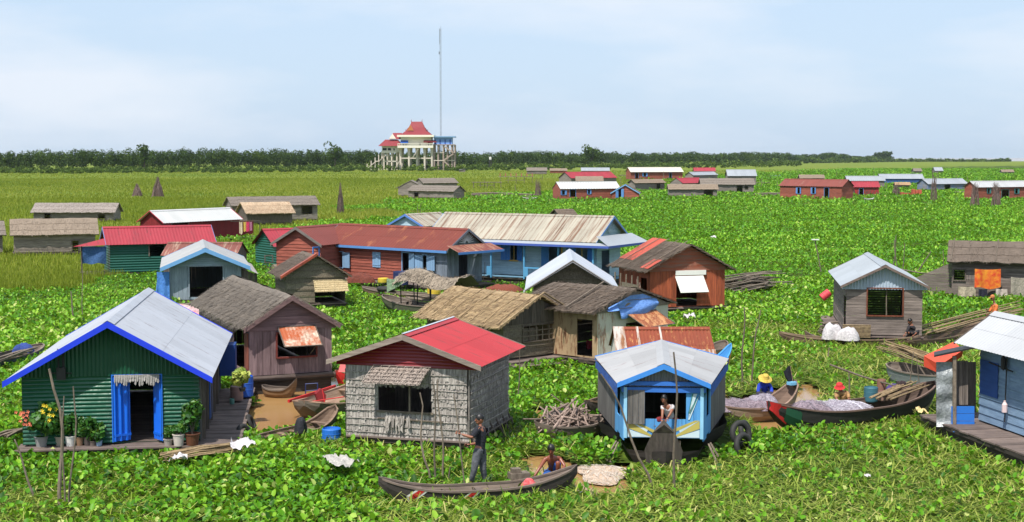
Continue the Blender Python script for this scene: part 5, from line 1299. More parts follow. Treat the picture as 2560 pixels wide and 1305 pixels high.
# dense floating grass (olive) region
MEADOW = pxpoly([(-900, 760), (0, 742), (120, 738), (215, 706), (330, 700), (395, 668), (420, 640), (640, 612), (650, 585), (735, 556), (1010, 556), (1020, 538), (855, 530), (1010, 510), (1180, 494), (1300, 486), (1440, 474), (1660, 462), (1700, 440), (1950, 432), (2100, 424), (2600, 413), (2600, 402), (-900, 402)])
MEADOW[-2:] = [(4600.0, 3300.0), (-4600.0, 3300.0)]
LAKE = [(760., 2650.), (6000., 2650.), (16000., 16000.), (3900., 16000.)]
mb = MB(); mb.add([(-8900, -60, -.06), (8900, -60, -.06), (8900, 15000, -.06), (-8900, 15000, -.06)], [(0, 1, 2, 3)])
o = mb.build('muddy_water', water_mat()); tag(o, kind='structure')
def crown(cx, cy, cz, rx, ry, rz, n, size, tone=0.0, nb=9, full=False):
    """leaf clumps on several lobes -> V,F,R"""
    lob = []
    for i in range(nb):
        a = RS.rand()*6.283; rr = RS.rand()**.5*.75; lob.append((rr*math.cos(a), rr*math.sin(a), RS.uniform(-.55, .62), RS.uniform(.3, .55)) if not full else (rr*.7*math.cos(a), rr*.7*math.sin(a), RS.uniform(-.6, .5), RS.uniform(.42, .6)))
    lob = np.array(lob); k = RS.randint(0, nb, n); d = RS.normal(0, 1, (n, 3)); d /= np.linalg.norm(d, axis=1)[:, None]
    r = lob[k, 3:4]*(.72+.4*RS.rand(n, 1)); p = lob[k, :3]+d*r
    C = np.array([cx, cy, cz])+p*np.array([rx, ry, rz])
    a1 = d + RS.normal(0, .5, (n, 3)); a1 /= np.linalg.norm(a1, axis=1)[:, None]
    t = np.cross(a1, RS.normal(0, 1, (n, 3))); t /= np.linalg.norm(t, axis=1)[:, None]; b = np.cross(a1, t)
    s = (size*(.5+RS.rand(n)))[:, None]
    V = np.stack([C-t*s-b*s*.7, C+t*s-b*s*.6, C+t*s*.8+b*s, C-t*s+b*s*.6], 1).reshape(-1, 3)
    q = np.arange(n)*4; F = np.stack([q, q+1, q+2, q+3], 1)
    R = np.clip(.42+tone+.16*RS.normal(0, 1, n)+.10*(RS.rand(nb)[k]-.5)*2, 0, 1)
    return V, F, R
# ------------------------------------------------------------------ boats
class Boat:
    def __init__(s, name, label, p0, p1, beam, h=.3, s0=.35, s1=.3, outer=None, inner=None, group='wooden boats', z0=None, z1=None, pw=.5, thwarts=4, cat='boat', rim=None, rocker=.15, keep=True, blunt=0.0, skew=0.0):
        a = P(p0[0], p0[1], (h+s0) if z0 is None else z0); b = P(p1[0], p1[1], (h+s1) if z1 is None else z1)
        X = b-a; X.z = 0; s.L = X.length; yaw = math.atan2(X.y, X.x)
        s.root = empty(name, (a.x, a.y, 0), yaw, label, cat, group); s.Mw = Matrix.Translation((a.x, a.y, 0)) @ Matrix.Rotation(yaw, 4, 'Z'); s.Mi = s.Mw.inverted()
        s.h, s.s0, s.s1, s.beam, s.pw, s.rk, s.blunt = h, s0, s1, beam, pw, rocker, blunt
        N = 28; mb = MB(); rings = []
        def ring(t, off, lift):
            w_ = max(.03, s.w(t)-off); g = s.g(t); k = s.k(t)+lift
            return [(t*s.L, -w_, g), (t*s.L, -w_*.9, k+(g-k)*.5), (t*s.L, -w_*.55, k), (t*s.L, w_*.55, k), (t*s.L, w_*.9, k+(g-k)*.5), (t*s.L, w_, g)]
        for mi, off, lift in ((0, 0, 0), (1, .035, .05)):
            mb.mi = mi; vs = []; fs = []
            for i in range(N+1): vs += ring(i/N, off, lift)
            for i in range(N):
                for k in range(5): fs.append((i*6+k, i*6+k+1, (i+1)*6+k+1, (i+1)*6+k))
            fs += [tuple(range(6)), tuple(range(N*6, N*6+6))]
            mb.add(vs, fs)
        mb.build('hull', [outer, inner or outer], s.root)
        mb = MB()
        for sd in (-1, 1):
            vs = []; fs = []
            for i in range(N+1):
                t = i/N; w_ = s.w(t); g = s.g(t); o = .05
                vs += [(t*s.L, sd*(w_+.015), g+.012), (t*s.L, sd*max(0, w_-o), g+.012), (t*s.L, sd*max(0, w_-o), g-.03), (t*s.L, sd*(w_+.015), g-.03)]
            for i in range(N):
                for k in range(4): fs.append((i*4+k, i*4+(k+1) % 4, (i+1)*4+(k+1) % 4, (i+1)*4+k))
            mb.add(vs, fs)
        mb.each('gunwale', rim or inner or outer, s.root)
        if thwarts:
            mb = MB()
            for i in range(thwarts):
                t = .2+.6*i/max(1, thwarts-1); w_ = s.w(t)-.03; z = s.g(t)-.07; mb.box(t*s.L-.07, -w_, z-.02, t*s.L+.07, w_, z+.01)
            mb.each('thwart', inner or outer, s.root)
        if keep: KEEPOUT.append([tuple((s.Mw @ Vector(q))[:2]) for q in [(s.L*t, -s.w(t)*.95, 0) for t in (.05, .2, .4, .6, .8, .95)]+[(s.L*t, s.w(t)*.95, 0) for t in (.95, .8, .6, .4, .2, .05)]])
    def w(s, t): 
        q = max(0, math.sin(math.pi*min(1, max(0, t))))
        if s.blunt and t > .5: q = max(q, s.blunt)
        return s.beam/2*q**s.pw
    def g(s, t): return s.h + s.s0*max(0, 1-t/.42)**2.2 + s.s1*max(0, (t-.58)/.42)**2.2
    def k(s, t): return -.12 + (s.h+s.s0*.75+.1)*max(0, 1-t/.25)**2.2*.9 + (s.h+s.s1*.7+.1)*max(0, (t-.78)/.22)**2.2*(.9 if not s.blunt else .3)
    def at(s, t, v, z): return s.Mw @ Vector((t*s.L, v, z))
    def part(s, mb, n, m, **k): return mb.build(n, m, s.root, **k)
    def parts(s, mb, n, m, **k): return mb.each(n, m, s.root, **k)
bt_dark = wh(74, 66, 62, 44, 38, 36); bt_grey = wh(136, 122, 110, 92, 80, 72); bt_brown = wh(132, 108, 88, 84, 66, 54); bt_in = wh(168, 142, 116, 118, 96, 78)
red = paint(196, 40, 40)
def sticks(label, p0, p1, n, spread, zs, r=.02, m=None, name='pole_bundle', cat='pole bundle', group=None, bend=.05, jit=.3, parent=None, z=(.1, .1)):
    a = P(p0[0], p0[1], z[0]); b = P(p1[0], p1[1], z[1]); d = (b-a).normalized(); sd = d.cross(Vector((0, 0, 1))).normalized(); mb = MB()
    for i in range(n):
        u = random.uniform(-1, 1)*spread; zz = random.uniform(0, zs)*(1-abs(u)/spread*.6); f0 = random.uniform(0, jit); f1 = 1-random.uniform(0, jit)
        u2 = u+random.gauss(0, .25)*spread
        pts = [a.lerp(b, f0)+sd*u+Vector((0, 0, zz)), a.lerp(b, (f0+f1)/2)+sd*(u+u2)/2+Vector((0, 0, zz+random.uniform(0, bend))), a.lerp(b, f1)+sd*u2+Vector((0, 0, zz+random.uniform(-bend, bend)))]
        mb.tube([p-a for p in pts], [r*random.uniform(.8, 1.3), r, r*.6], 5)
    o = mb.build(name, m or greypole, None, Matrix.Translation(a)); tag(o, label, cat, group); return o
def heap(label, c, rx, ry, h, m, name='net_heap', cat='fishing net', rot=0, threads=0, lumps=.35, z=0.0, seed=1, tm=None, group=None):
    mb = MB(); n = 26
    def f(u, v):
        a = u*2*math.pi; r = v; q_ = 1+.16*math.sin(a*3+seed)+.10*math.sin(a*5+seed*2); x = math.cos(a)*r*rx*q_; y = math.sin(a)*r*ry*q_
        k = vnoise(np.array([x*3+seed*7]), np.array([y*3+5]), .5, seed, 3)[0]
        return (x, y, h*max(0, 1-r**3.2)**.75*(1-lumps+2*lumps*k)+.0)
    mb.grid(f, n, 10)
    M = Matrix.Translation(c) @ Matrix.Rotation(rot, 4, 'Z')
    o = mb.build(name, m, None, M, smooth=True); tag(o, label, cat, group)
    if threads:
        mb = MB()
        for i in range(threads):
            a = random.random()*6.283; v = random.random()**.6; p = Vector(f(a/6.283, v)); q = Vector(f(((a+random.uniform(-.5, .5))/6.283) % 1, min(1, v+random.uniform(.1, .35))))
            w_ = random.uniform(.004, .012); mb.quad(p+Vector((0, 0, .02)), p+Vector((w_, w_, .02)), q+Vector((w_, w_, .03)), q+Vector((0, 0, .03)))
        mb.build('net_strands', tm or m, o)
    return o
# 1 foreground canoe
B1 = Boat('canoe', 'dark canoe with red and white chevrons carrying the two men in the foreground', (946, 1192), (1443, 1162), .72, h=.27, s0=.34, s1=.38, outer=bt_dark, inner=wh(142, 124, 112, 96, 84, 76), thwarts=3, pw=.42)
def chevron(bt, t0, flip, m, name, off, wd):
    mb = MB(); f = -1
    for (ta, za, tb, zb) in ((0, .96, .05, .5), (.05, .5, -.0+.035, .08)):
        pts = []
        for t, zf in ((t0+ta*flip, za), (t0+ta*flip+wd, za), (t0+tb*flip+wd, zb), (t0+tb*flip, zb)):
            k, g = bt.k(t), bt.g(t); z = k+(g-k)*zf; w_ = bt.w(t); ww_ = w_*(.9+.1*max(0, (zf-.5)*2)) if zf > .5 else w_*(.55+.35*zf*2)
            pts.append((t*bt.L, f*(ww_+off), z))
        mb.quad(*pts)
    bt.part(mb, name, m)
for t0, fl in ((.19, -1), (.45, -1)):
    chevron(B1, t0-.012, fl, white_paint, 'painted_chevron', .010, .055); chevron(B1, t0, fl, red, 'painted_chevron', .016, .030)
c = P(1375, 1172, .38); mb = MB(); mb.box(-.25, -.15, 0, .2, .15, .14); mb.box(-.2, -.1, .14, .0, .1, .24); o = mb.build('wooden_block', greypole, None, Matrix.Translation(P(1300, 1196, .30)) @ Matrix.Rotation(.3, 4, 'Z')); tag(o, 'worn wooden block lying across the foreground canoe beside the crouching man', 'block')
heap('crumpled red cloth under the hand of the crouching man', P(1323, 1212, .27),   .17, .13, .13, cloth(215, 40, 50, 190, 120, 120), 'red_cloth', 'cloth', lumps=.6, seed=4)
# 2 long boat with white sacks by the grey hut
B2 = Boat('long_boat', 'long narrow brown boat with white sacks beside the grey slat hut', (1948, 829), (2300, 838), .95, h=.28, s0=.25, s1=.15, outer=bt_brown, inner=bt_in, thwarts=0)
heap('bulging white sack at the left on the long boat by the grey hut', P(2080, 847, .3), .42, .32, .62, white_cloth, 'sack', 'sack', lumps=.25, seed=9)
heap('wide white sack lying right of the bulging one on the long boat', P(2122, 850, .3), .45, .32, .5, white_cloth, 'sack', 'sack', lumps=.2, seed=12)
mb = MB(); mb.lathe([(.0, .32), (.16, .3), (.2, 0), (0, 0)], 10); o = mb.build('basket', paint(70, 140, 140), None, Matrix.Translation(P(2262, 843, .3))); tag(o, 'teal basket beside the dark clothed figure on the long boat', 'basket')
B2b = Boat('canoe', 'half hidden canoe between the long boat and the grey hut', (2012, 826), (2150, 838), .7, h=.2, s0=.3, s1=.1, outer=bt_brown, inner=bt_grey, thwarts=0)
# 3 boat full of poles to the right
B3 = Boat('long_boat', 'boat loaded with long poles behind the white roofed blue house', (2270, 850), (2475, 798), 1.0, h=.35, s0=.1, s1=.3, outer=bt_brown, inner=bt_brown, thwarts=0)
for k in range(1):
    sticks('long brown poles stacked in the boat behind the white roofed blue house', (2285, 842), (2560, 770), 22, .4, .4, .03, m=bamboo, z=(.35, .6), jit=.2)
# 4 big black boat with red prow
B4 = Boat('fishing_boat', 'big black fishing boat with red and green prow full of nets', (1921, 1003), (2337, 952), 1.45, h=.55, s0=.38, s1=.42, outer=wh(58, 56, 52, 36, 34, 32), inner=wh(112, 92, 82, 76, 62, 54), thwarts=0, pw=.45, rim=wh(120, 96, 84, 84, 66, 58))
mb = MB()
for sd in (-1, 1):
    for (ta, tb, m_, lim) in ((0.0, .07, 0, 1), ):
        for i in range(6):
            t0, t1 = ta+(tb-ta)*i/6, ta+(tb-ta)*(i+1)/6
            q = []
            for t, zf in ((t0, 1), (t1, 1), (t1, .0), (t0, .0)):
                k, g = B4.k(t), B4.g(t); z = k+(g-k)*zf; w_ = B4.w(t); ww_ = w_ if zf > .5 else w_*.56
                q.append((t*B4.L, sd*(ww_+.012), z))
            mb.quad(*q)
B4.part(mb, 'prow_paint', red)
mb = MB()
for sd in (-1, 1):
    for i in range(5):
        t0, t1 = .055+.07*i/5, .055+.07*(i+1)/5; q = []
        for t, zf in ((t0, .9), (t1, .9-.02*i), (t1, .5), (t0, .5)):
            k, g = B4.k(t), B4.g(t); z = k+(g-k)*zf; w_ = B4.w(t); q.append((t*B4.L, sd*(w_*(.9+.1*(zf-.5)*2)+.018), z))
        mb.quad(*q)
        q = []
        for t, zf in ((t0, .5), (t1, .5), (t1, .1), (t0, .1)):
            k, g = B4.k(t), B4.g(t); z = k+(g-k)*zf; w_ = B4.w(t); q.append((t*B4.L, sd*(w_*(.55+.35*zf*2)+.018), z))
        mb.quad(*q)
B4.parts(mb, 'prow_paint', paint(30, 84, 60))
mb = MB()
for i in range(40):
    t0, t1 = .1+.85*i/40, .1+.85*(i+1)/40; q = []
    for t, zf in ((t0, .42), (t1, .42), (t1, .02), (t0, .02)):
        k, g = B4.k(t), B4.g(t); z = k+(g-k)*zf; w_ = B4.w(t); q.append((t*B4.L, -(w_*(.55+.35*zf*2)+.012), z))
    mb.quad(*q)
B4.part(mb, 'waterline_band', wh(150, 140, 120, 110, 100, 84))
netm = mat('cloth', rgb(168, 150, 160, .8), rgb(110, 96, 106, .75), rough=.9, scale=1.5); netw = mat('cloth', rgb(188, 180, 190, .75), rgb(124, 112, 126, .75), rough=.7, scale=1.5)
heap('dark mauve heap of fishing net at the bow of the black boat', B4.at(.24, .05, .42), .7, .45, .36, netm, threads=400, tm=netw, seed=3)
heap('pale silvery heap of fishing net amidships on the black boat', B4.at(.40, -.0, .42), .95, .42, .27, netw, threads=600, tm=paint(240, 235, 245), seed=6)
def drum(label, pos, r, h, m, name='drum', cat='drum', rot=None, group=None, lid=None):
    mb = MB(); mb.lathe([(0, 0), (r*.96, 0), (r, .03), (r, h*.33), (r*1.03, h*.345), (r, h*.36), (r, h*.64), (r*1.03, h*.655), (r, h*.67), (r, h-.02), (r*.93, h), (r*.9, h-.05 if lid is None else h), (0, h-.05 if lid is None else h)], 20)
    M = Matrix.Translation(pos)
    if rot: M = M @ Matrix.Rotation(rot, 4, 'Y')
    o = mb.build(name, m, None, M, smooth=False); tag(o, label, cat, group); return o
drum('teal blue plastic drum standing in the black fishing boat', P(2177, 1003, .45), .2, .42, paint(60, 110, 125))
drum('brown clay pot behind the teal drum in the black boat', P(2203, 990, .5), .13, .5, paint(140, 100, 84), 'pot', 'pot')
drum('short dusty bucket right of the teal drum in the black boat', P(2208, 1000, .5), .17, .25, paint(150, 120, 108), 'bucket', 'bucket')
heap('purple patterned bundle lying behind the pots in the black boat', P(2235, 980, .55), .3, .18, .22, cloth(90, 70, 140, 50, 40, 80), 'bundle', 'bundle', seed=8)
heap('dark cloth bundle at the right end of the pots in the black boat', P(2255, 985, .55), .18, .16, .45, cloth(60, 44, 48), 'bundle', 'bundle', seed=18)
sticks('brown poles and planks lying in the stern of the black boat', (2190, 1003), (2320, 955), 10, .35, .1, .03, m=bamboo, z=(.62, .85), name='plank_stack', cat='planks')
# 5 net boat with the blue shirted person
B5 = Boat('fishing_boat', 'low brown net boat with upturned blue tipped prow carrying the person in blue', (1990, 950), (1800, 1012), 1.15, h=.38, s0=.62, s1=.1, outer=wh(186, 160, 134, 140, 116, 96), inner=wh(150, 124, 108, 104, 84, 72), thwarts=0, pw=.4, rocker=.1)
mb = MB(); mb.box(.03, -.1, .87, .26, .1, .96); B5.part(mb, 'prow_tip', paint(120, 185, 220))
heap('long mauve net pile in the left part of the low net boat', B5.at(.78, 0, .3), .95, .42, .3, netm, threads=400, tm=netw, seed=21)
heap('small pale net pile in the lap of the person in blue', B5.at(.42, -.15, .33), .5, .35, .3, netw, threads=200, seed=22)
# flag on the prow
p = B5.at(.02, 0, .9); t_ = PD(1976, 915, p.y); r_ = empty('black_flag', p, 0, 'black pennant on a thin stick at the prow of the net boat', 'flag')
mb = MB(); mb.tube([(0, 0, -.2), tuple(t_-p)], .012, 5); mb.build('stick', bamboo, r_)
q = t_-p; mb = MB(); mb.grid(lambda u, v: (q.x-.02-.22*u*(1-abs(v-.5)*.3)+.18*v, q.y+.05*math.sin(u*6), q.z+.02-.62*v*(1-.12*u)-.18*u*(1-v)), 5, 8); mb.build('cloth', cloth(28, 30, 44), r_)
# 6 firewood boat
B6 = Boat('cargo_boat', 'blunt grey cargo boat heaped with firewood left of the houseboat', (1350, 1060), (1492, 1040), 1.5, h=.42, s0=.05, s1=.1, outer=bt_grey, inner=bt_grey, thwarts=1, pw=.28, z0=.45, z1=.5)
mb = MB()
for i in range(70):
    x = random.uniform(.15, .9)*B6.L; y = random.uniform(-.5, .55); z = .3+random.random()*.55*(1-abs(x/B6.L-.55)*1.4); a = random.gauss(1.0, .8); e = random.gauss(.28, .28); ln = random.uniform(.5, 1.2)
    d = Vector((math.cos(a)*math.cos(e), math.sin(a)*math.cos(e), math.sin(e)))*ln*.5; c_ = Vector((x, y, z)); k = Vector((0, 0, random.uniform(-.05, .05)))
    mb.tube([c_-d, c_+k, c_+d], [random.uniform(.015, .032)]*3, 6)
o = mb.build('firewood', mat('wood', rgb(168, 146, 134, .85), rgb(104, 86, 76, .8), st=(3, 3, 3), var=.35, amt=.3), None, B6.root.matrix_basis.copy()); o.matrix_world = Matrix.Translation(B6.Mw.translation) @ B6.Mw.to_3x3().to_4x4()
tag(o, 'tangled heap of cut branches filling the blunt cargo boat', 'firewood')
def tyre(label, M, R=.27, r=.085, group='old tyres used as fenders'):
    mb = MB(); mb.torus(R, r, 28, 10)
    o = mb.build('tyre', black_rubber, None, M, smooth=True); tag(o, label, 'tyre', group); return o
tyre('black tyre hung over the front of the firewood boat', Matrix.Translation(PD(1395, 1046, P(1395, 1062, 0).y-.1)) @ Matrix.Rotation(math.radians(28), 4, 'X'), .24, .09)
B6b = Boat('canoe', 'dark canoe end moored against the left side of the houseboat', (1468, 1000), (1560, 985), .8, h=.35, s0=.15, s1=.0, outer=bt_dark, inner=bt_brown, thwarts=0)
# 7 boat in pond behind the red roofed hut
B7 = Boat('motor_boat', 'beige planked boat with red trim moored in the brown pond', (760, 1002), (930, 955), 1.7, h=.4, s0=.22, s1=.15, outer=wh(120, 112, 100, 84, 76, 66), inner=wh(196, 164, 140, 150, 120, 100), thwarts=2, pw=.3, z0=.62, z1=.5)
mb = MB(); mb.box(.6, .80, .42, B7.L*.8, .86, .50); B7.part(mb, 'red_rail', red)
Mi = B7.Mi
mb = MB(); a_ = [Mi @ PD(x, y, P(780, 1000, .3).y) for x, y in ((764, 995), (764, 960), (794, 958), (794, 992))]; mb.tube(a_, .02, 6); mb.tube([a_[0].lerp(a_[1], .5), a_[3].lerp(a_[2], .5)], .015, 6); B7.part(mb, 'blue_frame', paint(40, 55, 110))
mb = MB(); D_ = P(805, 1020, .1).y; q = [Mi @ PD(x, y, D_) for x, y in ((790, 985), (803, 972), (816, 988), (812, 1010), (800, 1016))]; mb.add(q+[v+Vector((.1, .12, 0)) for v in q], [(0,1,2,3,4), (9,8,7,6,5)]+[(i, i+5, (i+1) % 5+5, (i+1) % 5) for i in range(5)]); B7.part(mb, 'red_engine_cover', paint(130, 30, 36))
mb = MB(); mb.tube([Mi @ PD(778, 1004, D_), Mi @ PD(860, 992, D_-.3)], .018, 6); mb.tube([Mi @ PD(806, 975, D_), Mi @ PD(812, 1006, D_-.2)], .012, 5); B7.part(mb, 'tiller', red)
B7c = Boat('motor_boat', 'second boat with red rail half hidden behind the beige planked boat', (842, 925), (960, 918), 1.2, h=.4, s0=.2, s1=.1, outer=red, inner=bt_in, thwarts=0)
mb = MB(); a_ = PD(845, 930, 44); mb.add([(0, 0, 0), (.45, 0, 0), (.45, .05, .3), (.1, .05, .36)], [(0, 1, 2, 3)]); o = mb.build('cool_box_lid', paint(225, 120, 120), None, Matrix.Translation(a_)); tag(o, 'pink and white folded box behind the roof corner of the red hut', 'box')
# 8 broken canoe in the weeds
B8 = Boat('broken_canoe', 'rotten open canoe sunk in the weeds below the brown pond', (650, 1090), (838, 1012), .85, h=.18, s0=.05, s1=.45, outer=bt_grey, inner=wh(150, 124, 104, 100, 82, 70), thwarts=5, pw=.35)
heap('black plastic scrap on the rotten canoe', P(752, 1080, .2), .16, .2, .3, cloth(38, 40, 48), 'plastic_scrap', 'scrap', lumps=.6, seed=31)
# 9 canoe under brown hut
B9 = Boat('canoe', 'small canoe nosing out of the shade under the brown plank hut', (742, 945), (655, 962), .75, h=.2, s0=.35, s1=.1, outer=wh(150, 116, 80, 90, 70, 52), inner=bt_grey, thwarts=0, keep=False)
# 10 covered boat
B10 = Boat('covered_boat', 'grey boat under a sagging palm leaf canopy before the red brown house', (957, 735), (1185, 765), 1.5, h=.5, s0=.35, s1=.1, outer=wh(100, 104, 80, 70, 72, 56), inner=bt_grey, thwarts=4, pw=.4)
B10b = Boat('canoe', 'brown canoe moored behind the palm canopied boat', (905, 715), (1130, 735), 1.1, h=.4, s0=.2, s1=.1, outer=bt_brown, inner=bt_grey, thwarts=3)
Lb = B10.L; mb = MB()
for t in (.3, .45, .62, .8):
    for sd in (-1, 1): mb.tube([(t*Lb, sd*.6, .3), (t*Lb+random.uniform(-.1, .1), sd*.62, 1.55)], .03, 5)
mb.each('canopy_post', dark_metal, B10.root)
mb = MB()
def cnp(u, v): return (Lb*(.26+.66*u), (v-.5)*2.1, 1.62+.42*math.sin(math.pi*v)*(1-.3*u)+.12*math.sin(u*7)+.08*math.sin(v*13+u*5)-.25*abs(v-.5))
mb.grid(cnp, 16, 12)
for k in range(900):
    u, v = random.random(), random.random(); p = Vector(cnp(u, v))+Vector((0, 0, .04)); q = Vector(cnp(u+random.uniform(-.06, .06), v+(.14 if v > .5 else -.14)*random.random()))+Vector((0, 0, .05+random.random()*.06)); mb.quad(p, p+Vector((.03, 0, 0)), q+Vector((.03, 0, 0)), q)
mb.build('palm_canopy', mat('thatch', rgb(176, 160, 140, .85), rgb(116, 104, 90, .8), st=(3, 3, 3), var=.3), B10.root)
mb = MB(); mb.grid(lambda u, v: (Lb*(.2+.22*u), -1.0-.05*math.sin(u*9), 1.75-.7*v*(1-u)-.1*u), 8, 5); mb.build('green_sheet', cloth(150, 175, 140), B10.root)
sticks('bleached sticks heaped inside the palm canopied boat', (1005, 745), (1110, 755), 26, .5, .3, .025, z=(.4, .5))
# 11 blue boat right of houseboat
B11 = Boat('blue_boat', 'blue painted boat tip sticking out right of the rust roofed shed', (1828, 858), (1700, 905), .95, h=.35, s0=.65, s1=.1, outer=paint(196, 140, 60), inner=paint(70, 150, 215), thwarts=1, rim=paint(80, 160, 225))
B11b = Boat('canoe', 'grey canoe end lying behind the blue boat tip', (1812, 850), (1740, 870), 1.0, h=.5, s0=.2, s1=.1, outer=wh(140, 118, 104, 180, 130, 70), inner=bt_grey, thwarts=0)
# 12 grey boat with sticks below the hut
B12 = Boat('work_boat', 'round nosed grey boat loaded with thin sticks left of the orange sheet', (2228, 905), (2400, 935), 1.5, h=.6, s0=.12, s1=.1, outer=wh(140, 148, 150, 104, 110, 112), inner=bt_grey, thwarts=0, pw=.35)
sticks('long thin sticks piled over the round nosed grey boat', (2205, 868), (2370, 925), 46, .45, .35, .018, m=bamboo, z=(.95, .8), jit=.3)
mb = MB(); D_ = 41; 
q = [PD(x, y, D_) for x, y in ((2310, 890), (2385, 854), (2392, 868), (2400, 878), (2335, 905))]; c = q[0]
q = [v-c for v in q]; 
mb.add([q[0], q[1], q[2]+Vector((0, -.6, 0)), q[4]+Vector((0, -.6, 0))], [(0, 1, 2, 3)]); mb.add([q[0], q[4]+Vector((0, -.6, 0)), q[4]+Vector((0, -.5, -.26)), q[0]+Vector((0, 0, -.3))], [(0, 1, 2, 3)])
mb.add([q[4]+Vector((0, -.6, 0)), q[2]+Vector((0, -.6, 0)), q[2]+Vector((0, -.5, -.2)), q[4]+Vector((0, -.5, -.26))], [(0, 1, 2, 3)])
o = mb.build('orange_sheet', mat('metal', rgb(226, 84, 56, .75), rgb(200, 50, 36, .7), amt=.3, var=.05, rough=.5, st=(2, 2, 2)), None, Matrix.Translation(c)); tag(o, 'bright orange red folded sheet beside the blue plank house porch', 'sheet')
# 13 boat at the left edge
B13 = Boat('long_boat', 'grey blue boat with planks cut off by the left edge above the green house roof', (105, 858), (-90, 905), 1.3, h=.4, s0=.15, s1=.1, outer=wh(90, 100, 120, 60, 68, 84), inner=bt_grey, thwarts=2)
heap('blue cloth bundle on the boat at the left edge', P(60, 880, .4), .4, .3, .3, cloth(50, 75, 150), 'bundle', 'bundle', seed=41)
sticks('loose planks on the boat at the left edge', (95, 868), (-20, 905), 7, .35, .1, .035, z=(.45, .5), name='plank_stack', cat='planks')
# far boats
for (x0, x1, y, lab, c1) in ((1925, 1951, 437, 'tiny white topped blue boat alone in the far marsh', (60, 100, 170)), (1305, 1345, 492, 'low grey canoe in the weeds left of the white roofed village house', (150, 140, 130)), (2160, 2185, 494, 'low pale canoe in front of the small red roofed village house', (150, 150, 140))):
    b_ = Boat('canoe', lab, (x0, y), (x1, y), 1.4, h=.5, s0=.2, s1=.2, outer=paint(*c1), inner=white_paint, thwarts=1)

# ------------------------------------------------------------------ poles
def pole(label, b, t, r=.03, kink=.0, m=None, group='bare poles standing in the weeds', name='pole', cat='pole', zb=0.0, dy=0.0):
    a = P(b[0], b[1], zb); e = PD(t[0], t[1], a.y+dy); d = e-a; mb = MB(); pts = []; n = 7; ph = random.random()*6
    for i in range(n+1):
        f = i/n; pts.append(d*f+Vector((kink*math.sin(f*5+ph)-kink*math.sin(ph)*(1-f), kink*.5*math.cos(f*4+ph), 0))*min(1, 4*f*(1-f)+.2)*d.length*.05)
    pts[0] = Vector((0, 0, -.3)); pts[-1] = d
    mb.tube(pts, [r*(1-.45*i/n) for i in range(n+1)], 7)
    o = mb.build(name, m or greypole, None, Matrix.Translation(a)); tag(o, label, cat, group); return o
for lab, b, t, r, k in (
    ('tallest crooked pole of the cluster before the green house, thick at its foot', (152, 1280), (123, 922), .045, .8),
    ('shortest stick of the cluster before the green house', (163, 1282), (160, 990), .022, .3),
    ('right hand stick of the cluster before the green house, thin tipped', (172, 1278), (183, 966), .026, .5),
    ('leaning thin stick at the bottom left corner', (92, 1258), (36, 1098), .028, .3),
    ('short thick stake behind the left slope of the green house roof', (186, 815), (177, 728), .045, .2),
    ('tall thin stick rising above the green house roof at the left', (208, 810), (202, 640), .022, .3),
    ('leftmost kinked stick standing before the palm hut', (1082, 1212), (1050, 982), .028, .9),
    ('straight stick beside the kinked one before the palm hut', (1090, 1212), (1084, 960), .026, .3),
    ('third stick before the palm hut, nearest the standing man', (1106, 1210), (1094, 948), .026, .4),
    ('broken stub sticking up by the canoe before the palm hut', (1118, 1212), (1126, 1166), .02, .2),
    ('dark upright pole in front of the blue houseboat', (1687, 1238), (1684, 880), .034, .4),
    ('dark pole leaning left in front of the blue houseboat', (1646, 1228), (1502, 935), .032, .7),
    ('short white stick under the blue houseboat bow', (1704, 1162), (1700, 1102), .016, .1),
    ('pale upright pole in the weeds right of the rusty shed', (1857, 968), (1860, 768), .035, .4),
    ('pale pole leaning right in the weeds right of the rusty shed', (1876, 972), (1902, 775), .032, .4),
    ('thin post between the palm hut roof and the barred hut', (1294, 1005), (1300, 868), .02, .2),
    ('pale pole crossing the window of the grey slat hut', (2210, 862), (2218, 722), .035, .3),
    ('pole leaning left across the window of the grey slat hut', (2246, 842), (2226, 735), .03, .3),
    ('pole leaning left beside the dark figure at the grey slat hut', (2262, 845), (2235, 738), .028, .2),
    ('tall bleached pole rising behind the grey slat hut', (2226, 705), (2240, 588), .05, .5),
    ('second tall bleached pole behind the grey slat hut', (2243, 705), (2236, 600), .04, .5),
    ('thin bleached pole right of the two behind the grey slat hut', (2252, 708), (2262, 606), .035, .3),
    ('thin post with dark tip in the weeds left of the black boat flag', (2068, 905), (2073, 868), .035, .1),
    ('upright post propping the long slanting pole by the black boat', (2123, 1000), (2122, 930), .035, .2),
    ('thin pale pole in front of the round nosed grey boat', (2266, 1010), (2284, 880), .02, .2),
    ('thin pale stick right of the one before the round nosed boat', (2302, 985), (2290, 885), .018, .2),
    ('bare branch pole in the meadow behind the rusty roof', (1048, 545), (1052, 510), .03, .6),
    ('thin post before the long blue house roof', (1043, 650), (1044, 512), .03, .1),
    ('stick standing by the straw roof corner', (1072, 848), (1076, 770), .03, .3),
    ('white pole leaning at the left end of the long weathered house', (2285, 695), (2328, 628), .05, .1),
    ('post in front of the weathered house at the right edge', (2365, 745), (2358, 625), .035, .2),
    ('thin stick right of the red brown house front', (1207, 725), (1212, 655), .025, .3),
    ('post leaning on the red brown house wall', (1007, 712), (990, 622), .035, .3),
    ('bent post beside the blue tarp hut', (1545, 870), (1548, 740), .028, .2),
    ('pole leaning against the brown plank hut window', (762, 962), (772, 842), .035, .2)):
    pole(lab, b, t, r, k)
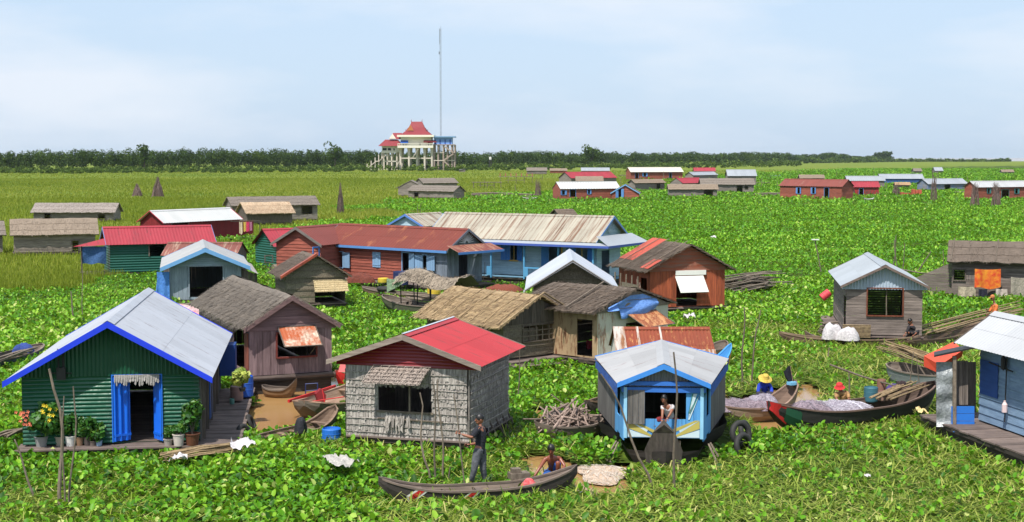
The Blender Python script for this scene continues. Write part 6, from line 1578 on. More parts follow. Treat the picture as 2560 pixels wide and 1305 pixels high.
def slantpole(label, p, q, z0, z1, r=.03):
    a = P(p[0], p[1], z0); b = P(q[0], q[1], z1); mb = MB(); d = b-a; mb.tube([(0, 0, 0), d*.5+Vector((0, 0, -.04)), d], [r, r, r*.7], 7)
    o = mb.build('pole', greypole, None, Matrix.Translation(a)); tag(o, label, 'pole')
slantpole('long slanting pole propped over the black fishing boat', (2076, 912), (2238, 965), 1.15, .9, .03)
slantpole('pale bamboo rail from the grey slat hut to the weathered house', (2252, 673), (2342, 686), 2.3, 2.1, .03)
p = P(2056, 690); r_ = empty('lamp_post', p, 0, 'thin post with a small white panel on top behind the grey slat hut', 'post'); mb = MB(); t_ = PD(2037, 600, p.y)-p; mb.tube([(0, 0, -.2), t_*.6, t_], .035, 6); mb.build('post', greypole, r_); mb = MB(); mb.box(t_.x-.2, t_.y-.15, t_.z, t_.x+.25, t_.y+.15, t_.z+.05); mb.build('panel', white_paint, r_)
sticks('pile of long grey poles and branches beside the rust red hut', (1792, 738), (1948, 716), 60, 1.3, 1.15, .045, jit=.45, bend=.12, name='pole_pile', cat='firewood')
sticks('bundle of thin brown sticks in the weeds before the green house', (400, 1150), (606, 1118), 34, .28, .2, .014, m=bamboo, z=(.2, .32), jit=.15)
sticks('grey planks stacked behind the left corner of the green house', (52, 1072), (-40, 1098), 6, .35, .2, .05, z=(.3, .3), name='plank_stack', cat='planks')
def rag(label, c, w_, d, m, seed=1, h=.16, name='white_cloth', cat='cloth', rot=0):
    mb = MB()
    mb.grid(lambda u, v: ((u-.5)*w_*(1-.3*v*v), (v-.5)*d*(1+.2*math.sin(u*6)), h*vnoise(np.array([u*3+seed]), np.array([v*3]), .5, seed, 3)[0]+.12*math.sin(u*5+seed)*h), 14, 12)
    o = mb.build(name, m, None, Matrix.Translation(c) @ Matrix.Rotation(rot, 4, 'Z'), smooth=True); tag(o, label, cat); return o
rag('white cloth draped over the right end of the brown stick bundle', P(605, 1120, .42), .62, .8, white_cloth, 3, .25, rot=.3)
rag('small white rag caught in the middle of the brown stick bundle', P(448, 1152, .40), .42, .3, white_cloth, 5, .2)
rag('dirty grey sheet lying in the leaves below the blue basin', P(850, 1162, .42), .62, 1.1, cloth(190, 185, 178), 8, .25, rot=.5)
rag('white plastic scrap in the weeds below the rust red hut', P(1722, 797, .35), .5, .7, white_cloth, 15, .3, 'plastic_scrap', 'scrap')
rag('small white scrap floating in the weeds on the far right meadow', P(1783, 596, .5), .5, .8, white_cloth, 17, .3, 'plastic_scrap', 'scrap')
rag('yellow white plastic bag in the weeds by the black boat stern', P(2303, 1034, .4), .3, .5, cloth(240, 215, 150), 19, .2, 'plastic_scrap', 'scrap')
rag('tiny white scrap in the straw at the bottom right', P(2168, 1192, .3), .13, .2, white_cloth, 23, .08, 'plastic_scrap', 'scrap')
heap('matted raft of dried bleached weed right of the crouching man', P(1508, 1187, -.02), .62, 1.0, .10, mat('thatch', rgb(222, 205, 190, .8), rgb(190, 150, 110, .75), st=(5, 1, 3), var=.1, amt=.3), 'dried_weed', 'dried weed', lumps=.5, threads=500, tm=mat('plain', rgb(228, 215, 200, .8)), seed=51)
# drums and tyres near the green house
drum('blue plastic barrel on the deck corner between the green and brown houses', P(612, 990, .3), .26, .62, paint(30, 90, 190), 'barrel', 'barrel')
drum('brown clay water jar beside the blue barrel', P(592, 1000, .3), .19, .42, paint(140, 112, 104), 'water_jar', 'jar', lid=1)
drum('small teal cup on the plank walkway of the green house', P(580, 1010, .3), .07, .16, paint(90, 140, 130), 'cup', 'cup')
drum('open blue basin at the left corner of the palm hut', P(829, 1106, .02), .25, .38, paint(30, 110, 205), 'basin', 'basin')
tyre('worn tyre leaning on the walkway edge near the pond', Matrix.Translation(P(628, 1058, .1)) @ Matrix.Rotation(math.radians(65), 4, 'Y'), .2, .07)
tyre('worn tyre lower on the walkway edge by the white cloth', Matrix.Translation(P(612, 1085, .1)) @ Matrix.Rotation(math.radians(60), 4, 'Y') @ Matrix.Rotation(.4, 4, 'X'), .22, .075)
drum('dark blue barrel with white cover on the deck of the red brown house', P(1002, 712, .5), .42, .75, paint(28, 42, 90), 'barrel', 'barrel')
drum('yellow tub beside the dark blue barrel', P(958, 706, .5), .3, .25, paint(215, 190, 60), 'tub', 'tub')
drum('yellow can under the palm canopy boat posts', P(1085, 735, .5), .35, .45, paint(225, 190, 60), 'tub', 'tub')
tyre('flat tyre on the deck edge before the dark blue barrel', Matrix.Translation(P(965, 722, .55)), .38, .12)
heap('orange red net heaped against the red brown house wall', P(905, 706, .5), .8, .4, .5, cloth(130, 62, 44, 84, 44, 36), 'net_heap', seed=61)
heap('orange red net bundle on the raft right of the canopied boat', P(1262, 728, .3), 1.0, .5, .35, cloth(140, 70, 48, 96, 48, 36), 'net_heap', seed=62)
mb = MB(); a_ = P(745, 760, 0)
o = None
r_ = empty('patterned_sheet', P(450, 762, .9), 0, 'flower patterned sheet stretched on a frame behind the green house roof', 'sheet')
mb = MB(); mb.grid(lambda u, v: (-.7+1.75*u, .35*v, .05*math.sin(u*7)-.5*(1-v)*.9), 10, 6); mb.build('cloth', mat('cloth', rgb(220, 205, 205, .85), rgb(200, 120, 130, .8), rough=.9, scale=.35), r_)
mb = MB(); mb.tube([(-.7, .35, .02), (1.05, .35, .02)], .03, 5); mb.tube([(-.7, .0, -.9), (-.7, .35, .0)], .03, 5); mb.tube([(1.05, .0, -.9), (1.05, .35, .0)], .03, 5); mb.each('frame_pole', greypole, r_)
# laundry
Hh = H15; M = Hh.Mw @ Hh.M(Hh.near())
for i, (x, c1, lab, w_, h_) in enumerate(((602, (220, 200, 170), 'cream trousers first on the laundry line of the white roofed house', 8, 30), (612, (225, 190, 90), 'yellow shirt on the laundry line of the white roofed house', 7, 24), (619, (225, 60, 110), 'pink shirt on the laundry line of the white roofed house', 8, 24), (627, (190, 120, 150), 'mauve shirt last on the laundry line of the white roofed house', 6, 22))):
    Dd = P(x, 601, .3).y-.6; cloth_sheet(x-w_/2, 554, x+w_/2, 554+h_, Dd, cloth(*c1), lab, n=6, name='hanging_shirt')
Dd = H20.Mw.translation.y-2.6
cloth_sheet(2437, 672, 2502, 719, Dd, mat('cloth', rgb(205, 30, 34, .85), rgb(232, 150, 40, .85), rough=.9, scale=.28), 'red and gold patterned blanket hanging on the weathered house', name='blanket', cat='blanket')
cloth_sheet(2396, 716, 2440, 740, Dd, cloth(200, 185, 160), 'cream cloths on the lower line of the weathered house')
cloth_sheet(2446, 722, 2468, 745, Dd, cloth(36, 36, 56), 'black trousers on the lower line of the weathered house')
cloth_sheet(2490, 722, 2518, 742, Dd, cloth(215, 200, 190), 'pale towel right of the black trousers')
cloth_sheet(2527, 692, 2575, 758, Dd-.4, cloth(175, 165, 150), 'big grey sheet hanging at the right picture edge')
cloth_sheet(1424, 806, 1434, 838, P(1430, 889, .3).y-.3, cloth(210, 160, 160, 130, 60, 60), 'pink towel hanging at the corner of the barred window hut')
cloth_sheet(1466, 850, 1482, 872, P(1475, 889, .3).y+.2, cloth(190, 60, 80), 'small red cloth hanging in the dark doorway beside the barred window hut')
drum('red plastic can hung on the left side of the grey slat hut', PD(2054, 745, 57.0), .16, .4, paint(205, 60, 70), 'can', 'can', rot=.9)

# ------------------------------------------------------------------ potted plants
pl_mat = leaf_mat('pot_plant_leaf', [(0, rgb(26, 74, 24, .8)), (.6, rgb(70, 128, 44, .8)), (1, rgb(150, 176, 80, .8))], rough=.45, trans=.25)
fl_y = paint(240, 205, 40, amt=0); fl_o = paint(235, 120, 90, amt=0); ev = leaf_mat('variegated_leaf', [(0, rgb(90, 130, 50, .8)), (.5, rgb(190, 200, 90, .85)), (1, rgb(232, 228, 150, .85))], rough=.5, trans=.2)
def potted(label, px, py, r, h, pc, pr, ph_, flowers=(), lm=None, z=None, n=260, ls=.05, name='potted_plant', group='potted plants on the green house deck'):
    z = H1.z0-.05 if z is None else z; c = P(px, py, z); root = empty(name, c, 0, label, 'potted plant', group)
    mb = MB(); mb.lathe([(0, 0), (r*.75, 0), (r*.9, h*.6), (r, h*.92), (r*1.08, h*.93), (r*1.08, h), (r*.9, h), (r*.88, h*.9), (0, h*.9)], 16); mb.build('pot', paint(*pc), root)
    V, F, R = crown(0, 0, h+ph_*.55, pr*1.15, pr, ph_*.55, n, ls, 0, 8); np_mesh('foliage', V, F, R, lm or pl_mat, root)
    mb = MB(); 
    for k in range(5): a = k*1.25; mb.tube([(0, 0, h*.8), (math.cos(a)*pr*.5, math.sin(a)*pr*.5, h+ph_*.7)], .008, 4)
    mb.build('stems', oldwood, root)
    for nm, m_, cnt, x0, x1, z0_, z1_, sz in flowers:
        for k in range(cnt):
            mb = MB(); q = Vector((random.uniform(x0, x1), -pr*random.uniform(.5, 1.05), random.uniform(z0_, z1_)))
            for j in range(5):
                a = j*1.257; mb.quad(q, q+Vector((math.cos(a-.4)*sz*.7, -.01, math.sin(a-.4)*sz*.7)), q+Vector((math.cos(a)*sz, -.02, math.sin(a)*sz)), q+Vector((math.cos(a+.4)*sz*.7, -.01, math.sin(a+.4)*sz*.7)))
            mb.build(nm, m_, root)
    return root
potted('big flowering bush with yellow and orange blossoms left of the blue door', 104, 1116, .17, .26, (150, 148, 146), .46, .95, (('yellow_flower', fl_y, 13, -.1, .5, .55, 1.1, .055), ('orange_flower', fl_o, 16, -.5, -.1, .6, 1.0, .05)), n=1500, ls=.05)
potted('pale grey bucket plant at the foot of the flowering bush', 84, 1113, .13, .26, (190, 186, 180), .14, .2)
potted('small blue pot in front of the flowering bush', 101, 1117, .07, .16, (40, 80, 170), .08, .1, n=60)
potted('beige square pot plant between bush and white bucket', 150, 1114, .13, .24, (176, 164, 144), .16, .2)
potted('leafy plant in a white bucket left of the blue door', 176, 1115, .13, .26, (225, 222, 215), .2, .5)
potted('bright leafed plant in a clay pot right of the white bucket', 200, 1114, .1, .22, (140, 110, 84), .17, .42)
potted('dark potted shrub third from the blue door', 219, 1114, .1, .22, (84, 74, 70), .17, .45)
potted('low shrub in a grey bowl second from the blue door', 233, 1114, .1, .12, (120, 108, 102), .14, .42)
potted('tall sprig in a blue and white tin next to the blue door', 248, 1115, .08, .14, (150, 180, 205), .13, .42, n=160)
potted('small plant in a grey bowl right of the blue door', 421, 1113, .12, .16, (170, 160, 152), .15, .3)
potted('plant in a white painted pot right of the blue door', 447, 1114, .15, .3, (218, 204, 196), .15, .3)
potted('round topped shrub in a rusty tin at the right corner of the green house', 481, 1112, .19, .3, (110, 66, 46), .25, .72, n=700)
potted('yellow green variegated shrub growing in the blue barrel', 606, 978, .1, .1, (60, 60, 50), .25, .5, lm=ev, z=.9, n=420, ls=.06, group='potted plants near the pond', name='barrel_shrub')

for i, (x, b, t) in enumerate([(1212, 470, 448), (1290, 480, 462), (1355, 452, 430), (1460, 418, 408), (1555, 480, 446), (1601, 470, 440), (1660, 452, 428), (1712, 470, 440), (1742, 430, 412), (1790, 452, 425), (1838, 438, 420), (1905, 470, 446), (1945, 470, 452), (2005, 448, 430), (2090, 445, 425), (2186, 446, 418), (2215, 480, 452), (2330, 470, 425), (2346, 470, 430), (2420, 470, 440), (1120, 470, 455), (1090, 480, 458)]):
    pole('thin dark pole standing among the far village houses', (x, b), (x+random.uniform(-4, 4), t), .09, .3, m=greypole, group='thin poles in the far village')
rr = [(1230, 492), (1300, 494), (1600, 494), (1662, 489), (1930, 492), (2165, 488), (2330, 478), (2410, 486), (1905, 462), (1560, 440), (1480, 500)]
proto = None
for i, (x, y) in enumerate(rr):
    p = P(x, y)
    if proto is None:
        proto = empty('log_raft', p, .2, 'low raft of grey logs lying by the far village houses', 'raft', 'log rafts by the far village')
        mb = MB()
        for k in range(9): mb.tube([(-3.4+random.uniform(-.8, .8), k*.35-1.5, .2+.2*(k % 3)), (0, k*.35-1.5+random.uniform(-.2, .2), .3+.22*(k % 3)), (3.2+random.uniform(-.8, .8), k*.35-1.4, .2+.2*(k % 3))], .13, 5)
        mb.each('log', greypole, proto)
    else:
        c = copy_tree(proto); c.location = p; c.rotation_euler.z = random.uniform(-.5, .5); c.scale = (random.uniform(.5, 1),)*3
# ------------------------------------------------------------------ people
def skin_geo(pts, edges, root=0, sub=2):
    me = bpy.data.meshes.new('tmp'); me.from_pydata([tuple(p[0]) for p in pts], edges, []); ob = bpy.data.objects.new('tmp', me); COL.objects.link(ob)
    sk = ob.modifiers.new('s', 'SKIN'); sk.use_smooth_shade = True
    if not me.skin_vertices: me.skin_vertices.new()
    sv = me.skin_vertices[0].data
    for i, p in enumerate(pts):
        r = p[1]; sv[i].radius = (r, r) if not hasattr(r, '__len__') else r
        sv[i].use_root = (i == root)
    ss = ob.modifiers.new('u', 'SUBSURF'); ss.levels = sub; ss.render_levels = sub
    dg = bpy.context.evaluated_depsgraph_get(); dg.update(); ev_ = ob.evaluated_get(dg); m2 = ev_.to_mesh()
    V = [v.co.copy() for v in m2.vertices]; F = [tuple(p.vertices) for p in m2.polygons]; ev_.to_mesh_clear()
    bpy.data.objects.remove(ob); bpy.data.meshes.remove(me)
    return V, F
def blob(mb, c, r, M=None, n=12, k=8, cut=None, rot=None):
    R = (rot or Matrix.Identity(3)); vs = []; fs = []
    for i in range(k+1):
        th = math.pi*i/k
        for j in range(n):
            ph = 2*math.pi*j/n; p = Vector((r[0]*math.sin(th)*math.cos(ph), r[1]*math.sin(th)*math.sin(ph), r[2]*math.cos(th)))
            vs.append(Vector(c)+R @ p)
    for i in range(k):
        if cut and i >= cut: break
        for j in range(n): fs.append((i*n+j, i*n+(j+1) % n, (i+1)*n+(j+1) % n, (i+1)*n+j))
    mb.add(vs, fs, M, .5)
skin_m = mat('plain', rgb(150, 96, 72, .85), amt=.15, rough=.5, var=.02); skin_d = mat('plain', rgb(140, 76, 54, .85), amt=.2, rough=.4, var=.02)
hair_m = mat('plain', (.012, .010, .010, 1), rough=.45, var=.1)
def person(label, J, face, skin, shirt=None, trousers=None, hair='short', hat=None, sleeves=1.0, legcov=1.0, fem=False, shirtm=None, foot=True, sc=1.0, group=None):
    """J: dict of world joints; face: direction the head looks at (world)"""
    c0 = J['pelvis']; root = empty('person', (c0.x, c0.y, 0), 0, label, 'person', group)
    o = Vector((c0.x, c0.y, 0)); g = {k: v-o for k, v in J.items()}
    pts = []; ed = []; idx = {}
    def add(name, p, r, par=None):
        pts.append((p, r)); idx[name] = len(pts)-1
        if par is not None: ed.append((idx[par], idx[name]))
    s = sc
    add('pelvis', g['pelvis'], .115*s); add('waist', g['pelvis'].lerp(g['chest'], .5), .098*s, 'pelvis'); add('chest', g['chest'], .118*s, 'waist')
    add('neck0', g['chest'].lerp(g['neck'], .75), .075*s, 'chest'); add('neck', g['neck'], .048*s, 'neck0'); add('hb', g['neck'].lerp(g['head'], .55), .05*s, 'neck')
    for sd in 'LR':
        add('sh'+sd, g['sh'+sd], .058*s, 'neck0'); add('ua'+sd, g['sh'+sd].lerp(g['el'+sd], .5), .047*s, 'sh'+sd); add('el'+sd, g['el'+sd], .038*s, 'ua'+sd); add('fa'+sd, g['el'+sd].lerp(g['ha'+sd], .4), .036*s, 'el'+sd); add('wr'+sd, g['el'+sd].lerp(g['ha'+sd], .86), .024*s, 'fa'+sd)
        if 'hi'+sd in g:
            add('hi'+sd, g['hi'+sd], .088*s, 'pelvis'); add('th'+sd, g['hi'+sd].lerp(g['kn'+sd], .5), .075*s, 'hi'+sd); add('kn'+sd, g['kn'+sd], .055*s, 'th'+sd)
            add('ca'+sd, g['kn'+sd].lerp(g['an'+sd], .35), .052*s, 'kn'+sd); add('an'+sd, g['an'+sd], .034*s, 'ca'+sd)
    V, F = skin_geo(pts, ed, 0, 2); mb = MB(); mb.add(V, F, None, .5)
    # head
    f = face.normalized(); up = Vector((0, 0, 1)); rt = f.cross(up).normalized(); up2 = rt.cross(f).normalized()
    R = Matrix((rt, f, up2)).transposed(); hc = g['head']
    blob(mb, hc, (.075*s, .092*s, .112*s), None, 16, 12, rot=R); blob(mb, hc+R @ Vector((0, .035*s, -.058*s)), (.052*s, .055*s, .05*s), None, 10, 8, rot=R)
    blob(mb, hc+R @ Vector((0, .098*s, -.012*s)), (.013*s, .02*s, .022*s), None, 8, 6, rot=R)
    for e in (-1, 1): blob(mb, hc+R @ Vector((e*.077*s, -.005*s, -.01*s)), (.012*s, .022*s, .032*s), None, 8, 6, rot=R)
    # hands: palm plus four fingers and a thumb
    for sd in 'LR':
        h = g['ha'+sd]; d = (h-g['el'+sd]).normalized(); gv = J.get('grip'+sd); ax = gv.normalized() if gv is not None else d.cross(Vector((.2, 1, .3))).normalized()
        n_ = d.cross(ax).normalized(); ax = n_.cross(d).normalized(); w0 = g['el'+sd].lerp(h, .86)
        Vp, Fp = skin_geo([(w0, .022*s), (h, (.036*s, .017*s)), (h+d*.05*s, (.036*s, .014*s))], [(0, 1), (1, 2)], 0, 1); mb.add(Vp, Fp, None, .5)
        curl = 1.0 if gv is not None else .35
        for k in range(4):
            b = h+d*.055*s+ax*(k-1.5)*.019*s; ln = (.072, .082, .076, .06)[k]*s
            q = [b, b+d*ln*.45+n_*ln*.12*curl, b+d*ln*(.75-.25*curl)+n_*ln*.45*curl, b+d*ln*(1-.75*curl)+n_*ln*.62*curl]
            mb.tube(q, [.0095*s, .009*s, .008*s, .006*s], 6, None, .5)
        b = h+ax*.03*s; mb.tube([b, b+ax*.03*s+d*.025*s+n_*.01*s, b+ax*.03*s*(1-curl*.5)+d*.055*s+n_*.03*s*curl], [.012*s, .010*s, .007*s], 6, None, .5)
    for sd in 'LR':
        if foot and 'an'+sd in g:
            a = g['an'+sd]; t = g.get('to'+sd); d = (t-a); d.z = 0; d.normalize() if d.length > 1e-4 else None
            Vp, Fp = skin_geo([(a+Vector((0, 0, .01)), .034*s), (a-d*.03*s-Vector((0, 0, .045*s)), .03*s), (a+d*.08*s-Vector((0, 0, .05*s)), (.036*s, .024*s)), (a+d*.16*s-Vector((0, 0, .058*s)), (.038*s, .014*s))], [(0, 1), (0, 2), (2, 3)], 0, 1); mb.add(Vp, Fp, None, .5)
            px_ = d.cross(Vector((0, 0, 1)))
            for k in range(5): q = a+d*.165*s-Vector((0, 0, .06*s))+px_*(k-2)*.016*s; mb.tube([q, q+d*(.035-.004*abs(k-1))*s], [.009*s, .006*s], 5, None, .5)
    body = mb.build('body', skin, root, smooth=True)
    mb = MB()
    for e in (-1, 1): blob(mb, hc+R @ Vector((e*.03*s, .088*s, .012*s)), (.013*s, .006*s, .006*s), None, 8, 6, rot=R)
    mb.each('eye', hair_m, body); mb = MB(); blob(mb, hc+R @ Vector((0, .086*s, -.06*s)), (.022*s, .006*s, .006*s), None, 8, 6, rot=R); mb.build('mouth', paint(110, 50, 44), body)
    if hair:
        mb = MB(); blob(mb, hc+R @ Vector((0, -.012*s, .018*s)), (.085*s, .1*s, .112*s), None, 18, 14, cut=8, rot=R)
        for k in range(160):
            a = random.random()*6.283; e = random.uniform(.1, 1.25); p = Vector((math.cos(a)*math.cos(e)*.085, math.sin(a)*math.cos(e)*.1-.012, math.sin(e)*.112+.018))*s
            if p.y > .05*s and p.z < .06*s: continue
            q = p*random.uniform(1.04, 1.14)+Vector((0, 0, -.02*s)); mb.quad(hc+R @ p, hc+R @ (p+Vector((.008, .004, 0))), hc+R @ (q+Vector((.006, 0, 0))), hc+R @ q)
        if hair == 'long': blob(mb, hc+R @ Vector((0, -.06*s, -.06*s)), (.075*s, .05*s, .13*s), None, 12, 10, rot=R)
        mb.build('hair', hair_m, body, smooth=True)
    if hat:
        mb = MB(); hm, brim, kind = hat
        Mh = Matrix.Translation(hc+R @ Vector((0, 0, .045*s))) @ R.to_4x4()
        if kind == 'brim': mb.lathe([(brim, -.05), (brim*.75, -.02), (.1, .0), (.095, .07), (.06, .1), (0, .105)], 20, Mh)
        elif kind == 'cap':
            mb.lathe([(.098, -.01), (.098, .03), (.08, .075), (.04, .1), (0, .105)], 18, Mh); mb.add([(-.07, .07, .0), (.07, .07, .0), (.06, .19, -.02), (-.06, .19, -.02), (-.07, .07, .015), (.07, .07, .015), (.06, .19, -.01), (-.06, .19, -.01)], [(0,1,2,3),(7,6,5,4),(3,2,6,7),(0,3,7,4),(1,5,6,2)], Mh)
        mb.build('hat', hm, body, smooth=True)
    if shirt is not None:
        e = .014*s; pp = []; ee = []; ix = {}
        def ad(n, p, r, par=None):
            pp.append((p, r)); ix[n] = len(pp)-1
            if par is not None: ee.append((ix[par], ix[n]))
        ad('p', g['pelvis'].lerp(g['chest'], -.2), .118*s+e); ad('w', g['pelvis'].lerp(g['chest'], .5), .108*s+e, 'p'); ad('c', g['chest'], .124*s+e, 'w'); ad('n', g['chest'].lerp(g['neck'], .8), .076*s+e, 'c')
        for sd in 'LR':
            ad('s'+sd, g['sh'+sd], .064*s+e, 'n'); ad('u'+sd, g['sh'+sd].lerp(g['el'+sd], .5), .056*s+e, 's'+sd)
            if sleeves >= 1:
                ad('e'+sd, g['el'+sd], .048*s+e, 'u'+sd)
                if sleeves > 1: ad('f'+sd, g['el'+sd].lerp(g['ha'+sd], .3*sleeves), .040*s+e, 'e'+sd)
        V, F = skin_geo(pp, ee, 0, 2); mb = MB(); mb.add(V, F, None, .5)
        mb.build('shirt', shirt, body, smooth=True)
    if trousers is not None and 'hiL' in g:
        e = .014*s; pp = [(g['pelvis'].lerp(g['chest'], .38), .106*s+e), (g['pelvis'], .122*s+e)]; ee = [(0, 1)]
        for sd in 'LR':
            k = len(pp); pp.append((g['hi'+sd], .092*s+e)); ee.append((1, k)); pp.append((g['hi'+sd].lerp(g['kn'+sd], .5), .082*s+e)); ee.append((k, k+1)); pp.append((g['hi'+sd].lerp(g['kn'+sd], .93 if legcov < 1 else 1), .066*s+e)); ee.append((k+1, k+2))
            if legcov >= 1: pp.append((g['kn'+sd].lerp(g['an'+sd], .85), .045*s+e)); ee.append((k+2, k+3))
        V, F = skin_geo(pp, ee, 1, 2); mb = MB(); mb.add(V, F, None, .5); mb.build('trousers' if legcov >= 1 else 'shorts', trousers, body, smooth=True)
    return root
def JJ(D, d): return {k: PD(v[0], v[1], D+(v[2] if len(v) > 2 else 0)) for k, v in d.items()}
# standing man with pole
D1 = P(1196, 1219, .1).y
J = JJ(D1, dict(pelvis=(1199, 1131), chest=(1203, 1088), neck=(1201, 1066), head=(1199, 1048), shL=(1191, 1076, -.17), shR=(1211, 1077, .16), elL=(1180, 1094, -.30), haL=(1149, 1084, -.26), elR=(1196, 1108, .12), haR=(1172, 1111, .02),
    hiL=(1192, 1134, -.07), hiR=(1206, 1134, .08), knL=(1186, 1172, -.14), anL=(1177, 1209, -.05), knR=(1207, 1171, .05), anR=(1214, 1206, .12), toL=(1164, 1214, -.1), toR=(1212, 1216, -.3)))
J['gripL'] = Vector((.1, 0, 1))
person('man in dark shirt and grey trousers standing barefoot in the canoe holding a pole', J, Vector((-1, -.35, -.15)), skin_m, cloth(34, 36, 46, 22, 24, 32), cloth(104, 106, 112, 66, 68, 74), 'short', sleeves=1.0)
a = PD(1163, 1192, D1-.2); b = PD(1134, 985, D1-.27); mb = MB(); mb.tube([(0, 0, -.3), (b-a)*.35+Vector((-.02, 0, 0)), (b-a)*.7+Vector((.01, 0, 0)), b-a], [.018, .017, .015, .012], 7); o = mb.build('punt_pole', greypole, None, Matrix.Translation(a)); tag(o, 'dark crooked pole held by the standing man in the canoe', 'pole')
# crouching man
D2 = P(1372, 1205, .12).y
J = JJ(D2, dict(pelvis=(1383, 1180, .28), chest=(1381, 1156, .05), neck=(1379, 1141, -.10), head=(1378, 1124, -.22), shR=(1363, 1148, -.02), shL=(1399, 1146, .04), elR=(1349, 1170, -.22), haR=(1333, 1195, -.35), elL=(1412, 1166, -.12), haL=(1395, 1187, -.30),
    hiR=(1374, 1184, .2), hiL=(1390, 1180, .22), knR=(1362, 1190, -.28), anR=(1376, 1203, .12), knL=(1395, 1155, -.22), anL=(1394, 1194, -.10), toR=(1366, 1205, -.1), toL=(1392, 1204, -.4)))
person('shirtless man in blue shorts crouching at the right end of the canoe', J, Vector((-.15, -1, -.45)), skin_d, None, cloth(36, 92, 170, 24, 70, 140), 'short', legcov=.5)
# woman in the houseboat window
D3 = (H4.Mw @ Vector((0, .15, 0))).y
J = JJ(D3, dict(pelvis=(1677, 1046, .22), chest=(1671, 1026, .08), neck=(1665, 1012, .0), head=(1660, 997, -.05), shR=(1657, 1018, .02), shL=(1683, 1018, .02), elR=(1656, 1035, -.12), haR=(1655, 1051, -.20), elL=(1676, 1034, -.12), haL=(1668, 1046, -.2),
    hiR=(1670, 1050, .25), hiL=(1684, 1050, .25), knR=(1645, 1048, .1), knL=(1690, 1050, .05), anR=(1640, 1056, .25), anL=(1700, 1056, .25), toR=(1636, 1058, .1), toL=(1706, 1058, .1)))
person('woman in white short sleeved shirt leaning on the bow of the blue houseboat', J, Vector((-.25, -1, -.2)), skin_m, white_cloth, cloth(140, 36, 44), 'long', sleeves=.5, fem=True, sc=.9)
# person with yellow hat
D4 = P(1913, 990, .35).y
J = JJ(D4, dict(pelvis=(1914, 984, .1), chest=(1911, 966, 0), neck=(1911, 956, -.03), head=(1913, 946, -.06), shR=(1898, 963, 0), shL=(1924, 963, 0), elR=(1895, 980, -.1), haR=(1908, 987, -.25), elL=(1930, 978, -.12), haL=(1922, 987, -.28),
    hiR=(1908, 986, .05), hiL=(1919, 986, .05), knR=(1893, 984, -.3), knL=(1930, 984, -.3), anR=(1910, 992, -.35), anL=(1922, 993, -.35), toR=(1915, 994, -.4), toL=(1928, 994, -.4)))
person('person in bright blue shirt and yellow sun hat sorting nets in the low boat', J, Vector((.2, -1, -.6)), skin_m, cloth(40, 75, 200, 28, 55, 160), cloth(60, 56, 70), None, hat=(cloth(215, 190, 90, 180, 150, 60), .21, 'brim'), sleeves=1.8, sc=.95)
# person with red head scarf behind nets
D5 = P(2100, 1002, .45).y+.55
J = JJ(D5, dict(pelvis=(2108, 998, .05), chest=(2107, 985, 0), neck=(2103, 977, 0), head=(2099, 968, -.05), shR=(2094, 984, 0), shL=(2119, 984, 0), elR=(2090, 996, -.1), haR=(2098, 1003, -.2), elL=(2123, 997, -.1), haL=(2115, 1003, -.2)))
person('person with red head cloth and tan shirt half hidden behind the pale nets', J, Vector((-.4, -1, -.4)), skin_m, cloth(190, 150, 100, 160, 120, 80), None, None, hat=(cloth(220, 56, 56, 180, 40, 44), .16, 'brim'), sleeves=1.0, sc=.95)
# dark clothed figure on the long boat
D6 = P(2285, 845, .3).y
J = JJ(D6, dict(pelvis=(2287, 836, .15), chest=(2283, 820, 0), neck=(2279, 811, -.05), head=(2275, 803, -.08), shR=(2273, 817, -.1), shL=(2292, 817, .1), elR=(2268, 828, -.2), haR=(2262, 836, -.25), elL=(2296, 828, -.1), haL=(2284, 838, -.3),
    hiR=(2282, 838, .05), hiL=(2291, 838, .1), knR=(2272, 830, -.25), knL=(2280, 832, -.3), anR=(2276, 844, -.1), anL=(2286, 844, -.1), toR=(2268, 846, -.2), toL=(2278, 846, -.2)))
person('dark clothed figure squatting at the right end of the long brown boat', J, Vector((-1, -.5, -.5)), skin_m, cloth(46, 42, 46), cloth(36, 34, 38), 'short', sleeves=1.6, sc=.95)
# orange shirted person with cap
D7 = 61.0
J = JJ(D7, dict(pelvis=(2486, 792, 0), chest=(2488, 771, 0), neck=(2486, 758, 0), head=(2482, 745, -.03), shR=(2482, 764, .15), shL=(2492, 765, -.15), elR=(2474, 780, .1), haR=(2468, 775, 0), elL=(2487, 783, -.2), haL=(2472, 786, -.1),
    hiR=(2484, 796, .08), hiL=(2489, 796, -.08), knR=(2474, 806, .1), knL=(2476, 810, -.1), anR=(2476, 826, .1), anL=(2482, 830, -.1), toR=(2468, 828, .1), toL=(2474, 832, -.1)))
person('person in orange shirt and cap working on a boat behind the white roof', J, Vector((-1, -.1, -.2)), skin_m, cloth(225, 130, 66, 200, 104, 50), cloth(120, 170, 200), None, hat=(cloth(220, 140, 80), .1, 'cap'), sleeves=1.0)
B14 = Boat('long_boat', 'boat under the orange shirted person, mostly hidden by the white roof', (2405, 800), (2560, 792), 1.2, h=.4, s0=.2, s1=.1, outer=bt_dark, inner=bt_brown, thwarts=1)
def inwater(X, Y, poly):
    xx = X+(vnoise(X, Y, .7, 61)-.5)*.9; yy = Y+(vnoise(X, Y, .9, 62)-.5)*1.6
    return inpoly(xx, yy, poly) | inpoly(xx, yy+1.0, poly)
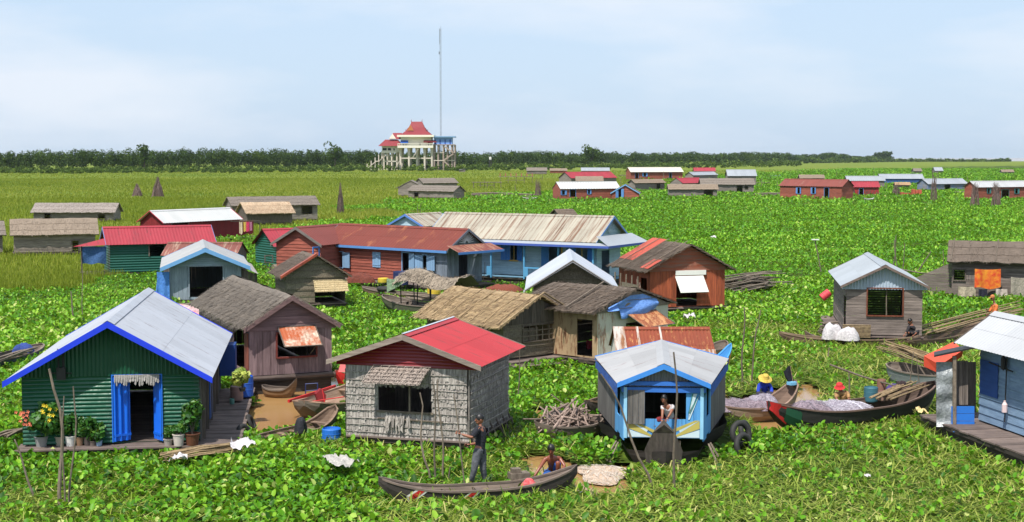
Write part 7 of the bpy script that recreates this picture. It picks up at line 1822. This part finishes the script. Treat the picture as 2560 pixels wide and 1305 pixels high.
# mat of packed vegetation with the ponds left open
Dn = np.concatenate([np.linspace(10, 90, 330), 90*np.exp(np.linspace(0, math.log(14000/90), 240))[1:]])
Xn = np.linspace(-.62, .62, 330)
XX, YY = np.meshgrid(Xn, Dn); GX = (XX*np.maximum(YY, 40)).ravel(); GY = YY.ravel()
mead = inpoly(GX+(vnoise(GX, GY, 9, 3)-.5)*.10*GY, GY+(vnoise(GX, GY, 12, 5)-.5)*.12*GY, MEADOW).astype(float)
GZ = .02 + .06*vnoise(GX, GY, 1.3, 4)*(GY < 200)
nx_, ny_ = len(Xn), len(Dn)
V = np.stack([GX, GY, GZ], 1)
ii, jj = np.meshgrid(np.arange(nx_-1), np.arange(ny_-1)); q0 = (jj*nx_+ii).ravel()
F = np.stack([q0, q0+1, q0+nx_+1, q0+nx_], 1)
CX = V[F, 0].mean(1); CY = V[F, 1].mean(1)
bad = np.zeros(len(F), bool)
def inwater0(X, Y, poly): return inwater(X, Y, poly)
for w_ in WATER: bad |= inwater0(CX, CY, w_)
bad |= inpoly(CX, CY, LAKE)
F = F[~bad]
def ground_mat():
    m, n, b = base_mat('marsh_mat'); lk = n.links.new
    v = _map(n, (1, 1, 1)); a = n.nodes.new('ShaderNodeAttribute'); a.attribute_name = 'meadow'
    g1 = _noise(n, .9, v, 6); g2 = _noise(n, .02, _map(n, (.5, 1.6, 1)), 5)
    mead_c = _mix(n, _ramp(n, g2, .38, .62), rgb(142, 150, 54, .68), rgb(112, 138, 46, .66))
    mead_c = _mix(n, _ramp(n, g1, .3, .7, (0,)*3+(1,), (.35,)*3+(1,)), mead_c, rgb(84, 110, 36, .5))
    near = _mix(n, _ramp(n, g1, .35, .65), rgb(62, 84, 24, .5), rgb(104, 128, 44, .55))
    lk(_mix(n, a.outputs['Fac'], near, mead_c), b.inputs['Base Color']); b.inputs['Roughness'].default_value = .9; b.inputs['Specular IOR Level'].default_value = .1
    _bump(n, b, g1, 1, .2)
    return m
o = np_mesh('marsh_ground', V, F, RS.rand(len(F)), ground_mat(), smooth=True, extra={'meadow': mead}); tag(o, kind='structure')

# ------------------------------------------------------------------ plant scatter
def wedge(D0, D1, dens, half=.44, xlo=None, xhi=None):
    """uniform random points over the visible wedge between two depths"""
    area = half*(D1**2-D0**2); n = int(area*dens)
    D = np.sqrt(RS.rand(n)*(D1**2-D0**2)+D0**2); X = (RS.rand(n)*2-1)*half*D
    return X, D
def allowed(X, Y, water=True):
    k = np.ones(len(X), bool)
    for p in KEEPOUT: k &= ~inpoly(X, Y, p)
    if water:
        for p in WATER: k &= ~inwater(X, Y, p)
    return k & ~inpoly(X, Y, LAKE)
def is_mead(X, Y): return inpoly(X+(vnoise(X, Y, 9, 3)-.5)*.10*Y, Y+(vnoise(X, Y, 12, 5)-.5)*.12*Y, MEADOW)
LOWZ = [pxpoly(q_) for q_ in ([(20, 1100), (640, 1100), (640, 1165), (20, 1180)], [(600, 1060), (880, 1020), (880, 1130), (600, 1130)], [(1780, 1020), (2340, 1000), (2340, 1050), (1780, 1110)], [(930, 1195), (1440, 1180), (1440, 1275), (930, 1290)], [(2300, 1070), (2560, 1130), (2560, 1190), (2300, 1110)], [(1330, 1050), (1500, 1050), (1500, 1095), (1330, 1095)], [(1940, 845), (2300, 855), (2300, 890), (1940, 870)], [(940, 760), (1200, 775), (1200, 810), (940, 790)], [(785, 1085), (880, 1085), (880, 1130), (785, 1130)])]
def edge_low(X, Y):
    r = np.ones(len(X))
    for p in LOWZ: r[inpoly(X, Y, p)] = .36
    return r
def chop(X, Y):
    """how far a spot is covered by flattened yellow straw instead of plump leaves"""
    n = vnoise(X, Y, 4.5, 21, 3); s = np.zeros(len(X))
    s += .62*np.clip((35.5-Y)/5, 0, 1)*np.clip((X+5)/7, 0.02, 1) + .25*np.clip((32-Y)/2, 0, 1) + .45*((X > 3) & (Y < 47))
    s += .45*((X > 6.5) & (Y > 40) & (Y < 62))*np.clip((X-6)/6, 0, 1)
    return np.clip((n + s - .62)*3.2, 0, 1)
def leaves(X, Y, Z, L_, W_, tilt, az, rnd, roll=None):
    """six-point folded leaves -> V, F(quads)"""
    n = len(X)
    d = np.stack([np.cos(az)*np.cos(tilt), np.sin(az)*np.cos(tilt), np.sin(tilt)], 1)      # axis
    sd = np.stack([-np.sin(az), np.cos(az), np.zeros(n)], 1)
    if roll is not None:
        up0 = np.cross(d, sd); sd = sd*np.cos(roll)[:, None]+up0*np.sin(roll)[:, None]
    up = np.cross(sd, d); up *= np.sign(up[:, 2:3]+1e-9)
    o = np.stack([X, Y, Z], 1); Lc = L_[:, None]; Wc = W_[:, None]
    fold = .22*Wc
    v = np.stack([o, o+d*Lc*.3+sd*Wc*.5+up*fold, o+d*Lc*.72+sd*Wc*.42+up*fold*.8, o+d*Lc, o+d*Lc*.72-sd*Wc*.42+up*fold*.8, o+d*Lc*.3-sd*Wc*.5+up*fold], 1)
    V = v.reshape(-1, 3); b = np.arange(n)*6
    F = np.stack([np.stack([b, b+1, b+2, b+3], 1), np.stack([b, b+3, b+4, b+5], 1)], 1).reshape(-1, 4)
    return V, F, np.repeat(rnd, 2)
def blades(X, Y, Z, L_, W_, tilt, az, rnd):
    n = len(X); d = np.stack([np.cos(az)*np.cos(tilt), np.sin(az)*np.cos(tilt), np.sin(tilt)], 1)
    sd = np.stack([-np.sin(az), np.cos(az), np.zeros(n)], 1); o = np.stack([X, Y, Z], 1)
    Lc = L_[:, None]; Wc = W_[:, None]; dr = np.zeros((n, 3)); dr[:, 2] = -L_*.12
    v = np.stack([o-sd*Wc*.5, o+sd*Wc*.5, o+d*Lc+sd*Wc*.2+dr, o+d*Lc-sd*Wc*.2+dr], 1)
    b = np.arange(n)*4
    return v.reshape(-1, 3), np.stack([b, b+1, b+2, b+3], 1), rnd
def merge(parts):
    Vs, Fs, Rs, o = [], [], [], 0
    for V, F, R in parts: Vs.append(V); Fs.append(F+o); Rs.append(R); o += len(V)
    return np.concatenate(Vs), np.concatenate(Fs), np.concatenate(Rs)
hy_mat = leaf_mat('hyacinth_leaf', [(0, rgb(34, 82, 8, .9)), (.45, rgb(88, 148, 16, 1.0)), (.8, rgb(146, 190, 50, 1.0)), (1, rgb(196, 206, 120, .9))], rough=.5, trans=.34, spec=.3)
st_mat = leaf_mat('straw_leaf', [(0, rgb(74, 108, 26, .8)), (.5, rgb(138, 160, 60, .8)), (.85, rgb(186, 190, 96, .8)), (1, rgb(206, 196, 130, .8))], rough=.6, trans=.3, spec=.2)
gr_mat = leaf_mat('meadow_grass', [(0, rgb(100, 118, 34, .8)), (.5, rgb(136, 150, 52, .85)), (1, rgb(160, 156, 74, .9))], rough=.7, trans=.35, spec=.1)
parts_h = []; parts_s = []; parts_g = []
for (D0, D1, dens, sc) in ((24, 40, 165, .9), (40, 60, 112, .94), (60, 90, 60, 1.12), (90, 140, 27, 1.4), (140, 220, 12.0, 1.8), (220, 420, 3.4, 2.7), (420, 900, .6, 4.2)):
    X, Y = wedge(D0, D1, dens); k = allowed(X, Y) & ~is_mead(X, Y); X = X[k]; Y = Y[k]; n = len(X)
    c = chop(X, Y); pick = RS.rand(n) > c*.84
    X, Y = X[pick], Y[pick]; n = len(X)
    cl = vnoise(X, Y, 1.1*sc, 8, 2); big = vnoise(X, Y, 6, 31, 2)
    keepm = RS.rand(n) < np.clip(.35+cl*1.5, .2, 1); X, Y, cl, big = X[keepm], Y[keepm], cl[keepm], big[keepm]; n = len(X)
    s = sc*(.55+.75*RS.rand(n))*(.75+.5*big)
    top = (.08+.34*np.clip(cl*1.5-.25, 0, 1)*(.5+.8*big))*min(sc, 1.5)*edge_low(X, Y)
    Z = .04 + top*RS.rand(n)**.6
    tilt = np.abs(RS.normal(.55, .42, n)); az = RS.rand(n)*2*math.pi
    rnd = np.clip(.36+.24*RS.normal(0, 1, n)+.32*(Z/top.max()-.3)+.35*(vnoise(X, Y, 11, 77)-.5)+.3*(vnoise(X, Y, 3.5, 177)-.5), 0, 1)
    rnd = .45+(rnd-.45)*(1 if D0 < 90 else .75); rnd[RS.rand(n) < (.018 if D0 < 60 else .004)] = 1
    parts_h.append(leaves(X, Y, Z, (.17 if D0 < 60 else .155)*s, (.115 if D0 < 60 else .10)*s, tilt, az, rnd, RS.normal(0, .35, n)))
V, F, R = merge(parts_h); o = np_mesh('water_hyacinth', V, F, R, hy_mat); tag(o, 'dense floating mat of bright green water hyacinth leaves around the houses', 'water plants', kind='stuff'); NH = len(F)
for (D0, D1, dens, sc) in ((24, 40, 260, 1.0), (40, 64, 130, 1.3)):
    X, Y = wedge(D0, D1, dens); k = allowed(X, Y) & ~is_mead(X, Y); X = X[k]; Y = Y[k]
    c = chop(X, Y); k = RS.rand(len(X)) < c*.78+.05; X = X[k]; Y = Y[k]; n = len(X)
    s = sc*(.5+RS.rand(n)); rnd = np.clip(RS.normal(.45, .26, n)+.3*(vnoise(X, Y, 2.5, 55)-.5), 0, 1)
    parts_s.append(blades(X, Y, .05+.13*RS.rand(n), .28*s, .028*s, np.abs(RS.normal(.15, .35, n)), RS.rand(n)*6.283, rnd))
V, F, R = merge(parts_s); o = np_mesh('cut_stems', V, F, R, st_mat); tag(o, 'flattened yellow green stems and straw lying on the water plants', 'water plants', kind='stuff')
for (D0, D1, dens, sc, h) in ((60, 90, 85, 1.0, .6), (90, 150, 30, 1.5, .5), (150, 260, 9, 2.4, .45), (260, 500, 2.4, 4.4, .4), (500, 800, .3, 9, .4)):
    X, Y = wedge(D0, D1, dens); k = allowed(X, Y) & is_mead(X, Y); X = X[k]; Y = Y[k]; n = len(X)
    if D0 < 100:
        pass
    big = vnoise(X, Y, 14, 91, 3)
    hh = h*(.5+.7*RS.rand(n))*(.5+big)
    parts_g.append(blades(X, Y, np.zeros(n)+.02, hh, .035*sc*(.6+.8*RS.rand(n)), np.clip(RS.normal(1.25, .3, n), .5, 1.9), RS.rand(n)*6.283, np.clip(RS.normal(.45, .2, n)+.7*(vnoise(X, Y*.35, 22, 15, 3)-.5), 0, 1)))
V, F, R = merge(parts_g); o = np_mesh('meadow_grass', V, F, R, gr_mat); tag(o, 'olive green floating grass meadow left of and behind the village', 'grass', kind='stuff')
INFO.append('plants %d %d' % (NH, len(F)))

# ------------------------------------------------------------------ flooded forest on the horizon
fo_mat = leaf_mat('forest_leaf', [(0, rgb(34, 54, 26, .8)), (.5, rgb(66, 88, 38, .85)), (1, rgb(112, 132, 56, .85))], rough=.8, trans=.15, spec=.1)
bark = wv(96, 84, 70, 62, 54, 46)
# front line of the wood: pixel x -> base row, top row
fx = [-300, 0, 250, 520, 840, 1000, 1200, 1475, 1700, 1900, 2060, 2150, 2230]; fb = [426, 424, 424, 422, 420, 419, 417, 414, 411, 408, 405, 404, 402]; ft = [368, 370, 368, 366, 370, 374, 374, 374, 376, 377, 379, 385, 386]
parts_f = []
def forest_row(step, back, count, size, dtone, hs=1.0, xmax=2230):
    x = -300.0
    while x < xmax:
        base = np.interp(x, fx, fb)-back; tp = np.interp(x, fx, ft)
        if x < 2150 or RS.rand() < .7:
            D = 7.5*FPX/(base+3-HORY); hpx = 12+RS.rand()*7; sc_ = D/FPX
            y = tp+2+4*math.sin(x*.043)*math.sin(x*.011+1)+RS.rand()*4
            Xw = (x-1280)*sc_; top_ = 7.5+(HORY-y)*sc_*hs; r = RS.uniform(13, 21)*sc_
            parts_f.append(crown(Xw, D, top_*.5, r, r*.8, top_*.5, count, size*sc_, dtone+RS.uniform(-.16, .16), 6, True))
        x += step*RS.uniform(.6, 1.4)
forest_row(9, 8, 330, 1.25, -.20); forest_row(11, 2, 380, 1.25, -.06, .86)
# lighter scrub at the foot of the wood, thinning to the right
x = -300.0
while x < 2520:
    base = np.interp(x, fx+[2520], fb+[401.5])+4; 
    for k in range(3):
        b_ = base-1+RS.rand()*8*(x < 2000)-.5; D = 7.5*FPX/max(b_-HORY, 4); sc_ = D/FPX; h = RS.uniform(7, 17)*sc_*(1 if x < 2230 else .55); r = RS.uniform(7, 16)*sc_
        parts_f.append(crown((x+RS.uniform(-6, 6)-1280)*sc_, D, h*.42, r, r*.7, h*.55, 90, 1.3*sc_, .16+RS.uniform(-.16, .14), 5))
    x += 11
V, F, R = merge(parts_f); o = np_mesh('flooded_forest', V, F, R, fo_mat); tag(o, 'dark green flooded forest with lighter scrub at its foot along the horizon', 'forest', kind='stuff')
def far_tree(x, tp, w_, label, b_=None, tone=-.05):
    base = (np.interp(x, fx, fb)+4) if b_ is None else b_; D = 7.5*FPX/(base-HORY); sc_ = D/FPX; top_ = 7.5+(HORY-tp)*sc_
    r_ = empty('tree', ((x-1280)*sc_, D, 0), 0, label, 'tree', 'single trees standing out of the forest')
    mb = MB(); hh = top_*.55
    mb.tube([(0, 0, 0), (.3, 0, hh*.5), (.1, .2, hh)], [.5, .38, .2], 8); 
    for k in range(5):
        a = k*1.3; mb.tube([(.2, .1, hh*.5), (math.cos(a)*w_*sc_*.4, math.sin(a)*w_*sc_*.3, top_*.72)], [.22, .07], 5)
    mb.build('trunk', bark, r_)
    V, F, R = crown(0, 0, top_*.60, w_*sc_, w_*sc_*.8, top_*.42, 900, 1.7*sc_, tone, 14); np_mesh('crown', V, F, R, fo_mat, r_)
far_tree(838, 358, 24, 'tall rounded tree rising above the forest left of the temple')
far_tree(1478, 362, 24, 'broad dome crowned tree rising above the forest line right of the mast')
far_tree(362, 360, 20, 'small tree poking over the forest edge above the reed cones')
far_tree(2200, 379, 26, 'last low tree at the right end of the forest', 404)
far_tree(322, 396, 15, 'light green bush standing before the forest left of the reed cones', 417, .2)

# ------------------------------------------------------------------ haze over the marsh
mb = MB(); mb.box(-9000, -100, -1.06, 9000, 15200, 88)
hz = bpy.data.materials.new('haze'); hz.use_nodes = True; n = hz.node_tree; n.nodes.remove(n.nodes['Principled BSDF'])
pv = n.nodes.new('ShaderNodeVolumePrincipled'); pv.inputs['Density'].default_value = .000035; pv.inputs['Color'].default_value = (.82, .92, 1, 1); pv.inputs['Anisotropy'].default_value = .2
n.links.new(pv.outputs[0], n.nodes['Material Output'].inputs['Volume'])
o = mb.build('haze', hz); tag(o, kind='stuff')
